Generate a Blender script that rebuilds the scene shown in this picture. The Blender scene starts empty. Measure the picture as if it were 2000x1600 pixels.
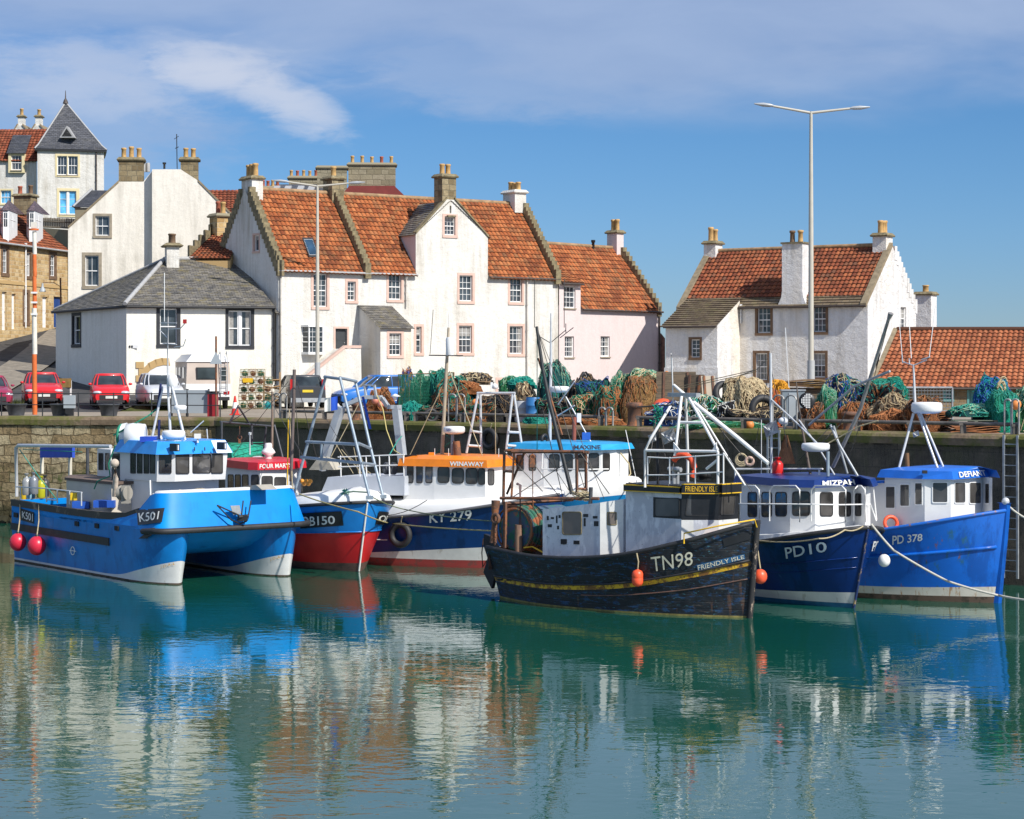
import bpy,math,random
from mathutils import Vector as V,Matrix,noise as MN
from mathutils.geometry import tessellate_polygon
R=math.radians
random.seed(7)
sc=bpy.context.scene
COL=sc.collection
# ------------------------------------------------------------ camera, sky, sun, exposure
F,YH,HC,ZQ=3900.0,722.0,5.93,4.11  # focal length and eye line in photo pixels, eye height, quay height
cam=bpy.data.cameras.new("camera"); camo=bpy.data.objects.new("camera",cam); COL.objects.link(camo)
camo.location=(0,0,HC); camo.rotation_euler=(R(90),0,0)
cam.sensor_width=36; cam.lens=F/2000*36; cam.shift_y=(YH-800)/2000.0
cam.clip_start=0.5; cam.clip_end=6000
sc.camera=camo
SUN_AZ,SUN_EL=43.0,42.0  # azimuth: degrees from +X towards the viewer
sd=V((math.cos(R(SUN_AZ))*math.cos(R(SUN_EL)),-math.sin(R(SUN_AZ))*math.cos(R(SUN_EL)),math.sin(R(SUN_EL))))
sun=bpy.data.lights.new("sun",'SUN'); sun.energy=4.8; sun.angle=R(0.53); sun.color=(1,0.955,0.88)
suno=bpy.data.objects.new("sun",sun); COL.objects.link(suno)
suno.rotation_euler=sd.to_track_quat('Z','Y').to_euler()
sc.view_settings.view_transform='Standard'; sc.view_settings.look='None'
sc.view_settings.exposure=0.28; sc.view_settings.gamma=1
sc.render.engine='CYCLES'
sc.cycles.max_bounces=6; sc.cycles.transparent_max_bounces=12
sc.cycles.sample_clamp_indirect=6
sc.cycles.use_denoising=True
w=bpy.data.worlds.new("World"); sc.world=w; w.use_nodes=True
nt=w.node_tree; N=nt.nodes; Lk=nt.links
for n in list(N): N.remove(n)
out=N.new('ShaderNodeOutputWorld'); bg=N.new('ShaderNodeBackground')
sky=N.new('ShaderNodeTexSky'); sky.sky_type='NISHITA'; sky.sun_disc=False
sky.sun_elevation=R(SUN_EL); sky.sun_rotation=R(90+SUN_AZ); sky.altitude=0
sky.air_density=1.0; sky.dust_density=0.0; sky.ozone_density=2.0
bg.inputs['Strength'].default_value=0.072
def wmath(op,a,b=None,c=None,clamp=False):
    n=N.new('ShaderNodeMath'); n.operation=op; n.use_clamp=clamp
    for k,s in enumerate((a,b,c)):
        if s is None: continue
        if isinstance(s,(int,float)): n.inputs[k].default_value=s
        else: Lk.new(s,n.inputs[k])
    return n.outputs[0]
tc=N.new('ShaderNodeTexCoord'); sp=N.new('ShaderNodeSeparateXYZ'); Lk.new(tc.outputs['Generated'],sp.inputs[0])
X,Y,Z=sp.outputs
ay=wmath('MAXIMUM',wmath('ABSOLUTE',Y),0.05)
tx=wmath('DIVIDE',X,ay); tz=wmath('DIVIDE',Z,ay)  # direction as slopes: clouds stay where they hang in the sky
cb=N.new('ShaderNodeCombineXYZ')
Lk.new(tx,cb.inputs[0]); Lk.new(wmath('MULTIPLY',tz,3.2),cb.inputs[1]);
def wnoise(scale,detail,rough,off):
    m=N.new('ShaderNodeMapping'); m.inputs['Location'].default_value=off; m.inputs['Scale'].default_value=(scale,)*3
    m.inputs['Rotation'].default_value=(0,0,R(-9))
    Lk.new(cb.outputs[0],m.inputs[0])
    n=N.new('ShaderNodeTexNoise'); n.inputs['Scale'].default_value=1; n.inputs['Detail'].default_value=detail
    n.inputs['Roughness'].default_value=rough; n.inputs['Distortion'].default_value=0.3
    Lk.new(m.outputs[0],n.inputs['Vector']); return n.outputs['Fac']
def smooth(x,a,b):
    n=N.new('ShaderNodeMapRange'); n.interpolation_type='SMOOTHSTEP'; n.clamp=True
    Lk.new(x,n.inputs[0]); n.inputs[1].default_value=a; n.inputs[2].default_value=b; return n.outputs[0]
n1=wnoise(3.4,5,0.5,(3.1,1.7,0)); n2=wnoise(11,7,0.55,(8.2,4.4,0))
# veil of high cloud across the upper sky, dropping lower in the middle
hz=wmath('ADD',tz,wmath('MULTIPLY',wmath('SUBTRACT',n1,0.5),0.16))
hz=wmath('ADD',hz,wmath('MULTIPLY',wmath('SUBTRACT',n2,0.5),0.035))
veil=wmath('MULTIPLY',smooth(hz,0.112,0.168),0.72)
# one brighter cumulus on the left with a sharp right end
n3=wnoise(30,9,0.66,(2.2,7.4,0)); n4=wnoise(7.5,4,0.5,(5.2,0.4,0))
def blob(cx,cz,slope,lx,lz,amp,a,b):
    dx=wmath('SUBTRACT',tx,cx); e1=wmath('DIVIDE',dx,lx); e2=wmath('DIVIDE',wmath('SUBTRACT',wmath('SUBTRACT',tz,cz),wmath('MULTIPLY',dx,slope)),lz)
    r_=wmath('ADD',wmath('MULTIPLY',e1,e1),wmath('MULTIPLY',e2,e2))
    r_=wmath('ADD',r_,wmath('MULTIPLY',wmath('SUBTRACT',n4,0.5),amp)); r_=wmath('ADD',r_,wmath('MULTIPLY',wmath('SUBTRACT',n3,0.5),amp*1.0))
    return wmath('SUBTRACT',1.0,smooth(r_,a,b))
puff=wmath('MAXIMUM',wmath('MAXIMUM',blob(-0.118,0.137,-0.42,0.030,0.013,3.2,0.0,2.0),blob(-0.150,0.149,-0.08,0.036,0.012,3.2,0.0,2.0)),wmath('MULTIPLY',blob(-0.20,0.148,-0.04,0.085,0.017,4.0,-0.4,2.2),0.55))
puff=wmath('MULTIPLY',puff,wmath('ADD',0.45,wmath('MULTIPLY',n3,0.9)))
veil2=wmath('MULTIPLY',wmath('MAXIMUM',blob(-0.24,0.125,0.0,0.10,0.035,2.6,0.0,2.0),blob(0.0,0.150,-0.1,0.085,0.022,2.6,0.0,1.8)),0.55)
dens=wmath('MAXIMUM',veil,veil2)
hs=N.new('ShaderNodeHueSaturation'); hs.inputs['Saturation'].default_value=1.18; Lk.new(sky.outputs[0],hs.inputs['Color'])
tint=N.new('ShaderNodeMix'); tint.data_type='RGBA'; tint.blend_type='MULTIPLY'; tint.inputs['Factor'].default_value=1
Lk.new(hs.outputs[0],tint.inputs['A']); tg=N.new('ShaderNodeMix'); tg.data_type='RGBA'; Lk.new(smooth(tz,-0.02,0.14),tg.inputs['Factor'])
tg.inputs['A'].default_value=(0.44,0.645,1.16,1); tg.inputs['B'].default_value=(0.48,0.745,1.10,1); Lk.new(tg.outputs['Result'],tint.inputs['B'])
mx=N.new('ShaderNodeMix'); mx.data_type='RGBA'; Lk.new(dens,mx.inputs['Factor'])
Lk.new(tint.outputs['Result'],mx.inputs['A'])
ccol=N.new('ShaderNodeMix'); ccol.data_type='RGBA'; Lk.new(n2,ccol.inputs['Factor'])
ccol.inputs['A'].default_value=(3.4,4.6,7.2,1); ccol.inputs['B'].default_value=(5.6,6.7,8.9,1)
Lk.new(ccol.outputs['Result'],mx.inputs['B'])
mx2=N.new('ShaderNodeMix'); mx2.data_type='RGBA'; Lk.new(wmath('MULTIPLY',puff,0.85),mx2.inputs['Factor'])
Lk.new(mx.outputs['Result'],mx2.inputs['A']); mx2.inputs['B'].default_value=(7.6,8.1,9.4,1)
Lk.new(mx2.outputs['Result'],bg.inputs['Color']); Lk.new(bg.outputs[0],out.inputs[0])

# ------------------------------------------------------------ helpers
def P(x,y,D): return V(((x-1000)*D/F,D,HC+(YH-y)*D/F))  # photo pixel seen at distance D
def G(x,y,z=0.0): return P(x,y,(HC-z)*F/(y-YH))  # photo pixel lying on the level z
FRM={}
def thing(name,label,cat,loc=(0,0,0),rz=0.0,group=None):
    o=bpy.data.objects.new(name,None); COL.objects.link(o)
    o.location=loc; o.rotation_euler=(0,0,rz); o.empty_display_size=0.3
    o['label']=label; o['category']=cat
    if group: o['group']=group
    FRM[o.name]=(Matrix.Translation(V(loc)) @ Matrix.Rotation(rz,4,'Z')).inverted()
    return o
def tag(o,label,cat,group=None,kind=None):
    if label: o['label']=label
    if cat: o['category']=cat
    if group: o['group']=group
    if kind: o['kind']=kind
    return o
class MB:
    def __init__(s): s.v=[]; s.f=[]; s.m=[]; s.uv=[]; s.sm=[]
    def poly(s,pts,m=0,uv=None,smooth=False):
        b=len(s.v); s.v+=[V(p) for p in pts]; s.f.append(list(range(b,b+len(pts)))); s.m.append(m); s.uv.append(uv); s.sm.append(smooth)
    def grid(s,rows,m=0,smooth=True,close=False,uvf=None):
        b=len(s.v); n=len(rows[0])
        for r in rows: s.v+=[V(p) for p in r]
        for i in range(len(rows)-1):
            for j in range(n if close else n-1):
                k=(j+1)%n
                s.f.append([b+i*n+j,b+i*n+k,b+(i+1)*n+k,b+(i+1)*n+j])
                s.m.append(m(i,j) if callable(m) else m); s.sm.append(smooth)
                s.uv.append([uvf(i,j),uvf(i,j+1),uvf(i+1,j+1),uvf(i+1,j)] if uvf else None)
    def box(s,c,size,M=None,m=0,top=1.0):
        x,y,z=[a/2 for a in size]; c=V(c)
        q=[V((sx*x*(top if sz>0 else 1),sy*y*(top if sz>0 else 1),sz*z)) for sz in (-1,1) for sx,sy in ((-1,-1),(1,-1),(1,1),(-1,1))]
        if M is not None: q=[M @ p for p in q]
        q=[c+p for p in q]; s.hexa(q,m)
    def hexa(s,q,m=0):
        b=len(s.v); s.v+=[V(p) for p in q]
        for f in ((3,2,1,0),(4,5,6,7),(0,1,5,4),(1,2,6,5),(2,3,7,6),(3,0,4,7)):
            s.f.append([b+k for k in f]); s.m.append(m); s.uv.append(None); s.sm.append(False)
    def prism(s,a,c,m=0,mt=None):  # loop a (bottom) to loop c (top), equal counts
        n=len(a)
        for i in range(n):
            j=(i+1)%n; s.poly([a[i],a[j],c[j],c[i]],m)
        s.poly(list(reversed(a)),m); s.poly(c,m if mt is None else mt)
    def tube(s,pts,r,n=6,m=0,caps=True):
        pts=[V(p) for p in pts]; rows=[]; up=V((0,0,1))
        for i,p in enumerate(pts):
            d=(pts[min(i+1,len(pts)-1)]-pts[max(i-1,0)])
            if d.length<1e-9: d=V((0,0,1))
            d.normalize(); a=d.cross(up)
            if a.length<0.05: a=d.cross(V((0,1,0)))
            a.normalize(); b_=d.cross(a); rr_=r[i] if isinstance(r,(list,tuple)) else r
            rows.append([p+(a*math.cos(2*math.pi*k/n)+b_*math.sin(2*math.pi*k/n))*rr_ for k in range(n)])
        s.grid(rows,m,n>4,True)
        if caps: s.poly(rows[0],m); s.poly(list(reversed(rows[-1])),m)
    def lathe(s,base,prof,n=12,m=0,axis=None):
        M=V((0,0,1)).rotation_difference(V(axis).normalized()).to_matrix() if axis is not None else Matrix.Identity(3)
        base=V(base)
        rows=[[base+M @ V((r*math.cos(2*math.pi*k/n),r*math.sin(2*math.pi*k/n),z)) for k in range(n)] for r,z in prof]
        s.grid(rows,m,True,True); s.poly(list(reversed(rows[0])),m); s.poly(rows[-1],m)
    def ball(s,c,r,nu=12,nv=8,m=0,fn=None):
        r=(r,r,r) if isinstance(r,(int,float)) else r; c=V(c); rows=[]
        for i in range(nv+1):
            t=math.pi*i/nv; row=[]
            for j in range(nu):
                a=2*math.pi*j/nu; d=V((math.sin(t)*math.cos(a),math.sin(t)*math.sin(a),-math.cos(t)))
                k=fn(d) if fn else 1; row.append(c+V((d.x*r[0],d.y*r[1],d.z*r[2]))*k)
            rows.append(row)
        s.grid(rows,m,True,True)
    def torus(s,c,R_,r,ax=(0,0,1),nu=20,nv=8,m=0):
        M=V((0,0,1)).rotation_difference(V(ax).normalized()).to_matrix(); c=V(c)
        rows=[[c+M @ V(((R_+r*math.cos(q))*math.cos(a),(R_+r*math.cos(q))*math.sin(a),r*math.sin(q))) for q in [2*math.pi*j/nv for j in range(nv)]] for a in [2*math.pi*i/nu for i in range(nu+1)]]
        s.grid(rows,m,True,True)
    def build(s,name,mats,parent=None,local=False,label=None):
        me=bpy.data.meshes.new(name)
        Mi=FRM.get(parent.name) if (parent is not None and not local) else None
        vs=[Mi @ p for p in s.v] if Mi is not None else s.v
        me.from_pydata([tuple(p) for p in vs],[],s.f)
        mats=mats if isinstance(mats,(list,tuple)) else [mats]
        for mt in mats: me.materials.append(mt)
        me.polygons.foreach_set('material_index',s.m); me.polygons.foreach_set('use_smooth',s.sm)
        if any(u is not None for u in s.uv):
            ul=me.uv_layers.new(name='UVMap'); flat=[]
            for f,u in zip(s.f,s.uv):
                for k in range(len(f)): flat+=(list(u[k]) if u is not None else [0.0,0.0])
            ul.data.foreach_set('uv',flat)
        me.validate(); me.update()
        o=bpy.data.objects.new(name,me); COL.objects.link(o)
        if parent is not None:
            o.parent=parent; FRM[o.name]=FRM.get(parent.name)
        if label: o['label']=label
        return o
def copy_tree(o,loc=None,rz=None,parent=None,label=None):
    c=o.copy(); COL.objects.link(c)
    if parent is not None: c.parent=parent
    if loc is not None: c.location=loc
    if rz is not None: c.rotation_euler=(0,0,rz)
    if label: c['label']=label
    for ch in list(o.children): copy_tree(ch,parent=c)
    return c
def cr(pts,t):  # Catmull-Rom through (t, value)
    if t<=pts[0][0]: return pts[0][1]
    if t>=pts[-1][0]: return pts[-1][1]
    for i in range(len(pts)-1):
        if t<=pts[i+1][0]:
            t0,a=pts[i]; t1,b=pts[i+1]; u=(t-t0)/(t1-t0)
            m0=(b-pts[i-1][1])/(t1-pts[i-1][0]) if i>0 else (b-a)/(t1-t0)
            m1=(pts[i+2][1]-a)/(pts[i+2][0]-t0) if i+2<len(pts) else (b-a)/(t1-t0)
            m0*=(t1-t0); m1*=(t1-t0)
            return (2*u**3-3*u*u+1)*a+(u**3-2*u*u+u)*m0+(-2*u**3+3*u*u)*b+(u**3-u*u)*m1
def lerp(a,b,t): return a+(b-a)*t
def sagline(a,b,sag,n=14):
    a=V(a); b=V(b); return [a.lerp(b,i/n)-V((0,0,sag*4*(i/n)*(1-i/n))) for i in range(n+1)]

# ------------------------------------------------------------ materials
MATS={}
def nodes_of(m):
    m.use_nodes=True; nt=m.node_tree
    return nt,nt.nodes,nt.links,nt.nodes['Principled BSDF']
class Sh:
    def __init__(s,name):
        s.mat=bpy.data.materials.new(name); s.nt,s.N,s.L,s.B=nodes_of(s.mat); s.co=None
    def coord(s,kind='Object'):
        if s.co is None: s.co=s.N.new('ShaderNodeTexCoord')
        return s.co.outputs[kind]
    def mapv(s,scale=(1,1,1),rot=(0,0,0),kind='Object'):
        m=s.N.new('ShaderNodeMapping'); m.inputs['Scale'].default_value=scale; m.inputs['Rotation'].default_value=rot
        s.L.new(s.coord(kind),m.inputs[0]); return m.outputs[0]
    def noise(s,vec,scale,detail=4,rough=0.55,dist=0.0,col=False):
        n=s.N.new('ShaderNodeTexNoise'); n.inputs['Scale'].default_value=scale; n.inputs['Detail'].default_value=detail
        n.inputs['Roughness'].default_value=rough; n.inputs['Distortion'].default_value=dist
        s.L.new(vec,n.inputs['Vector']); return n.outputs['Color' if col else 'Fac']
    def ramp(s,fac,stops,interp='LINEAR'):
        r=s.N.new('ShaderNodeValToRGB'); r.color_ramp.interpolation=interp; e=r.color_ramp.elements
        while len(e)>1: e.remove(e[-1])
        e[0].position=stops[0][0]; e[0].color=(*s.c3(stops[0][1]),1)
        for p,c in stops[1:]: q=e.new(p); q.color=(*s.c3(c),1)
        s.L.new(fac,r.inputs[0]); return r.outputs[0]
    @staticmethod
    def c3(c): return (c,c,c) if isinstance(c,(int,float)) else tuple(c[:3])
    def mix(s,fac,a,b,blend='MIX'):
        m=s.N.new('ShaderNodeMix'); m.data_type='RGBA'; m.blend_type=blend
        for k,v in (('Factor',fac),('A',a),('B',b)):
            if isinstance(v,(int,float)) and k=='Factor': m.inputs['Factor'].default_value=v
            elif isinstance(v,(tuple,int,float)): m.inputs[k].default_value=(*s.c3(v),1)
            else: s.L.new(v,m.inputs[k])
        return m.outputs['Result']
    def math(s,op,a,b=None,clamp=False):
        n=s.N.new('ShaderNodeMath'); n.operation=op; n.use_clamp=clamp
        for k,q in enumerate((a,b)):
            if q is None: continue
            if isinstance(q,(int,float)): n.inputs[k].default_value=q
            else: s.L.new(q,n.inputs[k])
        return n.outputs[0]
    def sep(s,vec):
        n=s.N.new('ShaderNodeSeparateXYZ'); s.L.new(vec,n.inputs[0]); return n.outputs
    def comb(s,x,y,z):
        n=s.N.new('ShaderNodeCombineXYZ')
        for k,q in enumerate((x,y,z)):
            if isinstance(q,(int,float)): n.inputs[k].default_value=q
            else: s.L.new(q,n.inputs[k])
        return n.outputs[0]
    def bump(s,h,strength=0.3,dist=0.02):
        b=s.N.new('ShaderNodeBump'); b.inputs['Strength'].default_value=strength; b.inputs['Distance'].default_value=dist
        s.L.new(h,b.inputs['Height']); s.L.new(b.outputs[0],s.B.inputs['Normal'])
    def fin(s,col=None,rough=0.6,metal=0,spec=None):
        if col is not None:
            if isinstance(col,tuple): s.B.inputs['Base Color'].default_value=(*col[:3],1)
            else: s.L.new(col,s.B.inputs['Base Color'])
        if isinstance(rough,(int,float)): s.B.inputs['Roughness'].default_value=rough
        else: s.L.new(rough,s.B.inputs['Roughness'])
        s.B.inputs['Metallic'].default_value=metal
        if spec is not None: s.B.inputs['Specular IOR Level'].default_value=spec
        return s.mat
def plain(name,col,rough=0.5,metal=0.0,var=0.12,scale=3.0,bump=0.0,spec=None):
    if name in MATS: return MATS[name]
    s=Sh(name); v=s.mapv()
    n=s.noise(v,scale,5,0.6)
    c=s.ramp(n,[(0.3,tuple(k*(1-var) for k in col)),(0.7,tuple(min(1,k*(1+var)) for k in col))])
    if bump: s.bump(s.noise(v,scale*12,3),bump,0.01)
    MATS[name]=s.fin(c,rough,metal,spec); return MATS[name]
def plaster(name,col,stain=(0.45,0.42,0.36),amount=0.5,lump=0.25,yellow=0.0):
    s=Sh(name); v=s.mapv()
    big=s.noise(v,0.35,5,0.6); streak=s.noise(s.mapv((1.6,1.6,0.16)),1.5,6,0.65)
    fine=s.noise(v,9,4,0.6)
    c=s.ramp(fine,[(0.3,tuple(k*0.93 for k in col)),(0.7,tuple(min(1,k*1.04) for k in col))])
    f=s.math('MULTIPLY',s.ramp(streak,[(0.44,0.0),(0.66,amount)]),s.ramp(big,[(0.36,0.15),(0.6,1.0)]))
    c=s.mix(f,c,stain)
    if yellow: c=s.mix(s.math('MULTIPLY',s.ramp(s.noise(s.mapv((0.5,0.5,0.08)),1.0,3,0.5),[(0.55,0.0),(0.7,yellow)]),1.0),c,(0.75,0.55,0.25))
    h=s.math('ADD',s.math('MULTIPLY',s.noise(v,2.2,3),2.2),s.noise(v,22,3))
    s.bump(h,lump,0.06); return s.fin(c,0.88,0,0.2)
def tilemat(name,stops,lich=(0.30,0.24,0.10),lamt=0.5,dirt=0.6,rough=0.85):
    s=Sh(name); uv=s.coord('UV')
    fl=s.N.new('ShaderNodeVectorMath'); fl.operation='FLOOR'; s.L.new(uv,fl.inputs[0])
    wn=s.N.new('ShaderNodeTexWhiteNoise'); wn.noise_dimensions='2D'; s.L.new(fl.outputs[0],wn.inputs['Vector'])
    c=s.ramp(wn.outputs['Value'],stops)
    v=s.mapv(); big=s.noise(v,0.8,6,0.7); med=s.noise(v,3.5,5,0.7)
    c=s.mix(s.ramp(big,[(0.48,0.0),(0.72,dirt)]),c,(0.07,0.035,0.022))
    c=s.mix(s.ramp(med,[(0.56,0.0),(0.72,lamt)]),c,lich)
    sp_=s.sep(uv); fr=s.math('FRACT',sp_[1]);
    c=s.mix(s.ramp(fr,[(0.0,0.75),(0.14,0.0)]),c,(0.04,0.022,0.015))
    c=s.mix(s.ramp(s.math('FRACT',sp_[0]),[(0.0,0.65),(0.13,0.55),(0.26,0.0),(0.9,0.0),(1.0,0.65)]),c,(0.06,0.026,0.016))  # valley dirt colour that also stands in for shading between the tile rolls
    c=s.mix(s.ramp(s.noise(s.mapv((1.4,1.4,0.22)),1.1,6,0.7),[(0.5,0.0),(0.68,0.5)]),c,(0.10,0.045,0.025))
    s.bump(s.noise(v,25,3),0.3,0.02)
    return s.fin(c,rough,0,0.2)
def slatemat(name,c1,c2,lich=(0.22,0.19,0.11),lamt=0.4,bw=0.28,rh=0.16):
    s=Sh(name); uv=s.coord('UV')
    b=s.N.new('ShaderNodeTexBrick'); s.L.new(uv,b.inputs['Vector']); b.inputs['Scale'].default_value=1
    b.inputs['Brick Width'].default_value=bw; b.inputs['Row Height'].default_value=rh; b.inputs['Mortar Size'].default_value=0.012
    b.inputs['Color1'].default_value=(*c1,1); b.inputs['Color2'].default_value=(*c2,1); b.inputs['Mortar'].default_value=(0.02,0.02,0.02,1); b.inputs['Bias'].default_value=0.0
    v=s.mapv(); c=s.mix(s.ramp(s.noise(v,2.2,6,0.75),[(0.5,0.0),(0.72,lamt)]),b.outputs['Color'],lich)
    c=s.mix(s.ramp(s.noise(s.mapv((1,1,1)),7,5,0.7),[(0.55,0.0),(0.75,0.4)]),c,(0.28,0.27,0.25))
    s.bump(s.math('SUBTRACT',1.0,b.outputs['Fac']),0.6,0.02)
    return s.fin(c,0.55,0,0.4)
def stonemat(name,cols,mortar,bw=0.55,rh=0.28,dirt=0.5,dcol=(0.05,0.045,0.03),squash=0.6,ms=0.02):
    s=Sh(name); uv=s.coord('UV');
    wv=s.N.new('ShaderNodeVectorMath'); wv.operation='ADD'; s.L.new(uv,wv.inputs[0])
    nz=s.N.new('ShaderNodeVectorMath'); nz.operation='SCALE'; s.L.new(s.noise(uv,1.6,2,0.5,0,True),nz.inputs[0]); nz.inputs['Scale'].default_value=0.12
    s.L.new(nz.outputs[0],wv.inputs[1])
    b=s.N.new('ShaderNodeTexBrick'); s.L.new(wv.outputs[0],b.inputs['Vector']); b.inputs['Scale'].default_value=1
    b.inputs['Brick Width'].default_value=bw; b.inputs['Row Height'].default_value=rh; b.inputs['Mortar Size'].default_value=ms; b.inputs['Mortar Smooth'].default_value=0.3
    b.squash=squash; b.squash_frequency=2; b.inputs['Bias'].default_value=0
    b.inputs['Color1'].default_value=(0,0,0,1); b.inputs['Color2'].default_value=(1,1,1,1); b.inputs['Mortar'].default_value=(0.5,0.5,0.5,1)
    c=s.ramp(b.outputs['Color'],[(i/max(1,len(cols)-1),k) for i,k in enumerate(cols)])
    c=s.mix(s.ramp(s.noise(uv,5,6,0.7),[(0.3,0.0),(0.8,0.55)]),c,tuple(k*0.55 for k in cols[0]))
    c=s.mix(b.outputs['Fac'],c,mortar)
    c=s.mix(s.ramp(s.noise(uv,0.9,6,0.7),[(0.45,0.0),(0.72,dirt)]),c,dcol)
    s.bump(s.math('ADD',s.math('MULTIPLY',s.math('SUBTRACT',1.0,b.outputs['Fac']),1.2),s.noise(uv,8,5,0.7)),0.7,0.04)
    return s.fin(c,0.9,0,0.15)
def weathered(name,col,patches,rough=0.5,streaks=None):  # patches: list of (colour, noise scale, threshold, strength, stretch)
    if name in MATS: return MATS[name]
    s=Sh(name); v=s.mapv()
    c=s.ramp(s.noise(v,2.0,5,0.6),[(0.3,tuple(k*0.88 for k in col)),(0.7,tuple(min(1,k*1.1) for k in col))])
    for pc,scl,th,st,stretch in patches:
        c=s.mix(s.ramp(s.noise(s.mapv(stretch),scl,7,0.7),[(th,0.0),(th+0.06,st)]),c,pc)
    s.bump(s.noise(v,18,4),0.12,0.01)
    MATS[name]=s.fin(c,rough); return MATS[name]
M_white=plaster('white_harling',(0.69,0.675,0.635),(0.40,0.36,0.29),0.8,0.5,0.3)
M_whitey=plaster('warm_white_harling',(0.82,0.79,0.71),(0.5,0.45,0.33),0.35,0.3)
M_cream=plaster('cream_render',(0.80,0.755,0.67),(0.36,0.33,0.27),0.55,0.2)
M_pink=plaster('pink_render',(0.66,0.565,0.55),(0.5,0.40,0.38),0.3,0.2)
M_rough=plaster('lumpy_white_harling',(0.78,0.77,0.76),(0.36,0.33,0.28),0.5,0.9,0.3)
ORG_=[(0.0,(0.20,0.055,0.022)),(0.25,(0.31,0.088,0.03)),(0.55,(0.41,0.125,0.042)),(0.8,(0.47,0.165,0.06)),(1.0,(0.21,0.095,0.045))]
M_tile=tilemat('orange_pantile',ORG_)
M_tile2=tilemat('brown_red_pantile',[(0.0,(0.16,0.045,0.024)),(0.4,(0.28,0.078,0.036)),(0.8,(0.38,0.12,0.05)),(1.0,(0.15,0.068,0.042))],(0.10,0.085,0.05),0.55,0.5)
M_tile3=tilemat('clean_terracotta_pantile',[(0.0,(0.25,0.075,0.034)),(0.5,(0.36,0.115,0.05)),(1.0,(0.43,0.155,0.07))],(0.2,0.12,0.07),0.25,0.3)
M_tile4=tilemat('dark_red_pantile',[(0.0,(0.16,0.04,0.02)),(0.6,(0.26,0.07,0.035)),(1.0,(0.32,0.10,0.05))],(0.08,0.06,0.04),0.4,0.4)
M_slate=slatemat('mossy_grey_slate',(0.085,0.082,0.08),(0.25,0.23,0.20),(0.27,0.22,0.09),0.85)
M_slated=slatemat('dark_blue_slate',(0.05,0.055,0.07),(0.10,0.105,0.125),(0.16,0.15,0.12),0.3)
M_slatep=slatemat('purple_slate',(0.10,0.07,0.085),(0.17,0.12,0.135),(0.2,0.17,0.12),0.35)
M_slabs=slatemat('brown_stone_slates',(0.12,0.085,0.055),(0.22,0.165,0.10),(0.20,0.19,0.07),0.6,0.4,0.22)
M_sand=stonemat('yellow_sandstone_blocks',[(0.42,0.27,0.12),(0.60,0.42,0.20),(0.70,0.54,0.31),(0.52,0.32,0.15)],(0.55,0.44,0.28),0.5,0.24,0.15,(0.10,0.065,0.035))
M_chim=stonemat('old_chimney_stone',[(0.20,0.15,0.085),(0.34,0.27,0.16),(0.42,0.35,0.22)],(0.22,0.19,0.13),0.5,0.3,0.5,(0.06,0.055,0.035))
M_gst=stonemat('grey_ashlar',[(0.24,0.21,0.14),(0.36,0.32,0.23),(0.30,0.27,0.18)],(0.18,0.16,0.11),0.8,0.33,0.35,(0.08,0.075,0.05))
M_skew=plain('lichen_crow_stone',(0.20,0.165,0.095),0.9,0,0.5,5,0.6)
M_dstone=plain('dark_brown_window_stone',(0.16,0.095,0.055),0.85,0,0.3,4,0.3)
M_pinkst=plain('pink_painted_margin',(0.60,0.42,0.35),0.8,0,0.08,3)
M_buff=plain('buff_painted_margin',(0.70,0.60,0.36),0.8,0,0.06,3)
M_tan=plain('tan_painted_margin',(0.55,0.36,0.17),0.8,0,0.15,3)
M_greyst=plain('grey_brown_margin',(0.30,0.255,0.19),0.85,0,0.2,5)
M_black=plain('black_painted_margin',(0.025,0.027,0.032),0.6,0,0.2,4)
M_wpaint=plain('white_gloss_paint',(0.78,0.78,0.77),0.4,0,0.04,3)
M_lead=plain('lead_flashing',(0.36,0.36,0.36),0.6,0,0.15,4)
M_pot=plain('yellow_chimney_clay',(0.50,0.31,0.12),0.8,0,0.25,6)
M_potr=plain('red_chimney_clay',(0.36,0.10,0.055),0.8,0,0.2,6)
M_potd=plain('sooty_chimney_clay',(0.16,0.10,0.06),0.85,0,0.3,6)
M_gut=plain('dark_gutter',(0.06,0.045,0.038),0.6,0,0.25,5)
M_pipe=plain('painted_downpipe',(0.55,0.52,0.47),0.55,0,0.2,2)
M_blk=plain('black_iron',(0.018,0.018,0.02),0.5,0,0.2,6)
M_void=plain('dark_room_interior',(0.015,0.016,0.018),0.8)
def glassm(name,col,rough=0.04,wob=0.04):
    s=Sh(name); n=s.noise(s.mapv(),1.3,2)
    c=s.ramp(n,[(0.35,tuple(k*0.5 for k in col)),(0.65,tuple(k*1.6 for k in col))])
    s.bump(s.noise(s.mapv(),2.5,1),wob,0.05); m=s.fin(c,rough,0,0.75); return m
M_glass=glassm('old_window_glass',(0.045,0.055,0.065))
M_glassb=glassm('bright_blue_blinds_behind_glass',(0.10,0.36,0.62),0.1)
M_wglass=glassm('wheelhouse_glass',(0.055,0.052,0.05),.04,.12)
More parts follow.
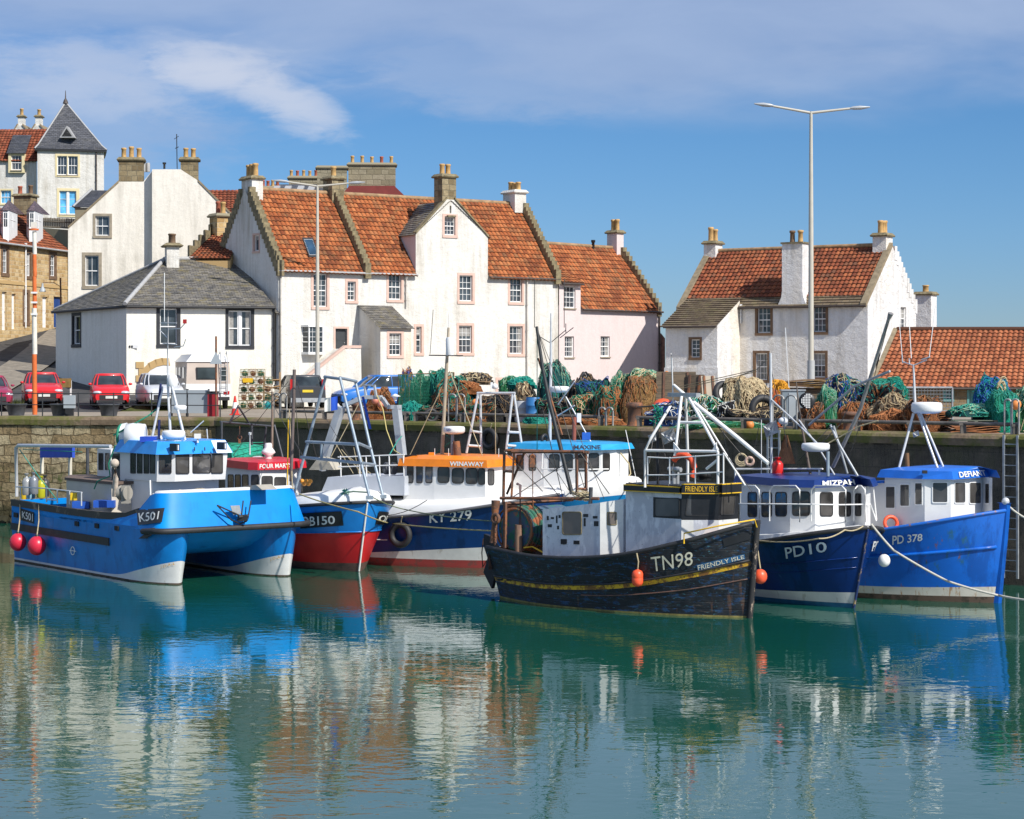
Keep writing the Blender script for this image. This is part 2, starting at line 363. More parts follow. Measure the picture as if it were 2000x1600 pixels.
# ============================================================ ground, quay, water
QL=[(-20-40,85.2),(-11.2,75.5),(13.7,55.0),(46,28.4)]  # the quay edge seen from above
def quay_y(x):
    for (x0,y0),(x1,y1) in zip(QL,QL[1:]):
        if x<=x1: return y0+(y1-y0)*(x-x0)/(x1-x0)
    return QL[-1][1]
def sstep(a,b,x):
    t=max(0,min(1,(x-a)/(b-a))); return t*t*(3-2*t)
HP=[(80,-0.06),(86,-0.02),(98,0.85),(112,2.2),(130,4.55),(138,5.6),(149,11.5),(165,13.0),(400,16.0)]
def ground(x,y):
    t=sstep(-12.5,-18.5,x) if y<112 else sstep(-8 ,-20,x) if y<125 else sstep(10,-18,x)
    return ZQ-0.06+(cr(HP,y)+0.06)*t
def ghit(px,py,off=0.0):  # where the sight line of a photo pixel meets the sloping ground
    D=84.0
    while D<160:
        p=P(px,py,D)
        if p.z<=ground(p.x,p.y)+off: return p
        D+=0.1
    return P(px,py,120)
s=Sh('harbour_water'); v=s.mapv()
s.B.inputs['IOR'].default_value=2.35
big=s.noise(s.mapv((0.05,0.12,1)),1.0,2)
wcol=s.ramp(big,[(0.35,(0.004,0.062,0.040)),(0.65,(0.007,0.080,0.050))])
h1=s.noise(s.mapv((1.0,1.7,1)),1.15,3,0.5,0.5); h2=s.noise(s.mapv((1.0,1.5,1),(0,0,0.5)),4.2,2,0.5); h3=s.noise(s.mapv((1,1,1)),0.22,2)
hh=s.math('ADD',s.math('MULTIPLY',h1,0.75),s.math('MULTIPLY',s.math('MULTIPLY',h2,0.25),s.math('ADD',0.3,h3)))
hh=s.math('MULTIPLY',hh,s.math('ADD',0.25,s.math('MULTIPLY',s.noise(s.mapv((0.035,0.10,1),(0,0,0.2)),1.0,3,0.6),1.35))); s.bump(hh,0.052,0.2)
M_water=s.fin(wcol,0.012,0,0.5)
mb=MB(); mb.poly([(-900,-40,0),(900,-40,0),(900,2500,0),(-900,2500,0)])
tag(mb.build('water',M_water),None,None,None,'structure')

s=Sh('worn_quay_concrete'); v=s.mapv()
c=s.ramp(s.noise(v,0.7,6,0.65),[(0.3,(0.24,0.20,0.155)),(0.7,(0.36,0.31,0.25))])
c=s.mix(s.ramp(s.noise(v,5,5,0.7),[(0.5,0.0),(0.75,0.5)]),c,(0.13,0.11,0.085))
s.bump(s.noise(v,14,4),0.3,0.02); M_quay=s.fin(c,0.92,0,0.15)
s=Sh('asphalt'); v=s.mapv()
c=s.ramp(s.noise(v,1.2,6,0.65),[(0.3,(0.040,0.040,0.043)),(0.7,(0.085,0.082,0.080))])
c=s.mix(s.ramp(s.noise(s.mapv((1,0.3,1)),0.5,4,0.6),[(0.5,0.0),(0.65,0.5)]),c,(0.13,0.12,0.11))
s.bump(s.noise(v,40,3),0.3,0.01); M_asph=s.fin(c,0.9,0,0.2)
mb=MB()
q=[(-120,96),(-60,85.2),(-11.2,75.5),(13.7,55.0),(46,28.4),(160,28.4),(160,220),(-120,220)]
top=[(x,y,ZQ) for x,y in q]; mb.poly(top); mb.prism([(x,y,-2.5) for x,y in q],[(x,y,ZQ-0.35) for x,y in q])
tag(mb.build('quay_ground',M_quay),None,None,None,'structure')
s=Sh('grassy_hillside'); v=s.mapv()
c=s.ramp(s.noise(v,2.5,6,0.7),[(0.3,(0.035,0.05,0.015)),(0.7,(0.11,0.115,0.04))]); M_grass=s.fin(c,0.95,0,0.1)
mb=MB(); xs=[-130+i*2.5 for i in range(60)]; ys=[80+i*2.0 for i in range(80)]
mb.grid([[(x,y,ground(x,y)) for x in xs] for y in ys]); tag(mb.build('hill',M_grass),None,None,None,'structure')
mb=MB(); ys=[84+i*1.0 for i in range(50)]
mb.grid([[(x,y,ground(x,y)+0.04) for x in [-46+i*1.0 for i in range(30)]] for y in ys])
tag(mb.build('road',M_asph),None,None,None,'structure')
M_yl=plain('faded_yellow_line_paint',(0.55,0.40,0.10),0.8,0,0.3,6)
for off in (0,8):
    mb=MB(); pts=[(-6-off*2,746-off),(20,737-off*0.9),(50,719-off*.7),(80,702-off*.5),(104,688-off*.4)]
    ps=[]
    for i in range(33):
        t=i/32*4; k=min(3,int(t)); a,b=pts[k],pts[k+1]; ps.append(ghit(lerp(a[0],b[0],t-k),lerp(a[1],b[1],t-k),0.04))
    rows=[]
    for i,p in enumerate(ps):
        d=(ps[min(32,i+1)]-ps[max(0,i-1)]); d.z=0; n=V((-d.y,d.x,0)).normalized()*0.06
        rows.append([V((q.x,q.y,ground(q.x,q.y)+0.05)) for q in (p-n,p+n)])
    mb.grid(rows); tag(mb.build('road_line',M_yl),None,None,None,'structure')
# pavement up the hill on the cottage side
mb=MB(); M_pav=plain('paving_slabs',(0.22,0.19,0.15),0.9,0,0.3,2.5)
rows=[]
for i in range(30):
    y=90+i*1.3; x0=-25.2-(y-90)*0.09; rows.append([(x0-1.0,y,ground(x0-1.0,y)+0.04),(x0-1.0,y,ground(x0-1,y)+0.15),(x0+1.6,y,ground(x0+1.6,y)+0.15)])
mb.grid(rows,smooth=False); tag(mb.build('pavement',M_pav),None,None,None,'structure')

# quay walls
def uvwall(mb,a,b,z0,z1,m=0,n=1):
    a,b=V(a),V(b); Lw=(b-a).length
    mb.poly([(a.x,a.y,z0),(b.x,b.y,z0),(b.x,b.y,z1),(a.x,a.y,z1)],m,[(0,z0),(Lw,z0),(Lw,z1),(0,z1)])
s=Sh('sunlit_harbour_stone'); uv=s.coord('UV')
nv=s.N.new('ShaderNodeVectorMath'); nv.operation='SCALE'; s.L.new(s.noise(uv,1.1,3,0.5,0,True),nv.inputs[0]); nv.inputs['Scale'].default_value=0.42
av=s.N.new('ShaderNodeVectorMath'); s.L.new(uv,av.inputs[0]); s.L.new(nv.outputs[0],av.inputs[1])
b=s.N.new('ShaderNodeTexBrick'); s.L.new(av.outputs[0],b.inputs['Vector']); b.inputs['Scale'].default_value=1; b.inputs['Brick Width'].default_value=0.85; b.inputs['Row Height'].default_value=0.36
b.inputs['Mortar Size'].default_value=0.022; b.inputs['Mortar Smooth'].default_value=0.5; b.squash=0.7
b.inputs['Color1'].default_value=(0,0,0,1); b.inputs['Color2'].default_value=(1,1,1,1)
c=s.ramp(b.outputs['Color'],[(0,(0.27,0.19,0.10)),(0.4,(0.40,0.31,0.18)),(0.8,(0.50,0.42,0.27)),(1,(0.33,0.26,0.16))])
c=s.mix(b.outputs['Fac'],c,(0.16,0.12,0.07))
c=s.mix(s.ramp(s.noise(uv,1.6,7,0.75),[(0.46,0.0),(0.62,0.8)]),c,(0.07,0.055,0.03))
c=s.mix(s.ramp(s.noise(uv,6,6,0.7),[(0.5,0.0),(0.7,0.6)]),c,(0.10,0.08,0.045))
zz=s.sep(uv)[1]; zn=s.math('ADD',zz,s.math('MULTIPLY',s.math('SUBTRACT',s.noise(uv,1.2,5,0.7),0.5),1.2))
c=s.mix(s.ramp(s.math('DIVIDE',zn,4.0),[(0.0,0.9),(0.14,0.9),(0.22,0.25),(0.45,0.35),(0.55,0.0)]),c,(0.035,0.035,0.018))
c=s.mix(s.math('MULTIPLY',s.ramp(s.math('DIVIDE',zn,4.0),[(0.30,0.0),(0.40,1),(0.48,1),(0.58,0.0)]),s.ramp(s.noise(uv,2.2,5,0.7),[(0.5,0.0),(0.6,0.8)])),c,(0.06,0.085,0.02))
s.bump(s.math('ADD',s.math('MULTIPLY',s.math('SUBTRACT',1,b.outputs['Fac']),1.5),s.noise(uv,7,6,0.7)),1.0,0.07)
M_wl=s.fin(c,0.95,0,0.15)
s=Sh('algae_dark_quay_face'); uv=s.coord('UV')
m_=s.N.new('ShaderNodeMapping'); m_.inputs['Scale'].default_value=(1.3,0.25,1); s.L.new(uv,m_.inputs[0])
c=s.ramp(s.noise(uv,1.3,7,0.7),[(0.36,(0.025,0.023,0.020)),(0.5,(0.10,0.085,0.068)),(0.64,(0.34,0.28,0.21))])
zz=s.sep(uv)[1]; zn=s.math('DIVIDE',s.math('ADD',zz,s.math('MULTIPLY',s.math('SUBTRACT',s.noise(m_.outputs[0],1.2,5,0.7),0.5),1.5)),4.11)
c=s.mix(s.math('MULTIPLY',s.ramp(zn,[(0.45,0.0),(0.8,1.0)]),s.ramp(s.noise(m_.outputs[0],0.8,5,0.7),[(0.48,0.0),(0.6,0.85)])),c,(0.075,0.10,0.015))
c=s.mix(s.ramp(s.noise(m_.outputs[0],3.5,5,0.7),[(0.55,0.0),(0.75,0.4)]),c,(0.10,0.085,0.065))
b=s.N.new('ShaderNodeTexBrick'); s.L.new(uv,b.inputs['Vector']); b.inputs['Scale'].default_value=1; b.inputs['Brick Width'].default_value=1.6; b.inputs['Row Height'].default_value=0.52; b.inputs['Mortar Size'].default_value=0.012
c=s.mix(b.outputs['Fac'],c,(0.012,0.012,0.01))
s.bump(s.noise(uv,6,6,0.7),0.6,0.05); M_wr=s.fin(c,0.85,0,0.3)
s=Sh('mossy_coping'); v=s.mapv()
c=s.ramp(s.noise(v,1.5,6,0.7),[(0.3,(0.12,0.085,0.055)),(0.7,(0.27,0.20,0.135))])
c=s.mix(s.ramp(s.noise(v,0.6,5,0.7),[(0.44,0.0),(0.56,0.85)]),c,(0.10,0.11,0.025)); s.bump(s.noise(v,9,5),0.5,0.04); M_cop=s.fin(c,0.9,0,0.15)
def inset(p,q,d):  # unit normal towards the water, times d
    t=(V((q[0],q[1],0))-V((p[0],p[1],0))).normalized(); return V((t.y,-t.x,0))*d
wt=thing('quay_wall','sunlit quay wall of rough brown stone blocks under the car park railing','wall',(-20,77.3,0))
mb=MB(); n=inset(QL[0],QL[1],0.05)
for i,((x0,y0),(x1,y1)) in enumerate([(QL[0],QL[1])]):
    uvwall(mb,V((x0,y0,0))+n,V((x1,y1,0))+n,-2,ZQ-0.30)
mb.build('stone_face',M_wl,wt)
def coping(parent,a,b,over=0.14,th=0.30,seg=2.4):
    a=V((a[0],a[1],0)); b=V((b[0],b[1],0)); L_=(b-a).length; t=(b-a)/L_; n=V((t.y,-t.x,0)); k=int(L_/seg); mb=MB()
    for i in range(k):
        p,q=a+t*(L_*i/k+0.008),a+t*(L_*(i+1)/k-0.008); dz=random.uniform(-0.012,0.012); r=over+random.uniform(-0.02,0.02)
        prof=[(r,-th),(r+0.02,-0.10),(r-0.03,-0.02),(r-0.12,0.02),(-0.75,0.025)]
        mb.grid([[e+n*o+V((0,0,ZQ+dz+z)) for o,z in prof] for e in (p,q)],smooth=False)
        for e in (p,q): mb.poly([e+n*o+V((0,0,ZQ+dz+z)) for o,z in prof+[(-0.75,-th)]])
    return mb.build('coping',M_cop,parent)
coping(wt,QL[0],QL[1])
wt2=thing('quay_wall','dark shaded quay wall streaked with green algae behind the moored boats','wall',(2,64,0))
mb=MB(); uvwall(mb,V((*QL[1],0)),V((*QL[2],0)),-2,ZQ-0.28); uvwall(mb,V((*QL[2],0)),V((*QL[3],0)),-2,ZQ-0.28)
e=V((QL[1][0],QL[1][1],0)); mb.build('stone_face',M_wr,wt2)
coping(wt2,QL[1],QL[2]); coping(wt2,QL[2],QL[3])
# seaweed fringe at the foot of the sunlit wall
mb=MB(); M_weed=plain('bladder_wrack_seaweed',(0.035,0.03,0.012),0.6,0,0.4,6)
for k in range(900):
    x=random.uniform(-40,-11.4); y=quay_y(x)-random.uniform(0.06,0.2); z=abs(random.gauss(0,0.28)); r=random.uniform(0.03,0.10)
    mb.box((x,y,z),(r*2,r,r*2.2),Matrix.Rotation(random.random()*3,3,'Y'))
tag(mb.build('seaweed',M_weed),None,None,None,'stuff')

# ============================================================ building helpers
class Fr:
    def __init__(s,o,u,inn=None):
        s.o=V((o[0],o[1],0)); s.u=V((u[0],u[1],0)).normalized(); n=V((-s.u.y,s.u.x,0))
        if inn is None: inn=n if n.dot(s.o)>0 else -n
        s.n=inn
    def hit(s,px,py,off=0.0):
        d=V(((px-1000)/F,1,(YH-py)/F)); o=s.o+s.n*off; t=o.dot(s.n)/d.dot(s.n)
        p=d*t; return ((p-s.o).dot(s.u),p.z+HC)
    def pt(s,u,z,d=0.0): p=s.o+s.u*u+s.n*d; return V((p.x,p.y,z))
    def px(s,px,py,d=0.0): u,z=s.hit(px,py,d); return s.pt(u,z,d)
    def rect(s,r,off=0.0):
        a=s.hit((r[0]),(r[1]+r[3])/2,off); b=s.hit(r[2],(r[1]+r[3])/2,off); xm=(r[0]+r[2])/2
        zt=s.hit(xm,r[1],off)[1]; zb=s.hit(xm,r[3],off)[1]
        return (min(a[0],b[0]),zb,max(a[0],b[0]),zt)
def wallface(mb,fr,outline,holes=(),depth=0.2,m=0,d0=0.0):
    loops=[[V((u,z,0)) for u,z in outline]]+[[V((h[0],h[1],0)),V((h[0],h[3],0)),V((h[2],h[3],0)),V((h[2],h[1],0))] for h in holes]
    flat=[p for l in loops for p in l]
    for t in tessellate_polygon(loops): mb.poly([fr.pt(flat[k].x,flat[k].y,d0) for k in t],m,[(flat[k].x,flat[k].y) for k in t])
    for h in holes:
        c=[(h[0],h[1]),(h[2],h[1]),(h[2],h[3]),(h[0],h[3])]
        for i in range(4):
            a,b=c[i],c[(i+1)%4]; mb.poly([fr.pt(*a,d0),fr.pt(*b,d0),fr.pt(*b,d0+depth),fr.pt(*a,d0+depth)],m,[(a[0],a[1]),(b[0],b[1]),(b[0]+depth,b[1]),(a[0]+depth,a[1])])
def fbox(mb,fr,u0,z0,u1,z1,d0,d1,m=0):
    q=[fr.pt(u0,z0,d0),fr.pt(u1,z0,d0),fr.pt(u1,z0,d1),fr.pt(u0,z0,d1),fr.pt(u0,z1,d0),fr.pt(u1,z1,d0),fr.pt(u1,z1,d1),fr.pt(u0,z1,d1)]
    mb.hexa(q,m)
M_curt=plain('pale_curtain_behind_glass',(.30,.29,.27),.35,0,.3,9)
def window(root,fr,h,nx=3,nz=4,sur=None,sw=0.13,d0=0.0,glass=None,frame=None,depth=0.16,split=True,bar=0.022,sash=0.055,double=False,lintel=True):
    """h = opening (u0, z0, u1, z1) in the wall's plane"""
    u0,z0,u1,z1=h; glass=glass or M_glass; frame=frame or M_wpaint; mb=MB()
    if sur:
        a=-0.018+d0; b=0.012+d0
        fbox(mb,fr,u0-sw,z0-0.003,u0+0.004,z1+0.003,a,b); fbox(mb,fr,u1-0.004,z0-0.003,u1+sw,z1+0.003,a,b)
        fbox(mb,fr,u0-sw,z1,u1+sw,z1+sw,a-.002,b); fbox(mb,fr,u0-sw,z0-sw,u1+sw,z0,a-0.03,b)
        for (x0,x1) in ((u0,u0+0.012),(u1-0.012,u1)): fbox(mb,fr,x0-0.001,z0+0.001,x1+0.001,z1-0.001,d0-0.01,d0+depth)
        fbox(mb,fr,u0,z0-0.001,u1,z0+0.02,d0-0.01,d0+depth)
    else: fbox(mb,fr,u0-0.03,z0-0.07,u1+0.03,z0-0.001,d0-0.07,d0+0.1)
    root_w=mb.build('window',sur or M_greyst,root)
    mb=MB(); D0=d0+depth-0.06; D1=d0+depth
    def fb(a,b,c,d,e=0.0,g=0.0): fbox(mb,fr,a,b,c,d,D0+e,D1+g)
    segs=[(u0,u1)] if not double else [(u0,(u0+u1)/2-0.06),((u0+u1)/2+0.06,u1)]
    for (a,b) in segs:
        fb(a,z0,a+sash,z1,-0.01); fb(b-sash,z0,b,z1,-0.01); fb(a+sash,z0,b-sash,z0+sash*1.3,0,.01); fb(a+sash,z1-sash,b-sash,z1,0,.01)
        if split: zm=(z0+z1)/2; fb(a+sash,zm-0.025,b-sash,zm+0.025,-0.004,.01)
        for i in range(1,nx): x=lerp(a+sash,b-sash,i/nx); fb(x-bar/2,z0+sash,x+bar/2,z1-sash,0.018,.012)
        for i in range(1,nz):
            if split and abs(i/nz-0.5)<0.01: continue
            z=lerp(z0+sash,z1-sash,i/nz); fb(a+sash,z-bar/2,b-sash,z+bar/2,0.022,.014)
    if double: fb((u0+u1)/2-0.06,z0,(u0+u1)/2+0.06,z1,-0.05)
    mb.build('frame',frame,root_w)
    mb=MB(); mb.poly([fr.pt(u0,z0,D1-0.012),fr.pt(u1,z0,D1-0.012),fr.pt(u1,z1,D1-0.012),fr.pt(u0,z1,D1-0.012)]); mb.build('pane',glass,root_w)
    rc=random.Random(int(u0*977+z0*331)); e=rc.random()
    if e<.62 and glass is M_glass:
        mb=MB(); dd=D1-.018; y0,y1=z0+sash,z1-sash; ww=(u1-u0)*rc.uniform(.16,.30)
        if e<.42:
            for a,c in ((u0+.02,u0+ww),(u1-ww,u1-.02)):
                if rc.random()<.85: mb.poly([fr.pt(a,y0,dd),fr.pt(c,y0,dd),fr.pt(c-(.0 if a<u0+.1 else -.02),y1,dd),fr.pt(a,y1,dd)])
        else: yb=lerp(y1,y0,rc.uniform(.2,.5)); mb.poly([fr.pt(u0+.02,yb,dd),fr.pt(u1-.02,yb,dd),fr.pt(u1-.02,y1,dd),fr.pt(u0+.02,y1,dd)])
        if mb.f: mb.build('curtain',M_curt,root_w)
    return root_w
def pantile(mb,A,B,C,D,tw=0.23,cl=0.31,amp=0.035,sag=0.05):
    A,B,C,D=V(A),V(B),V(C),V(D); Lw=max((B-A).length,(C-D).length); H=max((D-A).length,(C-B).length)
    n=(B-A).cross(D-A).normalized(); n=n if n.z>0 else -n
    nc=max(1,round(Lw/tw)); nr=max(1,round(H/cl)); prof=[0.0,0.25,0.9,1.0,0.75,0.3]
    for j in range(nr):
        rows=[]
        for jj,lift in ((j-0.12,0.055),(j+1,0.008)):
            row=[]
            for i in range(nc*6+1):
                fu=i/(nc*6); fv=jj/nr; hgt=prof[i%6]*amp
                wob=MN.noise(V((fu*Lw*0.35,fv*H*0.5,A.x)))*sag+MN.noise(V(((i//6)*3.7,j*5.1,A.y)))*0.012
                row.append(A.lerp(B,fu).lerp(D.lerp(C,fu),fv)+n*(lift+hgt+wob))
            rows.append(row)
        mb.grid(rows,0,True,False,lambda a,b,j=j: (b/6.0+0.001,j+0.02+a*0.96))
        low=rows[0]; mb.grid([[p-n*0.06 for p in low],low],0,False,False,lambda a,b,j=j: (b/6.0+0.001,j+0.02))
def slab(mb,A,B,C,D,th=0.06,m=0):
    A,B,C,D=V(A),V(B),V(C),V(D); n=(B-A).cross(D-A).normalized(); n=n if n.z>0 else -n
    Lw=(B-A).length; H=(D-A).length; ou=(D-A).dot((B-A).normalized()); hv=math.sqrt(max(0.01,H*H-ou*ou)); cu=(C-A).dot((B-A).normalized())
    mb.poly([A+n*th,B+n*th,C+n*th,D+n*th],m,[(0,0),(Lw,0),(cu,hv),(ou,hv)])
    q=[A,B,C,D]
    for i in range(4): a,b=q[i],q[(i+1)%4]; mb.poly([a,b,b+n*th,a+n*th],m,[(0,0),((b-a).length,0),((b-a).length,th),(0,th)])
def stepslates(mb,A,B,C,D,cl=0.25,lift=0.035):  # overlapping courses of slates
    A,B,C,D=V(A),V(B),V(C),V(D); n=(B-A).cross(D-A).normalized(); n=n if n.z>0 else -n
    H=max((D-A).length,(C-B).length); nr=max(1,round(H/cl)); u=(B-A).normalized()
    for j in range(nr):
        f0,f1=(j-0.1)/nr,(j+1)/nr; a,b=A.lerp(D,f0)+n*lift,B.lerp(C,f0)+n*lift; c,d=B.lerp(C,f1)+n*0.004,A.lerp(D,f1)+n*0.004
        k=max(2,int((b-a).length/0.35)); r0=[]; r1=[]
        for i in range(k+1):
            w_=MN.noise(V((i*1.7,j*2.3,A.x)))*0.012; r0.append(a.lerp(b,i/k)+n*w_); r1.append(d.lerp(c,i/k))
        uvf=lambda ii,jj,r0=r0,r1=r1: (((r0 if ii==0 else r1)[jj]-A).dot(u),((r0 if ii==0 else r1)[jj]-A).length if False else (j+ii)*cl)
        mb.grid([r0,r1],0,False,False,uvf); mb.grid([[p-n*lift for p in r0],r0],0,False,False,uvf)
def chimney(root,c,u,a,b,z0,z1,mat,pots=2,potmat=None,cap=0.12,capmat=None,poth=0.5,potr=0.13,spread=None,potcols=None):
    """stack centred at c with sides a (along u) and b (across)"""
    u=V((u[0],u[1],0)).normalized(); v_=V((-u.y,u.x,0)); c=V((c[0],c[1],0)); mb=MB()
    def ring(k,z): return [c+u*sx*(a/2+k)+v_*sy*(b/2+k)+V((0,0,z)) for sx,sy in ((-1,-1),(1,-1),(1,1),(-1,1))]
    A,B=ring(0,z0),ring(0,z1)
    for i in range(4):
        j=(i+1)%4; w_=(A[j]-A[i]).length; mb.poly([A[i],A[j],B[j],B[i]],0,[(0,z0),(w_,z0),(w_,z1),(0,z1)])
    ch=mb.build('chimney',mat,root)
    mb=MB(); mb.prism(ring(cap*0.7,z1-0.004),ring(cap,z1+0.06)); mb.prism(ring(cap,z1+0.062),ring(0.0,z1+0.20)); mb.build('chimney_cap',capmat or M_skew,ch)
    long=a if a>=b else b; ax=u if a>=b else v_; spread=spread or long*0.62
    for i in range(pots):
        t=0 if pots==1 else i/(pots-1)-0.5; p=c+ax*t*spread+V((0,0,z1+0.17)); hh_=poth*random.uniform(0.9,1.08); r=potr; mb=MB()
        mb.lathe(p,[(r*1.1,0),(r*1.02,hh_*0.15),(r*0.95,hh_*0.8),(r*1.14,hh_*0.84),(r*1.14,hh_*0.95),(r,hh_),(r*0.75,hh_),(r*0.72,hh_-0.1)],12)
        mb.build('chimney_pot',(potcols[i%len(potcols)] if potcols else potmat or M_pot),ch)
    return ch
def crowsteps(mb,p0,p1,acr,half=0.22,n=14,up=0.22,m=0):  # p0 eaves, p1 ridge (world), acr = unit across
    p0,p1=V(p0),V(p1); acr=V(acr).normalized()
    for i in range(n):
        a=p0.lerp(p1,i/n); b=p0.lerp(p1,(i+1)/n); zt=b.z+up+random.uniform(-0.02,0.02); zb=a.z-0.25; k=half*random.uniform(0.95,1.08)
        h0=V((a.x,a.y,0)); h1=V((b.x,b.y,0)); h1=h0+(h1-h0)*1.02
        q=[h0-acr*k,h1-acr*k,h1+acr*k,h0+acr*k]
        mb.hexa([x+V((0,0,zb)) for x in q]+[x+V((0,0,zt)) for x in q],m)
def pipe(root,fr,px,y0,y1,r=0.045,mat=None,d=-0.08):
    mb=MB(); u,z0=fr.hit(px,y0); _,z1=fr.hit(px,y1); mb.tube([fr.pt(u,z0,d),fr.pt(u,z1,d)],r,8)
    mb.box(fr.pt(u,max(z0,z1),d),(0.14,0.14,0.18));
    for k in range(1,4): mb.tube([fr.pt(u,lerp(z0,z1,k/4)-0.04,d),fr.pt(u,lerp(z0,z1,k/4)+0.04,d)],r*1.4,8)
    return mb.build('downpipe',mat or M_pipe,root)
def gutter(root,a,b,mat=None,r=0.06):
    mb=MB(); mb.tube([a,b],r,6); return mb.build('gutter',mat or M_gut,root)
class House:
    def __init__(s,name,label,o,e,W,zb,ze,zr,cat='house'):
        s.fr=Fr(o,(e[0]-o[0],e[1]-o[1])); s.L=(V((e[0],e[1]))-V((o[0],o[1]))).length; s.W=W; s.zb=zb; s.ze=ze; s.zr=zr
        s.root=thing(name,label,cat,(o[0],o[1],zb)); s.left=Fr(o,s.fr.n,s.fr.u); s.right=Fr(e,s.fr.n,-s.fr.u)
    def p(s,u,v,z): return s.fr.pt(u,z,v)
    def walls(s,mat,holes=(),lholes=(),rholes=(),front=None,gl=True,gr=True,gup=0.0,name='wall'):
        mb=MB(); L_,W,zb,ze,zr=s.L,s.W,s.zb,s.ze,s.zr
        wallface(mb,s.fr,front or [(0,zb),(L_,zb),(L_,ze),(0,ze)],holes)
        g=[(0,zb),(0,ze),(W/2,zr+gup),(W,ze),(W,zb)]
        wallface(mb,s.left,g,lholes); wallface(mb,s.right,g,rholes)
        mb.poly([s.p(0,W,zb),s.p(L_,W,zb),s.p(L_,W,ze),s.p(0,W,ze)],0,[(0,zb),(L_,zb),(L_,ze),(0,ze)])
        return mb.build(name,mat,s.root)
# ============================================================ houses
BZ=0.0
def Dp(px,D): return ((px-1000)*D/F,D)
# ---- big white house, left part
WA,WB=Dp(540,98),Dp(1090,107.7)
full=Fr(WA,(WB[0]-WA[0],WB[1]-WA[1])); Lf=(V(WB)-V(WA)).length
zE=10.93; zR=15.05; WW=6.8
uM=full.hit(713,523)[0]; mid=full.pt(uM,0)
H1=House('white_house','tall white house with skylight and outside stair beside the left street lamp',WA,(mid.x,mid.y),WW,3.9,zE,zR)
H2=House('white_house','widest white house with a tall central gable over three storeys',(mid.x,mid.y),WB,WW,3.9,zE,zR)
f1,f2=H1.fr,H2.fr
W1=[f1.rect(r) for r in ((612,535,639,600),(678.5,550,695,588))]
DO=f1.rect((655,642,678,694)); LD=f1.rect((681,731,702,800))
lw=H1.left.rect((495,459,506,491))
H1.walls(M_white,W1+[DO,LD],[lw])
window(H1.root,f1,W1[0],3,6,M_pinkst); window(H1.root,f1,W1[1],2,4,M_pinkst); window(H1.root,H1.left,lw,1,1,M_pinkst,0.09,split=False)
def door(root,fr,h,mat,sur=None,glassy=True,sw=0.1,d0=0.0):
    mb=MB(); u0,z0,u1,z1=h; fbox(mb,fr,u0,z0,u1,z1,d0+0.14,d0+0.19)
    for k in (0.12,0.55): fbox(mb,fr,lerp(u0,u1,.15),lerp(z0,z1,k),lerp(u0,u1,.85),lerp(z0,z1,k+.33),d0+0.125,d0+0.14)
    d=mb.build('door',mat,root)
    mb=MB(); fbox(mb,fr,lerp(u0,u1,.82),lerp(z0,z1,.46),lerp(u0,u1,.88),lerp(z0,z1,.49),d0+0.08,d0+0.125); mb.build('handle',M_lead,d)
    if sur:
        mb=MB(); fbox(mb,fr,u0-sw,z0,u0,z1,d0-0.02,d0+0.1); fbox(mb,fr,u1,z0,u1+sw,z1,d0-0.02,d0+0.1); fbox(mb,fr,u0-sw,z1+.001,u1+sw,z1+sw,d0-0.022,d0+0.1); mb.build('door_surround',sur,root)
M_dkdoor=plain('dark_door_paint',(0.05,0.055,0.06),0.4)
door(H1.root,f1,DO,M_dkdoor,M_pinkst); door(H1.root,f1,LD,M_dkdoor,None)
# oriel bay window
bu=f1.rect((592,639,627,688)); mb=MB(); pr=[(bu[0]-.05,0),(bu[0]+.12,-0.38),(bu[2]-.12,-0.38),(bu[2]+.05,0)]
for z0,z1,k in ((bu[1]-.12,bu[1],.06),(bu[3],bu[3]+.1,.08)):
    lo=[f1.pt(u+(k if u>bu[0]+1 else -k),z0,v-(k if v else 0)) for u,v in pr]; hi=[p+V((0,0,z1-z0)) for p in lo]; mb.prism(lo,hi)
for i in range(4):
    u,v=pr[i]; mb.tube([f1.pt(u,bu[1],v),f1.pt(u,bu[3],v)],0.04,4)
for i in range(3):
    (ua,va),(ub,vb)=pr[i],pr[i+1]; n=4 if i==1 else 1
    for k in range(1,n): mb.tube([f1.pt(lerp(ua,ub,k/n),bu[1],lerp(va,vb,k/n)),f1.pt(lerp(ua,ub,k/n),bu[3],lerp(va,vb,k/n))],.012,4)
    for k in range(1,5): z=lerp(bu[1],bu[3],k/5); mb.tube([f1.pt(ua,z,va),f1.pt(ub,z,vb)],.012 if k !=2 else .025,4)
bw_=mb.build('bay_window',M_wpaint,H1.root); mb=MB()
for i in range(3):
    (ua,va),(ub,vb)=pr[i],pr[i+1]; mb.poly([f1.pt(ua,bu[1],va+.02),f1.pt(ub,bu[1],vb+.02),f1.pt(ub,bu[3],vb+.02),f1.pt(ua,bu[3],va+.02)])
mb.build('pane',M_glass,bw_)
# outside stair
mb=MB(); sd_=-1.15
pts=[f1.hit(x,y,sd_) for x,y in ((594,800),(594,744),(674,681),(705,681),(707,800))]
A_=[f1.pt(u,z,sd_) for u,z in pts]; B_=[f1.pt(u,z,-0.02) for u,z in pts]; mb.prism(A_,B_); st_=mb.build('stair',M_white,H1.root)
mb=MB()
for (a,b) in ((1,2),(2,3)):
    p,q=pts[a],pts[b]; zo=0.02; mb.hexa([f1.pt(p[0],p[1]+zo,sd_-.04),f1.pt(q[0],q[1]+zo,sd_-.04),f1.pt(q[0],q[1]+zo,sd_+.2),f1.pt(p[0],p[1]+zo,sd_+.2),
             f1.pt(p[0],p[1]+.16,sd_-.04),f1.pt(q[0],q[1]+.16,sd_-.04),f1.pt(q[0],q[1]+.16,sd_+.2),f1.pt(p[0],p[1]+.16,sd_+.2)])
mb.build('coping',M_pinkst,st_)
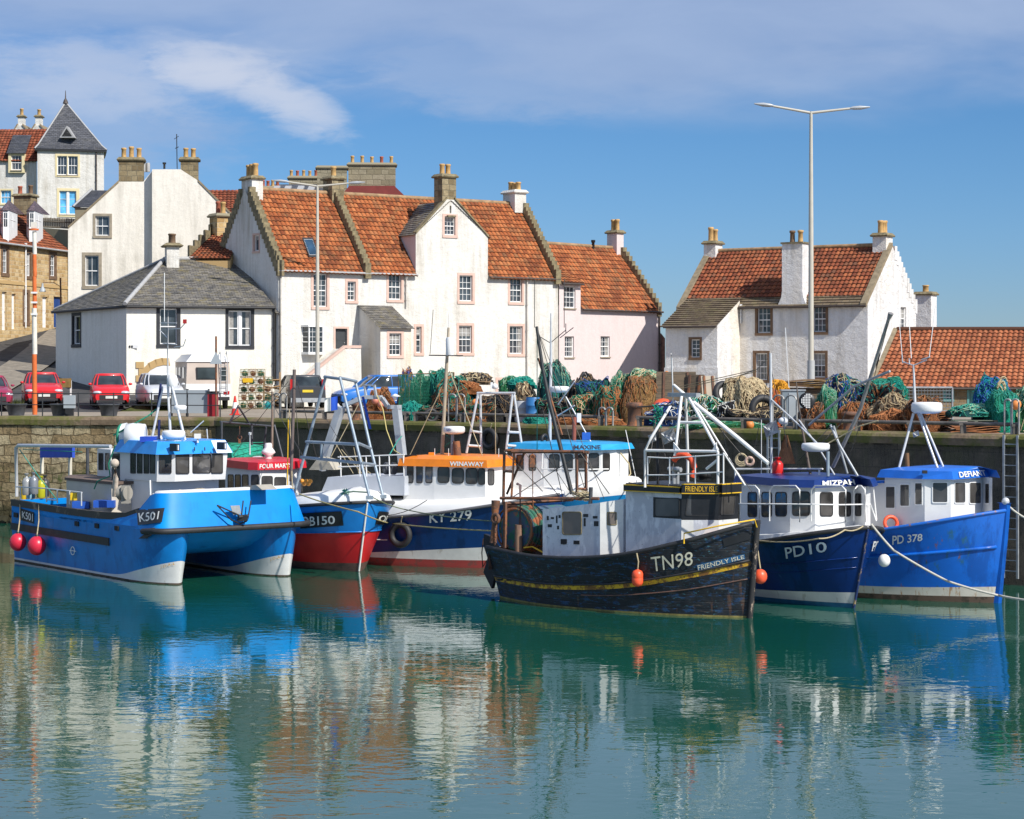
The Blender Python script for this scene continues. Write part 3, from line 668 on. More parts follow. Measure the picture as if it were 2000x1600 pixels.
# porch with slate lean-to
pd=-2.1; mb=MB(); a0=f2.hit(743,700,pd)[0]; a1=f2.hit(803,700,pd)[0]; zt=f2.hit(770,640,pd)[1]; z2=f2.hit(740,601,0)[1]
ph=f2.rect((760,651,784,695),pd); wallface(mb,f2,[(a0,3.9),(a1,3.9),(a1,zt),(a0,zt)],[ph],0.18,0,pd)
for uu in (a0,a1): mb.poly([f2.pt(uu,3.9,pd),f2.pt(uu,3.9,0),f2.pt(uu,z2,0),f2.pt(uu,zt,pd)])
po=mb.build('porch',M_white,H2.root); window(po,f2,ph,3,4,M_pinkst,d0=pd)
mb=MB(); stepslates(mb,f2.pt(a0-.12,zt-.05,pd-.15),f2.pt(a1+.1,zt-.05,pd-.15),f2.pt(a1+.1,z2+.1,-0.02),f2.pt(a0-.12,z2+.1,-0.02),0.2); mb.build('porch_roof',M_slate,po)
# right part: windows, gable front
g=f2.hit; gL,gR=g(812,500)[0],g(953,500)[0]; zk=g(812,458)[1]-.02; zk2=g(953,462)[1]; ua=g(880,390);
zk=(zk+zk2)/2
W2=[f2.rect(r) for r in ((759,535,784,586),(897,538,923,589),(996,543,1020,591),(812.5,638,823.5,690),(896,636,922,690),(995,637,1021,692),(868,423,889.5,460))]
LW=[f2.rect((828,742,850,775)),f2.rect((972,742,996,775))]
slit=(ua[0]-.05,f2.hit(880,400)[1]-.45,ua[0]+.05,f2.hit(880,400)[1]-.05)
front=[(0,3.9),(H2.L,3.9),(H2.L,zE),(gR,zE),(gR,zk),(ua[0]+.25,ua[1]),(ua[0]-.25,ua[1]),(gL,zk),(gL,zE),(0,zE)]
H2.walls(M_white,W2+LW+[slit],(),(),front)
for r,(nx,nz) in zip(W2,((3,4),(3,4),(3,4),(1,4),(3,4),(3,4),(3,4))): window(H2.root,f2,r,nx,nz,M_pinkst)
for r in LW: window(H2.root,f2,r,2,2,M_tan if r is LW[0] else M_pinkst)
# roofs
def roofp(H,u0,u1,zoff=0.0,eo=0.18,frontm='pantile',tw=0.22):
    sl=(H.zr-H.ze)/(H.W/2); e=-eo
    A,B=H.p(u0,e,H.ze+sl*e),H.p(u1,e,H.ze+sl*e); C,D=H.p(u1,H.W/2,H.zr),H.p(u0,H.W/2,H.zr); return A,B,C,D
for H,u0,u1 in ((H1,0.25,H1.L-0.1),(H2,0.25,H2.L-0.3)):
    A,B,C,D=roofp(H,u0,u1); mb=MB()
    if H is H1: pantile(mb,A,B,C,D,0.25,0.31,.05)
    else:
        for a_,b_ in ((u0,gL-.02),(gR+.02,u1)): pantile(mb,*roofp(H,a_,b_),0.25,0.31,.05)
        k_=.45; q4=roofp(H,gL-.02,gR+.02,eo=0); pantile(mb,q4[0].lerp(q4[3],k_),q4[1].lerp(q4[2],k_),q4[2],q4[3],.25,.31,.05)
    rf=mb.build('roof',M_tile,H.root)
    mb=MB(); slab(mb,H.p(u1,H.W+.15,H.ze-.2),H.p(u0,H.W+.15,H.ze-.2),D,C,0.05); mb.build('rear_roof_slope',M_tile2,H.root)
    mb=MB(); mb.tube([D+V((0,0,.03)),C+V((0,0,.03))],0.12,8); mb.build('ridge_tiles',plain('ridge_tile',(0.30,0.19,0.10),.85,0,.4,3),rf)
    if H is H1: H1roof=rf
    else: H2roof=rf
# gutter
gutter(H1.root,H1.p(0,-.2,zE-.15),H1.p(H1.L,-.2,zE-.15),M_lead)
gutter(H2.root,H2.p(0,-.2,zE-.15),H2.p(gL,-.2,zE-.15),M_lead); gutter(H2.root,H2.p(gR,-.2,zE-.15),H2.p(H2.L,-.2,zE-.15))
# crow steps
for H,uu,sd2 in ((H1,0.12,1),(H1,H1.L+0.05,1),(H2,H2.L-0.14,1)):
    mb=MB(); crowsteps(mb,H.p(uu,-0.25,zE-.15),H.p(uu,H.W/2-.45,zR-.25),H.fr.u,0.17,17,0.30); mb.build('crow_steps',M_skew,H.root); mb=MB()
    crowsteps(mb,H.p(uu,H.W+.25,zE-.15),H.p(uu,H.W/2+.45,zR-.25),H.fr.u,0.17,17,0.30); mb.build('crow_steps',M_skew,H.root)
# gablet roof (slates) behind the central gable
yb=3.4
def mainz(v): return zE+(zR-zE)*v/(WW/2)
for sgn,uu in ((-1,gL),(1,gR)):
    mb=MB(); e0=f2.pt(uu+sgn*.10,zk-.05,-.06); r0=f2.pt(ua[0],ua[1]-.05,-.06); vk=(zk-zE)/(zR-zE)*WW/2; va=WW/2
    e1=f2.pt(uu+sgn*.10,zk-.05,vk+.25); r1=f2.pt(ua[0],ua[1]-.05,va+.3)
    if sgn<0: stepslates(mb,e1,e0,r0,r1,0.22)
    else: stepslates(mb,e0,e1,r1,r0,0.22)
    mb.build('gable_roof',M_slate,H2.root)
    mb=MB(); mb.poly([f2.pt(uu,zE-.02,0.001),f2.pt(uu,zk,0.001),f2.pt(uu,zk,vk+.1),f2.pt(uu,zE-.02,0.08)],0); mb.build('gable_cheek',M_pink,H2.root)
    mb=MB(); a=f2.pt(uu+sgn*.02,zk,-.03); b=f2.pt(ua[0]+sgn*.25,ua[1]+.02,-.03); mb.hexa([a-full.n*.05,b-full.n*.05,b+full.n*.3,a+full.n*.3]+[q+V((0,0,.1)) for q in (a-full.n*.05,b-full.n*.05,b+full.n*.3,a+full.n*.3)]); mb.build('gable_skew',M_skew,H2.root)
mb=MB(); q=f2.pt(ua[0],slit[1]-.15,-.05); mb.box(q,(.5,.2,.08),Matrix.Rotation(math.atan2(full.u.y,full.u.x),3,'Z')); mb.build('stone_ledge',M_skew,H2.root)
# skylight
sk=MB(); sl=math.atan2(zR-zE,WW/2)
def onroof(H,px,py,lift=.09):
    n=V((0,0,1))*math.cos(sl)-H.fr.n*math.sin(sl); o=H.p(0,0,zE)+n*lift; d=V(((px-1000)/F,1,(YH-py)/F)); c=V((0,0,HC)); t=(o-c).dot(n)/d.dot(n); return c+d*t,n
q=[onroof(H1,x,y,.12)[0] for x,y in ((604,502),(624,502),(611,464),(590,464))]; n=onroof(H1,600,480)[1]
sk.hexa([p-n*.1 for p in q]+q); so=sk.build('skylight',M_blk,H1.root); cc=sum(q,V())/4; sk=MB(); sk.poly([cc+(p-cc)*.78+n*.012 for p in q]); sk.build('pane',glassm('skylight_glass',(0.02,0.05,0.09)),so)
sk=MB(); sk.hexa([cc+(p-cc)*.80+n*.004 for p in q]+[cc+(p-cc)*.80+n*.010 for p in q]); sk.build('frame',M_wpaint,so)
for px,y0,y1,ff,H in ((547,528,745,f1,H1),(792,541,600,f2,H2),(1028,545,745,f2,H2)): pipe(H.root,ff,px,y0,y1)
# chimneys
def chim_px(root,x,D,ytop,ybase,a,b,u,mat,pots,**k):
    c=P(x,ytop,D); zb=P(x,ybase,D).z; return chimney(root,(c.x,c.y),u,a,b,zb-.6,c.z-.2,mat,pots,**k)
chimney(H1.root,H1.p(0.42,WW/2,0),full.u,0.62,1.15,zR-1.0,P(483,352,101).z,M_white,3,poth=.62,potr=.14)
chimney(H1.root,H1.p(H1.L+.1,WW/2,0),full.u,.7,.95,zR-.8,P(650,346,102).z,M_chim,1,poth=.5,potr=.14)
mb=MB()
chimney(H2.root,f2.pt(ua[0]-.05,0,.45),full.u,.85,.8,ua[1]-.4,P(878,344,103).z,M_chim,2,poth=.62,potr=.13,spread=.36)
chimney(H2.root,H2.p(H2.L-.5,WW/2,0),full.u,.75,1.15,zR-.5,P(1007,372,108).z,M_white,3,poth=.5,potr=.14,capmat=M_white)

# ---- pink house
PA,PB=Dp(1092,107.8),Dp(1290,114); zeP=9.35; zrP=12.95
HP_=House('pink_house','pale pink house with orange pantile roof between the white gabled house and the gap',PA,PB,6.2,3.9,zeP,zrP)
fp=HP_.fr; wp=[fp.rect(r) for r in ((1101,559,1124,602),(1103,657,1121,698),(1173,657,1191,697))]; dz=fp.hit(1115,551)[1]; du=fp.hit(1134,570)[0]
HP_.walls(M_pink,wp,(),(),[(0,3.9),(HP_.L,3.9),(HP_.L,zeP),(du,zeP),(du,dz),(0,dz)])
for r in wp: window(HP_.root,fp,r,3,4,None)
A,B,C,D=roofp(HP_,0.05,HP_.L-.3); mb=MB(); pantile(mb,HP_.p(du,-.15,zeP-.15),B,C,HP_.p(du,3.1,zrP),.27,.33);
vz=(dz-zeP)/(zrP-zeP)*3.1; pantile(mb,HP_.p(.02,-.2,dz-.05),HP_.p(du,-.2,dz-.05),HP_.p(du,vz+.9,lerp(zeP,zrP,(vz+.9)/3.1)+.03),HP_.p(.02,vz+.9,lerp(zeP,zrP,(vz+.9)/3.1)+.03),.27,.33)
pantile(mb,HP_.p(.02,vz+.85,lerp(zeP,zrP,(vz+.85)/3.1)),HP_.p(du,vz+.85,lerp(zeP,zrP,(vz+.85)/3.1)),HP_.p(du,3.1,zrP),HP_.p(.02,3.1,zrP),.27,.33)
mb.build('roof',M_tile,HP_.root); mb=MB(); mb.poly([fp.pt(du,zeP-.1,0.001),fp.pt(du,dz,0.001),fp.pt(du,dz,vz+.2),fp.pt(du,zeP-.1,.1)]); mb.build('dormer_cheek',M_pink,HP_.root)
mb=MB(); slab(mb,HP_.p(HP_.L,6.3,zeP-.2),HP_.p(0,6.3,zeP-.2),HP_.p(0,3.1,zrP),HP_.p(HP_.L,3.1,zrP)); mb.build('rear_roof_slope',M_tile2,HP_.root)
mb=MB(); mb.tube([HP_.p(0,3.1,zrP+.04),HP_.p(HP_.L-.4,3.1,zrP+.04)],.11,8); mb.build('ridge_tiles',MATS['ridge_tile'],HP_.root)
gutter(HP_.root,HP_.p(du,-.2,zeP-.15),HP_.p(HP_.L,-.2,zeP-.15)); gutter(HP_.root,HP_.p(0,-.25,dz-.12),HP_.p(du,-.25,dz-.12))
mb=MB(); crowsteps(mb,HP_.p(HP_.L-.15,-.1,zeP-.15),HP_.p(HP_.L-.15,2.75,zrP-.2),fp.u,.16,13,.28); crowsteps(mb,HP_.p(HP_.L-.15,6.3,zeP-.15),HP_.p(HP_.L-.15,3.45,zrP-.2),fp.u,.16,13,.28); mb.build('crow_steps',M_skew,HP_.root)
chimney(HP_.root,HP_.p(HP_.L-.35,3.1,0),fp.u,.6,.75,zrP-.5,P(1217,457,116).z,M_pink,2,poth=.62,potr=.13,spread=.3)
pipe(HP_.root,fp,1286,602,745,.05,M_gut)
mb=MB(); c=HP_.p(HP_.L*.72,3.0,zrP-.1); mb.lathe(c,[(.08,0),(.08,.35),(.12,.36),(.12,.5)],8); mb.build('vent',M_blk,HP_.root)
# garden wall stub between the houses
mb=MB(); a,b=V((*Dp(1291,113.9),0)),V((*Dp(1299,113.6),0)); zt=P(1295,651,113.9).z
mb.prism([a+V((0,0,3.9)),b+V((0,0,3.9)),b+V((0,.6,3.9)),a+V((0,.6,3.9))],[a+V((0,0,zt)),b+V((0,0,zt-.3)),b+V((0,.6,zt-.3)),a+V((0,.6,zt))])
tag(mb.build('stone_wall',plain('red_rubble_stone',(.22,.12,.085),.9,0,.4,5,.6)),'narrow strip of red rubble wall filling the gap right of the pink house','wall')

# ---- right white house
ND,RD=110.6,104.7
RC=(18.15,101.9); LC=(9.03,107.8)
zeR,zrR=9.40,12.42
HR=House('white_house','rough white house with a tall chimney rising from its front wall',LC,RC,6.6,3.8,zeR,zrR)
fr=HR.fr; wr=[fr.rect(r) for r in ((1479,599,1505,651),(1588,597,1613,649),(1475,690,1499,743),(1587,690,1612,738))]
wg=HR.right.rect((1759,600,1770,645)); HR.walls(M_rough,wr,(),[wg])
for r in wr: window(HR.root,fr,r,3,4,M_dstone,.13)
window(HR.root,HR.right,wg,2,4,None)
A,B,C,D=roofp(HR,.25,HR.L-.3); k=.16
mb=MB(); pantile(mb,A.lerp(D,k),B.lerp(C,k),C,D,.25,.31,.045); mb.build('roof',M_tile2,HR.root)
mb=MB(); stepslates(mb,A,B,B.lerp(C,k+.02),A.lerp(D,k+.02),.22,.05); mb.build('eaves_slates',M_slabs,HR.root)
mb=MB(); slab(mb,HR.p(HR.L,6.7,zeR-.2),HR.p(0,6.7,zeR-.2),HR.p(0,3.3,zrR),HR.p(HR.L,3.3,zrR)); mb.build('rear_roof_slope',M_tile2,HR.root)
mb=MB(); mb.tube([D+V((0,0,.06)),C+V((0,0,.06))],.12,8); mb.build('ridge_tiles',MATS['ridge_tile'],HR.root)
M_sk2=plain('brown_skew_stone',(.24,.19,.12),.9,0,.3,4,.5)
for uu in (.12,HR.L-.15):
    mb=MB(); q=[HR.p(uu-.17,-.25,zeR-.3),HR.p(uu+.17,-.25,zeR-.3),HR.p(uu+.17,3.3,zrR-.05),HR.p(uu-.17,3.3,zrR-.05)]; mb.hexa(q+[p+V((0,0,.22)) for p in q]); mb.build('skew',M_sk2,HR.root)
mb=MB(); crowsteps(mb,HR.p(HR.L-.15,6.75,zeR-.2),HR.p(HR.L-.15,3.6,zrR-.2),fr.u,.17,11,.22); mb.build('crow_steps',M_rough,HR.root)
gutter(HR.root,HR.p(3.3,-.24,zeR-.22),HR.p(HR.L,-.24,zeR-.22))
# front stack rising through the eaves
cu=fr.hit(1549,560)[0]; mb=MB(); zt=P(1548,476,104.0).z; zb=fr.hit(1549,594)[1]; hw=.58
rows=[(zb-.02,hw+.22,-.12,.9),(zb+.35,hw+.05,-.12,.95),(zb+.7,hw,-.12,1.0),(zt,hw,-.12,1.0)]
L4=[[HR.p(cu-h_,v0,z),HR.p(cu+h_,v0,z),HR.p(cu+h_,v1,z),HR.p(cu-h_,v1,z)] for z,h_,v0,v1 in rows]
mb.grid(L4,0,False,True); mb.poly(L4[-1]); ch=mb.build('chimney',M_rough,HR.root)
mb=MB(); q=[HR.p(cu-hw-.06,-.18,zt),HR.p(cu+hw+.06,-.18,zt),HR.p(cu+hw+.06,1.06,zt),HR.p(cu-hw-.06,1.06,zt)]; mb.hexa(q+[p+V((0,0,.09)) for p in q]); mb.build('chimney_cap',M_skew,ch)
for t in (-.22,.24):
    mb=MB(); mb.lathe(HR.p(cu+t,.4,zt+.09),[(.14,0),(.13,.15),(.12,.5),(.16,.52),(.16,.62),(.1,.64)],12); mb.build('chimney_pot',M_potd if t<0 else M_pot,ch)
chimney(HR.root,HR.p(.35,3.3,0),fr.u,.72,.85,zrR-.6,P(1380,478,110.4).z,M_rough,2,poth=.75,potr=.14)
chimney(HR.root,HR.p(HR.L-.55,3.3,0),fr.u,.75,.9,zrR-.6,P(1730,463,105).z,M_rough,3,poth=.66,potr=.14)
# lean-to wing
pd=-2.6; a0=fr.hit(1300,690,pd)[0]; a1=fr.hit(1401,690,pd)[0]; zl=fr.hit(1350,636,pd)[1]; zu=zeR+.35; mb=MB()
hw_=fr.rect((1349,663,1367,699),pd); wallface(mb,fr,[(a0,3.8),(a1,3.8),(a1,zl),(a0,zl)],[hw_],.2,0,pd)
for uu in (a0,a1): mb.poly([fr.pt(uu,3.8,pd),fr.pt(uu,3.8,.0),fr.pt(uu,zu-.1,0),fr.pt(uu,zl,pd)])
fbox(mb,fr,a0-.05,3.8,a1+.06,fr.hit(1350,718,pd)[1],pd-.07,pd+.1)
wi=mb.build('wing',M_rough,HR.root); window(wi,fr,hw_,2,4,M_dstone,.12,d0=pd)
mb=MB(); stepslates(mb,fr.pt(a0-.2,zl-.06,pd-.2),fr.pt(a1+.06,zl-.06,pd-.2),fr.pt(a1+.06,zu,.25),fr.pt(a0-.2,zu,.25),.24,.06); mb.build('wing_roof',M_slabs,wi)
mb=MB(); q=[fr.pt(a1+.04,zl,pd),fr.pt(a1+1.3,zl,.0)]; gutter(wi,fr.pt(a0,zl-.08,pd-.25),fr.pt(a1+.05,zl-.08,pd-.25)); pipe(HR.root,fr,1448,598,632,.04,M_wpaint)

# ---- long low building on the right
zb2=3.6; f6=Fr(Dp(1699,90),(1,-.03)); zE6=P(1850,753,90).z; zR6=P(1850,646,94).z
root=thing('storehouse','long low building with a clean terracotta roof at the right edge','building',(*Dp(1850,90),zb2))
mb=MB(); dr=f6.rect((1893,758,1917,815)); wn=f6.rect((1846,762,1860,781))
wallface(mb,f6,[(0.1,zb2),(22,zb2),(22,zE6),(.1,zE6)],[dr,wn]); mb.poly([f6.pt(.1,zb2,0),f6.pt(1.2,zb2,7),f6.pt(1.2,zE6,7),f6.pt(1.1,zR6-.1,3.6),f6.pt(.1,zE6,0)]); mb.build('wall',stonemat('storehouse_rubble',[(.25,.17,.09),(.36,.27,.16)],(.28,.23,.16),.5,.25),root)
M_teal=plain('faded_turquoise_paint',(.10,.27,.25),.5,0,.12,3); door(root,f6,dr,M_teal,M_teal,sw=.1); window(root,f6,wn,2,3,M_teal,.08,frame=M_teal)
mb=MB(); pantile(mb,f6.pt(0,zE6-.1,-.25),f6.pt(22,zE6-.1,-.25),f6.pt(22,zR6,4),f6.pt(1.1+.75,zR6,4),.26,.33,.05); mb.build('roof',M_tile3,root)
mb=MB(); mb.tube([f6.pt(1.85,zR6+.06,4),f6.pt(22,zR6+.06,4)],.12,8); mb.build('ridge_tiles',M_tile2,root); gutter(root,f6.pt(0,zE6-.14,-.3),f6.pt(22,zE6-.14,-.3))
mb=MB(); q=[f6.pt(-.12,zE6-.15,-.3),f6.pt(.06,zE6-.15,-.3),f6.pt(1.9,zR6-.02,4),f6.pt(1.7,zR6-.02,4)]; mb.hexa(q+[p+V((0,0,.16)) for p in q]); mb.build('skew',M_sk2,root)
mb=MB(); slab(mb,f6.pt(22,zE6,8),f6.pt(1.8,zE6,8),f6.pt(1.8,zR6,4),f6.pt(22,zR6,4)); mb.build('rear_roof_slope',M_tile3,root)
# house behind it with a white stack
root=thing('rear_house','house behind the storehouse, only its square white chimney stack and roof tip showing','house',(*Dp(1808,112),4))
x0,x1=1786,1830
mb=MB(); mb.box((P(1815,0,114).x+2,115,6.0),(10,5,4)); mb.build('wall',M_white,root)
zt=P(1800,640,115).z; c=P(1815,0,115); mb=MB(); pantile(mb,(c.x-2.4,112.3,8.0),(c.x+4,112.3,8.0),(c.x+4,115,zt-.1),(c.x-1.5,115,zt-.1),.25,.33); mb.build('roof',M_tile2,root)
cc=P(1808,577,112); chimney(root,(cc.x,cc.y),(.85,-.53),.95,.9,7.5,cc.z,M_rough,1,poth=.4,potr=.17)

# ---- slate cottage
zc=3.85; CA=V((*Dp(247,95),0)); CB=V((*Dp(536,97),0)); CL=V((*Dp(109,104.5),0)); CS=V((*Dp(197,98.2),0)); CS2=V((*Dp(180,99.1),0))
zeC=P(247,597,95).z
root=thing('slate_cottage','low white cottage with hipped slate roof and black window margins','cottage',(CA.x,CA.y,zc))
fc=Fr(CA,(CB-CA)); Lc=(CB-CA).length; cw=[fc.rect((312,603,346,673)),fc.rect((446,607,491,676))]; ga=fc.rect((281,714,332,800))
mb=MB(); arch=[(ga[0],zc),(ga[2],zc),(ga[2],ga[3]),(lerp(ga[0],ga[2],.75),ga[3]+.02),(lerp(ga[0],ga[2],.5),ga[3]-.05),(lerp(ga[0],ga[2],.25),ga[3]-.22),(ga[0],ga[3]-.55)]
wallface(mb,fc,[(0,zc),(Lc,zc),(Lc,zeC),(0,zeC)],cw)
fs=Fr(CS,CA-CS); ls=(CA-CS).length; wallface(mb,fs,[(0,zc),(ls,zc),(ls,zeC),(0,zeC)])
fl_=Fr(CL,CS2-CL); ll=(CS2-CL).length; lwn=fl_.rect((142,617,157,673)); wallface(mb,fl_,[(0,zc),(ll,zc),(ll,zeC+.05),(0,zeC+.05)],[lwn])
j1,j2=CS2,CS; mb.poly([(j1.x,j1.y,zc),(j2.x,j2.y,zc),(j2.x,j2.y,zeC),(j1.x,j1.y,zeC)])
mb.build('wall',M_whitey,root)
window(root,fc,cw[0],2,2,M_black,.16); window(root,fc,cw[1],1,2,M_black,.14,double=True,frame=M_wpaint); window(root,fl_,lwn,1,2,M_black,.16)
mb=MB(); mb.poly([fc.pt(u,z,-.015) for u,z in arch]); mb.build('garage_door',M_wpaint,root)
mb=MB(); ring=arch[2:];
for a,b in zip(ring,ring[1:]): mb.hexa([fc.pt(a[0],a[1],-.04),fc.pt(b[0],b[1],-.04),fc.pt(b[0],b[1] ,.02),fc.pt(a[0],a[1],.02),fc.pt(a[0]-.05,a[1]+.35,-.04),fc.pt(b[0]-.12,b[1]+.33,-.04),fc.pt(b[0]-.12,b[1]+.33,.02),fc.pt(a[0]-.05,a[1]+.35,.02)])
for k in range(6): fbox(mb,fc,ga[0]-(.38 if k%2 else .25),4.4+k*.32-.005,ga[0]-.001,4.4+(k+1)*.32-.02,-.045,.02)
mb.build('stone_arch',M_sand,root)
# roof: hip line, front slope and side slope
ap=V(P(322,507,101)); rg=V(P(462,507,102.5)); ev=V((0,0,zeC)); o=-.2
fa,fb_=CA+ev-fc.n*.22,CB+ev-fc.n*.22; la=CL+ev-fl_.n*.2; top=ap
mb=MB(); stepslates(mb,fa+fc.u*(-.1),fb_,rg,ap,.24,.03)
stepslates(mb,la-fl_.u*.2,fa+fc.u*-.1,ap,ap+(la-ap)*.08,.24,.03); stepslates(mb,fb_+V((0,.02,-.3)),fb_+V((.3,4,-.3)),rg+V((0,.2,0)),rg,.24,.03)
rf=mb.build('roof',M_slate,root)
mb=MB();
def flash(a,b,w_=.11):
    mb.tube([a+V((0,0,.05)),b+V((0,0,.05))],w_,6)
flash(fa+fc.u*-.1+V((0,0,.03)),ap); flash(ap,rg); flash(ap,la.lerp(ap,.02),.07); mb.build('lead_hips',M_lead,rf)
gutter(root,fa+V((0,0,-.06)),fb_+V((0,0,-.06)),M_blk,.07); gutter(root,la+V((0,0,-.06)),CS+ev-fl_.n*.25+V((0,0,-.06)),M_blk,.07)
gutter(root,CS+ev-fs.n*.25+V((0,0,-.06)),fa+V((0,0,-.06)),M_blk,.07); pipe(root,fc,534,606,745,.05,M_blk)
chimney(root,(P(336,0,100.5).x,100.5),fc.u,.62,.85,ap.z-1.1,P(336,483,100.5).z,M_white,2,poth=.5,potr=.15,potcols=[M_potd,M_chim],cap=.2)
mb=MB(); p=fc.px(260,677,-.03);
for sx in (-.16,-.05,.06,.15): mb.box(p+fc.u*sx,(.07,.02,.10))
mb.box(p+V((0,.012,0)),(.46,.015,.16),m=1); mb.build('house_nameplate',[M_black,M_wpaint],root)

# ---- cream gabled house
o=V((*Dp(133,108),0)); fg=Fr(o,(math.cos(R(8)),math.sin(R(8)))); zg=4.2
root=thing('gabled_house','tall cream rendered gable with two stone chimney stacks behind the slate cottage','house',(o.x,o.y,zg))
h=fg.hit; wv=[fg.rect((186,422,214,461)),fg.rect((166,499,193,559))]
ux=h(297,400)[0]
pl=[h(x,y) for x,y in ((133,445),(232,355),(280,355),(297,334))]
mb=MB(); wallface(mb,fg,[(0,zg),(ux,zg),(ux,pl[3][1])]+[pl[3],pl[2],pl[1],(0,pl[0][1])],wv)
pr_=-.55; hh2=lambda x,y: fg.hit(x,y,pr_)
pp=[hh2(x,y) for x,y in ((297,331),(353,331),(387,353),(470,437))]; uxp=hh2(297,400)[0]
wallface(mb,fg,[(uxp,zg),(pp[3][0],zg),pp[3],pp[2],pp[1],(uxp,pp[0][1])],(),.1,0,pr_)
mb.poly([fg.pt(uxp,zg,pr_),fg.pt(uxp,zg,0),fg.pt(uxp,pp[0][1],0),fg.pt(uxp,pp[0][1],pr_)])
mb.poly([fg.pt(uxp,pp[0][1],pr_),fg.pt(pp[1][0],pp[0][1],pr_),fg.pt(pp[1][0],pp[0][1],1),fg.pt(uxp,pp[0][1],1)]); mb.poly([fg.pt(0,zg,0),fg.pt(0,pl[0][1],0),fg.pt(0,pl[0][1],9),fg.pt(0,zg,9)])
mb.build('wall',M_cream,root)
window(root,fg,wv[0],2,2,M_greyst,.13); window(root,fg,wv[1],2,2,M_greyst,.16)
mb=MB(); a,b=fg.pt(*pl[0]),fg.pt(*pl[1]); rr_=fg.n*9; stepslates(mb,a+rr_,a,b,b+rr_,.24); c,d=fg.pt(*pp[3]),fg.pt(*pp[2]); slab(mb,c,c+rr_,d+rr_,d,.05); mb.build('roof',M_slated,root)
mb=MB()
for a,b,dd in ((pl[0],pl[1],0),(pp[2],pp[3],pr_)): mb.hexa([fg.pt(a[0],a[1]-.05,dd-.05),fg.pt(b[0],b[1]-.05,dd-.05),fg.pt(b[0],b[1]-.05,dd+.3),fg.pt(a[0],a[1]-.05,dd+.3),fg.pt(a[0],a[1]+.08,dd-.05),fg.pt(b[0],b[1]+.08,dd-.05),fg.pt(b[0],b[1]+.08,dd+.3),fg.pt(a[0],a[1]+.08,dd+.3)])
mb.build('skew',M_sk2,root)
chimney(root,fg.pt(h(256,340)[0],0,.45),fg.u,1.32,.85,P(256,356,108).z,P(256,305,108).z-.2,M_chim,3,poth=.62,potr=.13)
chimney(root,fg.pt(hh2(370,340)[0],0,-.1),fg.u,.95,.8,P(370,356,108).z,P(370,305,108).z-.2,M_chim,2,poth=.58,potr=.13,spread=.4)
mb=MB(); p=P(346,330,110)
mb.tube([p,P(345,262,110)],.025,6); mb.tube([P(340,272,110),P(349,266,110)],.015,4); mb.tube([P(342,290,110),P(349,287,110)],.02,4); mb.build('aerial',M_blk,root)
mb=MB(); mb.lathe(P(321,330,109),[(.06,0),(.06,.25),(.1,.26),(.1,.35)],8); mb.build('vent',M_blk,root)
for x in (281,289): mb=MB(); mb.lathe(P(x,336,109.5),[(.12,0),(.12,.4),(.1,.5)],8); mb.build('chimney_pot',M_lead,root)

# ---- sandstone cottage squeezed behind, with crow steps and a pantile slope
root=thing('crow_stepped_cottage','small sandstone house with pantile slope squeezed behind the slate cottage roof','house',(*Dp(420,103),4))
a,b,c,d=P(366,506,101.5),P(450,506,101.0),P(478,440,106),P(446,432,107)
mb=MB(); pantile(mb,a,b,c,d,.24,.3); mb.build('roof',M_tile2,root)
mb=MB(); crowsteps(mb,P(368,502,101.8),P(428,440,106.5),(0.3,-.95,0),.3,6,.25); mb.build('crow_steps',M_skew,root)
mb=MB(); mb.prism([V((a.x,a.y,4)),V((b.x,b.y,4)),V((c.x,c.y,4)),V((d.x,d.y,4))],[a-V((0,0,.1)),b-V((0,0,.1)),c-V((0,0,.1)),d-V((0,0,.1))]); mb.build('wall',M_sand,root)
chimney(root,(P(431,0,105).x,105),full.u,.85,.9,P(431,470,105).z,P(431,425,105).z,M_sand,2,poth=.65,potr=.13,potcols=[M_pot,M_potr],capmat=M_gst)
# ---- roof with red tiles behind the white chimney
root=thing('rear_house','only a red pantile slope showing between cream gable and white chimney','house',(*Dp(450,122),6))
mb=MB(); pantile(mb,P(400,470,117),P(520,470,117),P(520,372,123),P(404,372,123),.25,.33); mb.build('roof',M_tile4,root); mb=MB(); p=P(462,0,121); mb.box((p.x,121,9),(3.4,6,7)); mb.build('wall',M_cream,root)

# ---- tenement behind with big stone stacks
root=thing('stone_tenement','grey stone tenement with broad chimney stacks rising behind the white house roof','building',(*Dp(690,128),8))
def stack(x0,x1,y0,y1,D,b,mat,pots,hole=None,u=(1,.08),**k):
    a=(x1-x0)*D/F; c=P((x0+x1)/2,y0,D); return chimney(root,(c.x,c.y+b/2),u,a,b,P(0,y1,D).z,c.z-.18,mat,pots,capmat=M_gst,**k)
stack(679,771,318,372,128,1.3,M_gst,5,poth=.48,potr=.11,spread=2.5,potcols=[M_pot,M_pot,M_pot,M_potr])
stack(618,676,324,392,127,1.2,M_gst,0); stack(563,620,344,392,130,1.0,M_gst,5,poth=.42,potr=.1,spread=1.6,potcols=[M_pot,M_potr,M_pot])
stack(512,542,364,392,126,.6,M_chim,4,poth=.42,potr=.1,spread=.9,potcols=[M_potr,M_potr,M_pot])
mb=MB(); a=[P(664,385,127),P(682,363,127),P(770,363,127),P(795,387,127),P(795,500,127),P(664,500,127)]; mb.prism(a,[p+V((0,4,0)) for p in a]); mb.build('gable_wall',plain('dark_red_render',(.20,.035,.03),.8,0,.15,2),root)
mb=MB(); slab(mb,P(500,395,123),P(672,395,123),P(660,362,128),P(530,362,128),.06); rr2=mb.build('roof',M_slated,root)
mb=MB()
for x in (530,552,577,598): q=[P(x,378,124.5),P(x+12,378,124.5),P(x+18,366,126),P(x+6,366,126)]; mb.prism([p for p in q],[p+V((0,-.05,.1)) for p in q])
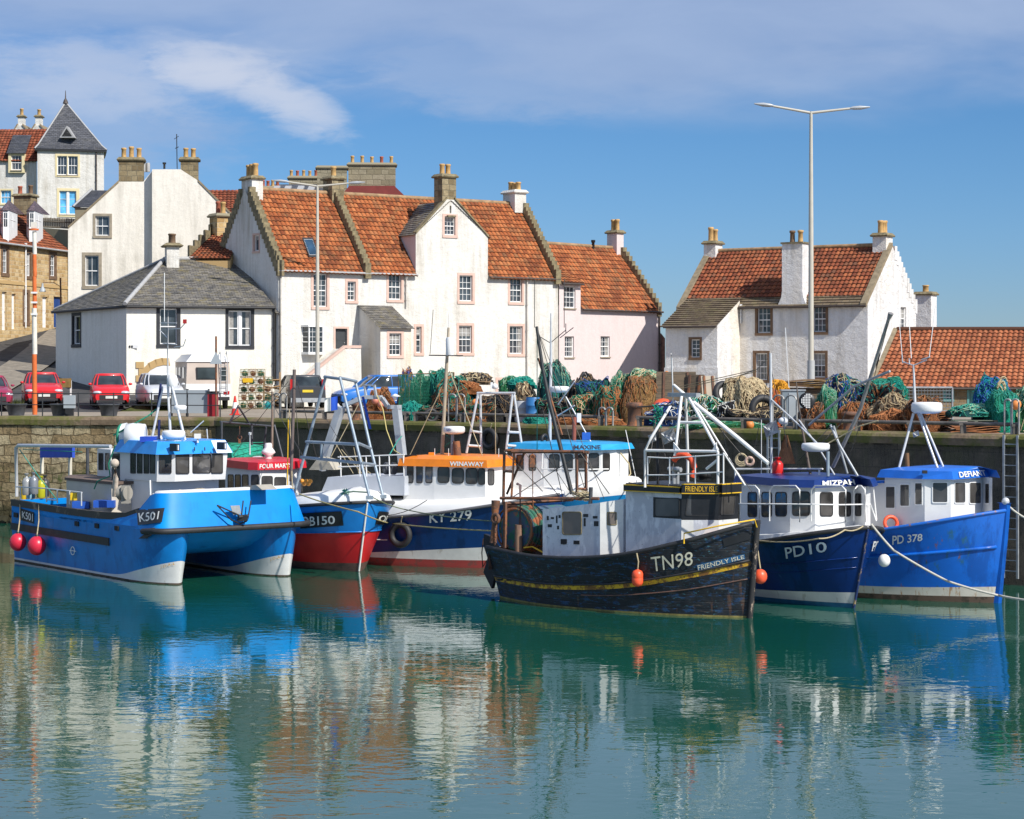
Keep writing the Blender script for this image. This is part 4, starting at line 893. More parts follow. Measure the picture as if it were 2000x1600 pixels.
mb.build('rooflight',M_lead,rr2)
mb=MB(); p=P(600,0,128); mb.box((p.x,129,9),(6.5,4,9)); mb.build('wall',M_gst,root)

# ---- tower house on the hill
TD=150
root=thing('tower_house','white tower house with steep slate pyramid roof on the hill at upper left','house',(*Dp(130,TD),15))
ft=Fr(Dp(73,TD),(1,0.235)); Lt=117*TD/F*1.09; zt=P(0,289,TD).z; tw_=[ft.rect((112,305,131,342)),ft.rect((133,305,152,342)),ft.rect((116,373,149,419))]
mb=MB(); wallface(mb,ft,[(0,12),(Lt,12),(Lt,zt),(0,zt)],tw_); q=[ft.pt(0,12),ft.pt(Lt,12),ft.pt(Lt,12,4.4),ft.pt(0,12,4.4)]
for i in (1,2,3): a,b=q[i],q[(i+1)%4]; mb.poly([a,b,V((b.x,b.y,zt)),V((a.x,a.y,zt))])
mb.build('wall',M_white,root)
window(root,ft,tw_[0],3,2,None,frame=M_wpaint); window(root,ft,tw_[1],3,2,None); window(root,ft,tw_[2],1,3,None,glass=M_glassb,double=True,split=False)
mb=MB();
for r_ in ((108,301,156,346),(111,368,155,424)):
    e=ft.rect(r_); ins=ft.rect((112,305,152,342)) if r_[1]<350 else tw_[2]
    fbox(mb,ft,e[0],e[1],ins[0],e[3],-.03,.01); fbox(mb,ft,ins[2],e[1],e[2],e[3],-.03,.01); fbox(mb,ft,ins[0],ins[3],ins[2],e[3],-.03,.01); fbox(mb,ft,ins[0],e[1],ins[2],ins[1],-.05,.01)
fbox(mb,ft,tw_[0][2],tw_[0][1],tw_[1][0],tw_[0][3],-.02,.03); mb.build('margin',M_buff,root)
ev_=.2; q=[ft.pt(-ev_,zt-.05,-ev_),ft.pt(Lt+ev_,zt-.05,-ev_),ft.pt(Lt+ev_,zt-.05,4.4+ev_),ft.pt(-ev_,zt-.05,4.4+ev_)]; ap_=P(128,200,TD+2.2)
q2=[p.lerp(ap_,.13)+V((0,0,.25)) for p in q]; q2=[p.lerp(ap_,.12)-V((0,0,.12)) for p in q]
mb=MB()
for i in range(4):
    a,b,c,d=q[i],q[(i+1)%4],q2[(i+1)%4],q2[i]; stepslates(mb,a,b,c,d,.2,.02)
    e1,e2=c.lerp(ap_,.985),d.lerp(ap_,.985); stepslates(mb,d,c,e1,e2,.2,.02)
rf=mb.build('roof',M_slated,root); mb=MB()
for i in range(4): mb.tube([q[i],q2[i],ap_],.07,5)
mb.build('lead_hips',M_lead,rf); mb=MB(); mb.lathe(ap_-V((0,0,.1)),[(.22,0),(.14,.25),(.05,.4),(.02,1.0)],8); mb.build('finial',M_gut,rf)
mb=MB(); mb.hexa([p for p in q]+[p+V((0,0,-.16)) for p in q]); mb.build('eaves_board',M_blk,root)
def tri(x0,y0,x1,y1,xa,ya,dd): return [P(x0,y0,TD+dd),P(x1,y1,TD+dd),P(xa,ya,TD+dd)]
mb=MB(); a=tri(116,269,146,269,130,246,.25); a2=tri(121,266,141,266,130,251,.25); mb.prism(a,[p+V((0,1.2,0)) for p in a]); dm=mb.build('dormer',M_lead,root); mb=MB(); mb.poly([p-V((0,.03,0)) for p in a2]); mb.build('louvre',M_slated,dm)
pipe(root,ft,188,292,415,.05,M_gut)
# wing with dormer
root=thing('tiled_wing','white house wing with brown pantile roof and slate dormer left of the pyramid tower','house',(*Dp(20,151),14))
fw=Fr(Dp(-70,151),(1,0)); lw_=(72+70)*151/F; zt=P(0,313,151).z; ww=[fw.rect((1,372,22,398))]
mb=MB(); wallface(mb,fw,[(0,12),(lw_,12),(lw_,zt),(0,zt)],ww); mb.poly([fw.pt(0,12),fw.pt(0,12,6),fw.pt(0,zt,6),fw.pt(0,zt)]); mb.build('wall',M_white,root); window(root,fw,ww[0],3,2,M_buff,.12,glass=M_glassb)
mb=MB(); zr_=P(0,253,154).z; pantile(mb,fw.pt(0,zt-.1,-.15),fw.pt(lw_+.2,zt-.1,-.15),fw.pt(lw_+.3,zr_,3),fw.pt(0,zr_,3),.25,.33); mb.build('roof',M_tile4,root)
dw=fw.rect((23,304,44,333)); mb=MB(); e=(dw[0]-.2,dw[1]-.2,dw[2]+.2,dw[3]+.12); wallface(mb,fw,[(e[0],e[1]),(e[2],e[1]),(e[2],e[3]),(e[0],e[3])],[dw],.15,0,-.25)
for uu in (e[0],e[2]): mb.poly([fw.pt(uu,e[1],-.25),fw.pt(uu,e[1],.3),fw.pt(uu,e[3],1.6),fw.pt(uu,e[3],-.25)])
dm=mb.build('dormer',M_buff,root); window(dm,fw,dw,3,2,None,d0=-.25); mb=MB(); stepslates(mb,fw.pt(e[0]-.12,e[3],-.35),fw.pt(e[2]+.12,e[3],-.35),fw.pt(e[2]+.1,P(0,264,152.6).z,1.6),fw.pt(e[0]-.1,P(0,264,152.6).z,1.6),.2); mb.build('dormer_roof',M_slated,dm)
for nm,x in (('left',39),('right',73)):
    root=thing('rear_house','distant white gable with single chimney pot, '+('left of the pair' if nm=='left' else 'next to the pyramid roof'),'house',(*Dp(x,163),14),group='twin white gables behind the wing')
    mb=MB(); a=[P(x-24,275,162),P(x-5,245,162),P(x+5,245,162),P(x+20,262,162),P(x+20,300,162),P(x-24,300,162)]; mb.prism(a,[p+V((0,5,0)) for p in a]); mb.build('gable_wall',M_white,root)
    mb=MB()
    for (p,q) in ((a[0],a[1]),(a[3],a[2])): mb.hexa([p+V((0,-.1,0)),q+V((0,-.1,0)),q+V((0,5,0)),p+V((0,5,0)),p+V((0,-.1,.14)),q+V((0,-.1,.14)),q+V((0,5,.14)),p+V((0,5,.14))])
    mb.build('roof',M_sk2,root); c=P(x,228,162); chimney(root,(c.x,162.6),(1,0),.5,.55,P(0,250,162).z,c.z,M_white,1,poth=.55,potr=.14)
# ---- sandstone terrace
sa,sb=V((*Dp(0,122),0)),V((*Dp(132,131),0)); us=(sb-sa).normalized(); so_=sa-us*7; Ls=(sb-so_).length
root=thing('sandstone_terrace','terrace of yellow sandstone with white dormers and doors climbing the road at left','house',(so_.x,so_.y,8))
fS=Fr(so_,us); fS=Fr(so_,us,V((-us.y,us.x,0)) if V((-us.y,us.x,0)).x<0 else V((us.y,-us.x,0)))
zs=13.75; zs0=7.6; wS=[fS.rect(r) for r in ((5,486,15,534),(52,494,60,540),(98,498,108,540),(47,572,55,630))]; dS=[fS.rect(r) for r in ((4,570,13,645),(23,574,31,643),(83,580,93,640))]; bS=fS.rect((105,580,122,640))
mb=MB(); wallface(mb,fS,[(0,zs0),(Ls,zs0),(Ls,zs),(0,zs)],wS+dS+[bS]); e1=fS.pt(Ls,0); mb.poly([fS.pt(Ls,zs0),fS.pt(Ls,zs0,6),fS.pt(Ls,zs,6),fS.pt(Ls,zs)],0,[(0,zs0),(6,zs0),(6,zs),(0,zs)])
fbox(mb,fS,0,fS.hit(60,556)[1]-.1,Ls,fS.hit(60,556)[1]+.1,-.05,.01); mb.build('wall',M_sand,root)
for r in wS: window(root,fS,r,3,4,M_dstone,.2)
for r in dS: door(root,fS,r,M_wpaint)
door(root,fS,bS,plain('deep_blue_door',(.02,.06,.22),.4))
mb=MB(); zrS=zs+2.6; pantile(mb,fS.pt(-1,zs-.1,-.2),fS.pt(Ls,zs-.1,-.2),fS.pt(Ls,zrS,3.4),fS.pt(-1,zrS,3.4),.25,.33); mb.build('roof',M_tile2,root); gutter(root,fS.pt(-1,zs-.1,-.25),fS.pt(Ls,zs-.1,-.25),M_lead,.07)
pipe(root,fS,48,478,640,.05,M_wpaint)
for (x0,x1) in ((1,34),(52,84)):
    r=(x0,418,x1,452); mb=MB(); p0,p1=fS.px(x0,452,.7),fS.px(x1,452,.7); z1=p0.z+1.25; lx=(p1.x-p0.x)
    base=[p0,V((p0.x+.35,p0.y-.75,p0.z)),V((p0.x+.35+lx*.55,p0.y-.55,p0.z)),p1]; mb.prism([V((p.x,p.y,p0.z-.7)) for p in base],[V((p.x,p.y,z1)) for p in base]); dm=mb.build('dormer',M_wpaint,root)
    for i in range(3):
        a,b=base[i],base[i+1]; o_=V((0,-.02,0)); mb=MB(); q=[a.lerp(b,.18),a.lerp(b,.82)]; mb.poly([V((q[0].x,q[0].y,p0.z+.25))+o_,V((q[1].x,q[1].y,p0.z+.25))+o_,V((q[1].x,q[1].y,z1-.15))+o_,V((q[0].x,q[0].y,z1-.15))+o_]); wd=mb.build('pane',M_glass,dm)
        mb=MB(); o2=V((0,-.04,0)); mb.tube([V((q[0].x,q[0].y,p0.z+.72))+o2,V((q[1].x,q[1].y,p0.z+.72))+o2],.025,4); mb.tube([V((*((q[0]+q[1])/2).xy,p0.z+.25))+o2,V((*((q[0]+q[1])/2).xy,z1-.15))+o2],.015,4); mb.build('frame',M_wpaint,dm)
    mb=MB(); top_=V(((p0.x+p1.x)/2+.1,p0.y+.6,z1+.75)); b2=[V((p.x,p.y,z1))+(V((p.x,p.y,z1))-V((top_.x,top_.y,z1)))*.12 for p in base]+[V((p1.x,p1.y+2,z1+.1)),V((p0.x,p0.y+2,z1+.1))]
    for i in range(6): a,b=b2[i],b2[(i+1)%6]; mb.poly([a,b,top_],0,[(0,0),((b-a).length,0),((b-a).length/2,1)])
    mb.build('dormer_roof',M_slatep,dm)
chimney(root,(P(46,0,128).x,128.5),us,.9,1.2,P(0,410,128).z-.3,P(0,384,128).z,M_chim,2,poth=.55,potr=.14,potcols=[M_potd,M_potr])
# ---- little slate hipped roof and fence on the slope
root=thing('slate_outhouse','small stone outhouse with grey hipped slate roof tucked behind the cream gable','outbuilding',(*Dp(178,132),14))
a,b,c,d=P(143,405,131),P(200,405,131),P(232,372,134),P(180,372,134); mb=MB(); stepslates(mb,a,b,c,d,.22); stepslates(mb,a+V((-.3,3,0)),a,d,d+V((0,.2,0)),.22); mb.build('roof',M_slated,root)
mb=MB(); q=[a,b,b+V((0,5,0)),a+V((0,5,0))]; mb.prism([V((p.x+.1,p.y+.1,11)) for p in q],[V((p.x+.1,p.y+.1,a.z-.02)) for p in q]); mb.build('wall',M_gst,root); mb=MB(); mb.tube([a+V((-.02,-.02,.05)),d+V((0,0,.1))],.08,5); mb.build('lead_hips',M_lead,root)
mb=MB();
for k in range(24):
    x=82+k*3.4; p=P(x,lerp(425,428,k/24),134-k*.1); hgt=.62; mb.box(p+V((0,0,-hgt/2)),(.10,.03,hgt+random.uniform(-.04,.04)))
mb.tube([P(80,432,134),P(164,436,131.6)],.04,4); mb.tube([P(80,443,134),P(164,447,131.6)],.05,4)
tag(mb.build('wooden_fence',plain('grey_weathered_boards',(.16,.13,.09),.9,0,.3,6)),'weathered board fence on the slope below the tower house','fence')
mb=MB(); a,b=P(82,445,133.5),P(166,452,131.5); mb.prism([V((a.x,a.y,10)),V((b.x,b.y,10)),V((b.x,b.y+.5,10)),V((a.x,a.y+.5,10))],[a,b,b+V((0,.5,0)),a+V((0,.5,0))]); tag(mb.build('retaining_wall',M_gst),'mossy retaining wall under the board fence beside the sandstone terrace','wall')
# ============================================================ boats
def text2d(txt,bold=0.012,spacing=1.0,cond=1.0):
    cu=bpy.data.curves.new('letters','FONT'); cu.body=txt; cu.size=1; cu.offset=bold; cu.space_character=spacing; cu.resolution_u=3
    ob=bpy.data.objects.new('letters',cu); me=ob.to_mesh(); vs=[(v.co.x,v.co.y) for v in me.vertices]; fs=[list(p.vertices) for p in me.polygons]
    ob.to_mesh_clear(); bpy.data.objects.remove(ob); bpy.data.curves.remove(cu)
    x0=min(v[0] for v in vs); x1=max(v[0] for v in vs); y0=min(v[1] for v in vs); y1=max(v[1] for v in vs)
    return [((x-x0)/(x1-x0),(y-y0)/(y1-y0)) for x,y in vs],fs
def text_on(fn,txt,mat,parent,name='lettering',bold=0.012,spacing=1.0,th=0.0,italic=0.0):  # fn(u 0..1, v 0..1) -> world point
    vs,fs=text2d(txt,bold,spacing); mb=MB(); mb.v=[fn(u+italic*(v-.5),v) for u,v in vs]
    for f in fs: mb.f.append(f); mb.m.append(0); mb.uv.append(None); mb.sm.append(False)
    return mb.build(name,mat,parent)
class Boat:
    def __init__(s,name,label,stem,head,L,group='fishing boats moored in the harbour'):
        s.h=V((math.cos(R(head)),math.sin(R(head)),0)); s.port=V((-s.h.y,s.h.x,0)); s.L=L; st=G(stem[0],stem[1],0); st.z=0
        s.o=st-s.h*L; s.head=head; s.root=thing(name,label,'fishing boat',tuple(s.o),R(head),group)
    def w(s,x,y,z): return s.o+s.h*x+s.port*y+V((0,0,z))
    def loc(s,p): d=V(p)-s.o; return V((d.dot(s.h),d.dot(s.port),d.z))
    def pp(s,px,py,y=0.0):  # photo pixel on the lengthwise plane y
        d=V(((px-1000)/F,1,(YH-py)/F)); t=(s.o.dot(s.port)+y)/d.dot(s.port); return d*t+V((0,0,HC))
    def px_(s,px,py,x):  # photo pixel on the crosswise plane x
        d=V(((px-1000)/F,1,(YH-py)/F)); t=(s.o.dot(s.h)+x)/d.dot(s.h); return d*t+V((0,0,HC))
    def lx(s,px,y): return s.loc(s.pp(px,800,y)).x
    def lz(s,px,py,y): return s.pp(px,py,y).z
    def tube(s,name,pts,r,mat,n=6,parent=None,label=None):  # pts (px, py[, y])
        r=[q*.72 for q in r] if isinstance(r,list) else r*(.72 if r>.02 else .85); mb=MB(); mb.tube([s.pp(*p) for p in pts],r,n); return mb.build(name,mat,parent or s.root,label=label)
    def ltube(s,name,pts,r,mat,n=6,parent=None):
        mb=MB(); mb.tube([s.w(*p) for p in pts],r,n); return mb.build(name,mat,parent or s.root)
    def tubes(s,name,lst,r,mat,n=6,parent=None):  # one welded frame of several bars
        mb=MB(); r*=.72
        for pts in lst: mb.tube([s.pp(*p) for p in pts],r,n)
        return mb.build(name,mat,parent or s.root)
class Hull:
    """sheer: (s, z) points; rows: list of (curve points or number, material slot above, subdivisions)"""
    def __init__(s,boat,B,bw,sheer,rake=0.5,srake=-0.15,tr=0.8,trw=0.6,n=2.3,nw=1.7,s0=0.45,s0w=0.3,fp=1.3,zk=-0.6,inner=0.55):
        s.b=boat; s.B=B; s.bw=bw; s.sh=sheer; s.rake=rake; s.sr=srake; s.tr=tr; s.trw=trw; s.n=n; s.nw=nw; s.s0=s0; s.s0w=s0w; s.fp=fp; s.zk=zk
        s.zb=cr(sheer,1.0)
    def sheer(s,t): return cr(s.sh,t)
    def ends(s,z): return s.sr*-z*1.0,s.b.L+s.rake*max(-.3,z/s.zb)
    def plan(s,t,B,tr,n,s0):
        if t<s0: return B*(tr+(1-tr)*math.sin(math.pi/2*t/s0))
        return B*(1-((t-s0)/(1-s0))**n)
    def hb(s,t,z):
        a=s.plan(t,s.bw,s.trw,s.nw,s.s0w); b=s.plan(t,s.B,s.tr,s.n,s.s0)
        if z<0: return a*(1-0.35*(z/s.zk)**2)
        return lerp(a,b,min(1.25,z/s.sheer(t))**s.fp)
    def pt(s,t,z,side=-1,off=0.0):
        x0,x1=s.ends(z); return s.b.w(lerp(x0,x1,t),side*(s.hb(t,z)+off),z)
    def hit(s,px,py,side=-1):
        D=s.b.o.y-12; n_=0
        while D<s.b.o.y+4:
            q=s.b.loc(P(px,py,D)); x0,x1=s.ends(q.z); t=(q.x-x0)/(x1-x0)
            if 0<=t<=1 and abs(q.y)<=s.hb(t,q.z): return t,q.z,(-1 if q.y<0 else 1)
            D+=.02
        q=s.b.loc(s.b.pp(px,py,side*s.B)); x0,x1=s.ends(q.z); return max(0,min(.995,(q.x-x0)/(x1-x0))),q.z,side
    def out(s,t,z,side,off):
        e=.004; a=s.pt(min(.999,t+e),z,side)-s.pt(t-e,z,side); c=s.pt(t,z+.02,side)-s.pt(t,z-.02,side); n=a.cross(c)
        n=n.normalized() if n.length>1e-9 else s.b.port*side
        if n.dot(s.b.port)*side<0: n=-n
        return s.pt(t,z,side)+n*off
    def build(s,rows,mats,name='hull',ns=44):
        mb=MB(); ts=[1-(1-i/ns)**1.35 for i in range(ns+1)]
        curves=[]
        f=lambda c,t: c if isinstance(c,(int,float)) else s.sheer(t) if c=='sheer' else cr(c,t)
        for (c0,m,k),(c1,_,_) in zip(rows,rows[1:]):
            for j in range(k): curves.append(((c0,c1,j/k),m))
        curves.append(((rows[-1][0],rows[-1][0],0),0))
        for side in (-1,1):
            g=[[s.pt(t,lerp(f(c0,t),f(c1,t),u),side) for t in ts] for (c0,c1,u),m in curves]
            mb.grid(g,lambda i,j: curves[i][1],True)
        L_=[s.pt(0,lerp(f(c0,0),f(c1,0),u),-1) for (c0,c1,u),m in curves]; R_=[s.pt(0,lerp(f(c0,0),f(c1,0),u),1) for (c0,c1,u),m in curves]
        mb.grid([L_,[(a+b)/2-s.b.h*.06 for a,b in zip(L_,R_)],R_],lambda i,j: curves[j][1],False)
        return mb.build(name,mats,s.b.root)
    def deck(s,mat,drop=0.5,name='deck',thick=0.09,inmat=None):
        mb=MB(); ts=[i/30*.975 for i in range(31)]
        def e(t,side,z,off): return s.pt(t,z,side,off)
        zd=[s.sheer(t)-drop for t in ts]
        mb.grid([[s.b.w(s.b.loc(e(t,-1,z,0)).x,side*max(0.0,s.hb(t,z)-thick),z) for side in (-1,0,1)] for t,z in zip(ts,zd)],0,False)
        o=mb.build(name,mat,s.b.root); mb=MB()
        for side in (-1,1): mb.grid([[e(t,side,s.sheer(t)-dd,-min(thick,s.hb(t,s.sheer(t)-dd))) for t in ts] for dd in (drop+.02,drop*.5,-0.0)],0)
        x=s.b.loc(e(0,-1,s.sheer(0),0)).x; hb_=s.hb(0,s.sheer(0)); z=s.sheer(0)
        mb.poly([s.b.w(x+thick,-hb_,z-drop),s.b.w(x+thick,hb_,z-drop),s.b.w(x+thick,hb_,z),s.b.w(x+thick,-hb_,z)])
        mb.build('bulwark',inmat or mat,s.b.root); return o
    def strake(s,name,curve,r,mat,t0=0.0,t1=1.0,off=0.0,sides=(-1,1),n=6,k=44):
        mb=MB(); f=(lambda t: s.sheer(t)+curve) if isinstance(curve,(int,float)) else (lambda t: cr(curve,t))
        pts=[]
        if len(sides)==2: pts=[s.pt(lerp(t0,t1,i/k),f(lerp(t0,t1,i/k)),-1,off) for i in range(k+1)]+[s.pt(lerp(t1,t0,i/k),f(lerp(t1,t0,i/k)),1,off) for i in range(1,k+1)]
        else: pts=[s.pt(lerp(t0,t1,i/k),f(lerp(t0,t1,i/k)),sides[0],off) for i in range(k+1)]
        mb.tube(pts,r,n); return mb.build(name,mat,s.b.root)
    def plate(s,quad,mat,side=-1,off=0.03,name='name_plate',n=8):  # quad of photo pixels: top-left, top-right, bottom-right, bottom-left
        c=[s.hit(*q,side=side) for q in quad]; mb=MB()
        g=[]
        for i in range(n+1):
            for_row=[]
            for j in range(n+1):
                u,v=j/n,i/n; a=[lerp(c[0][k],c[1][k],u) for k in (0,1)]; b=[lerp(c[3][k],c[2][k],u) for k in (0,1)]; for_row.append(s.out(lerp(a[0],b[0],v),lerp(a[1],b[1],v),side,off))
            g.append(for_row)
        mb.grid(g); return mb.build(name,mat,s.b.root)
    def text(s,txt,quad,mat,side=-1,off=0.045,name='registration_letters',bold=0.015,spacing=1.0,parent=None,italic=0.0):
        c=[s.hit(*q,side=side) for q in quad]
        def fn(u,v):
            a=[lerp(c[0][k],c[1][k],u) for k in (0,1)]; b=[lerp(c[3][k],c[2][k],u) for k in (0,1)]; return s.out(lerp(b[0],a[0],v),lerp(b[1],a[1],v),side,off)
        return text_on(fn,txt,mat,parent or s.b.root,name,bold,spacing,italic=italic)
M_rub=plain('black_rubber',(0.022,0.022,0.024),0.6,0,.3,5)
M_wglaze=plain('wheelhouse_white_paint',(0.74,0.74,0.73),0.35,0,.05,2)
M_galv=plain('galvanised_steel',(0.36,0.38,0.40),0.45,0.3,.2,6)
M_alu=plain('bright_aluminium_tube',(0.62,0.63,0.64),0.35,0.25,.1,5)
M_rust=weathered('rusty_steel',(0.14,0.07,0.045),[((0.30,0.11,0.04),3,.5,.8,(1,1,1)),((0.05,0.035,0.03),5,.55,.8,(1,1,.5))],.8)
M_rope=plain('pale_rope',(0.42,0.35,0.22),0.9,0,.25,20)
M_ropeg=plain('green_rope',(0.016,0.21,0.13),0.8,0,.25,20)
M_wire=plain('dark_wire',(0.06,0.055,0.05),0.6,0,.2,5)
M_yel=plain('yellow_paint',(0.72,0.44,0.02),0.45,0,.12,4)
M_org=plain('orange_plastic',(0.75,0.12,0.02),0.45,0,.12,4)
M_redb=plain('pinkish_red_buoy_vinyl',(0.60,0.02,0.05),0.35,0,.12,4)
M_orb=plain('orange_red_buoy_vinyl',(0.82,0.10,0.035),0.4,0,.08,4)
M_letw=plain('white_letter_paint',(0.72,0.72,0.68),.5,0,.1,8)
M_deck=plain('grey_deck_paint',(0.22,0.21,0.19),.8,0,.3,4)
M_domew=plain('white_fibreglass',(0.76,0.76,0.75),.3,0,.04,2)
M_blkp=plain('black_board_paint',(0.012,0.013,0.016),.45,0,.3,4)
M_teal_r=plain('turquoise_rope',(0.022,0.27,0.21),.8,0,.2,20)
def cplan(bt,hull,pts,margin=.2):  # wheelhouse plan from photo columns, kept inside the bulwarks
    out=[]
    for px,y in pts:
        for _ in range(8):
            x=bt.lx(px,y); t=max(0,min(1,x/hull.b.L)); lim=max(.05,hull.hb(t,hull.sheer(t))-margin)
            if abs(y)>lim: y=lerp(y,lim if y>0 else -lim,.7)
        out.append((bt.lx(px,y),y))
    return out
def facetext(ra,i,u0,u1,txt,mat,parent,v0=.2,v1=.8,bold=.02,off=.012):
    A_,B_=ra; j=(i+1)%len(A_); a,c,d,f=A_[i],A_[j],B_[j],B_[i]; nn=(c-a).cross(f-a).normalized(); nn=nn if nn.dot(a-V((0,0,HC)))<0 else -nn
    def fn(u,v): uu=lerp(u0,u1,u); vv=lerp(v0,v1,v); return a.lerp(c,uu).lerp(f.lerp(d,uu),vv)+nn*off
    return text_on(fn,txt,mat,parent,'name_lettering',bold)
def rounded(c4,k=0.18,n=3):  # round the corners of a 3-D quad
    out=[]
    for i in range(4):
        a,b,c=c4[i-1],c4[i],c4[(i+1)%4]; w_=k*min((a-b).length,(c-b).length); p=b+(a-b).normalized()*w_; q=b+(c-b).normalized()*w_
        for j in range(n+1): t=j/n; out.append(p.lerp(b,t).lerp(b.lerp(q,t),t))
    return out
def cabin(bt,plan,z0,z1,wins,mat,top=1.0,lean=None,name='wheelhouse',glass=None,fmat=None,parent=None,corner=.2,topplan=None):
    """plan: local (x, y) loop starting at the near aft corner and going forward; wins: (wall, px0, py0, px1, py1)"""
    lean=lean or [0]*len(plan); n=len(plan); cx=sum(p[0] for p in plan)/n; cy=sum(p[1] for p in plan)/n
    lo=[bt.w(x,y,z0) for x,y in plan]; tp=topplan or [(cx+(x-cx)*top,cy+(y-cy)*top) for x,y in plan]; hi=[bt.w(x,y,z1 if isinstance(z1,(int,float)) else z1[i]) for i,(x,y) in enumerate(tp)]
    mb=MB(); mb.prism(lo,hi); o=mb.build(name,mat,parent or bt.root)
    for wn in wins:
        i=wn[0]; a,b,c,d=lo[i],lo[(i+1)%n],hi[(i+1)%n],hi[i]; nn=(b-a).cross(d-a).normalized(); mid=(a+c)/2
        if nn.dot(mid-V((0,0,HC)))>0: nn=-nn
        def rp(px,py):
            dd=V(((px-1000)/F,1,(YH-py)/F)); e=V((0,0,HC)); t=(a-e).dot(nn)/dd.dot(nn); return e+dd*t
        x0,y0,x1,y1=wn[1:5]; sl=wn[5] if len(wn)>5 else 0
        q=[rp(x0,y1),rp(x1,y1),rp(x1+sl,y0),rp(x0+sl,y0)]; cc=sum(q,V())/4; q2=[cc+(p-cc)*1.0+(p-cc).normalized()*.035 for p in q]
        A_,B_=rounded(q2,corner),rounded(q,corner); m=len(A_); mb=MB(); off=nn*.022
        mb.grid([A_,[p+off for p in A_],[p+off for p in B_],[p-nn*.01 for p in B_]],0,False,True); w_=mb.build('window',fmat or M_rub,o)
        mb=MB(); mb.poly([p+nn*.011 for p in B_]); mb.build('pane',glass or M_wglass,w_)
    return o,lo,hi
def roofcap(bt,plan,z,th,mat,grow=.12,name='roof',parent=None,trim=None,top=.86,rise=.0):
    n=len(plan); cx=sum(p[0] for p in plan)/n; cy=sum(p[1] for p in plan)/n
    def ring(k,zz): return [bt.w(x+(k if x>cx else -k),y+(k if y>cy else -k),zz) for x,y in plan]
    mb=MB(); A_=ring(grow,z); B_=ring(grow*top,z+th)
    C_=[p.lerp(sum(B_,V())/n,.25)+V((0,0,rise)) for p in B_]; mb.prism(A_,B_); mb.grid([B_,C_],0,True,True); mb.poly(C_); o=mb.build(name,mat,parent or bt.root)
    bt.ra=(A_,B_); return o
def radar(bt,p,r=.32,mat=None,parent=None,post=0.3,h=.24):
    mb=MB(); mb.lathe(p,[(r*.55,0),(r*.9,.03),(r,.08),(r,h*.75),(r*.92,h*.95),(r*.5,h)],20); o=mb.build('radar_dome',mat or M_domew,parent or bt.root)
    if post: mb=MB(); mb.tube([p-V((0,0,post)),p],.04,8); mb.build('radar_post',M_alu,o)
    return o
def ball_buoy(label,p,r,mat,rope_to=None,cyl=False,name='buoy_fender',grp=None):
    rt=thing(name,label,'fender',tuple(p),0,grp); mb=MB()
    if cyl: mb.lathe(p-V((0,0,r*1.5)),[(r*.3,0),(r*.8,r*.25),(r,r*.7),(r,r*1.5),(r*.99,r*1.52),(r,r*1.54),(r,r*2.3),(r*.8,r*2.75),(r*.3,r*3)],18)
    else: mb.ball(p,(r,r,r*1.08),20,14)
    mb.build('float',mat,rt); mb=MB(); q=p+V((0,0,r*(1.5 if cyl else 1.05))); mb.lathe(q-V((0,0,.03)),[(r*.25,0),(r*.22,r*.25),(r*.08,r*.3)],10); mb.build('cap',M_blk if not cyl else mat,rt)
    if rope_to is not None: mb=MB(); mb.tube([q,q.lerp(rope_to,.5)+V((.03,0,0)),rope_to],.02,5); mb.build('lanyard',M_rope,rt)
    return rt
def tyre(label,p,ax,R_=.32,r=.11,group=None,rope_to=None):
    rt=thing('tyre_fender',label,'tyre',tuple(p),0,group); mb=MB(); mb.torus(p,R_,r,ax,24,8); mb.build('tyre',M_rub,rt)
    if rope_to is not None: mb=MB(); mb.tube([p+V((0,0,R_-.05)),rope_to],.018,5); mb.build('lanyard',M_rope,rt)
    return rt

# ------------------------------------------------ OB150 blue over red
s=Sh('red_antifouling_paint'); v=s.mapv(); c=s.ramp(s.noise(v,2,5),[(0.3,(.48,.010,.014)),(.7,(.60,.018,.02))]); M_redh=s.fin(c,.35)
M_skyb=weathered('sky_blue_hull_paint',(0.012,0.20,0.58),[((.02,.14,.36),2.5,.6,.5,(1,1,.3))],.3)
M_brownb=weathered('brown_slimy_boot',(0.13,0.07,0.055),[((.05,.04,.03),3,.5,.7,(1,1,2))],.6)
b=Boat('fishing_boat','blue and red boat with a grey bow gantry, right of the catamaran',(701,1117),-62,8.6)
OBb=b
z_=lambda px,py,y: b.lz(px,py,y)
H=Hull(b,1.75,1.5,[(0,1.5),(.4,1.55),(.75,1.85),(1,2.08)],.62,-.1,.85,.75,6.0,3.2,.4,.3,1.1)
H.build([(-.6,0,2),(0.02,0,2),([(0,.18),(.8,.2),(1,.26)],1,5),([(0,.95),(.6,1.0),(1,1.2)],2,5),('sheer',3,1)],[M_brownb,M_redh,M_skyb,M_wglaze])
H.strake('rubbing_strake',0.0,.055,M_rub,0,.997,.03); H.strake('knuckle_moulding',[(0,.95),(.6,1.0),(1,1.2)],.02,M_skyb,0,.995,.01)
mb=MB(); mb.tube([H.pt(1,z,-1) for z in (0.02,.5,1.0,1.5,2.05)],.03,6); mb.build('stem_band',M_letw,b.root)
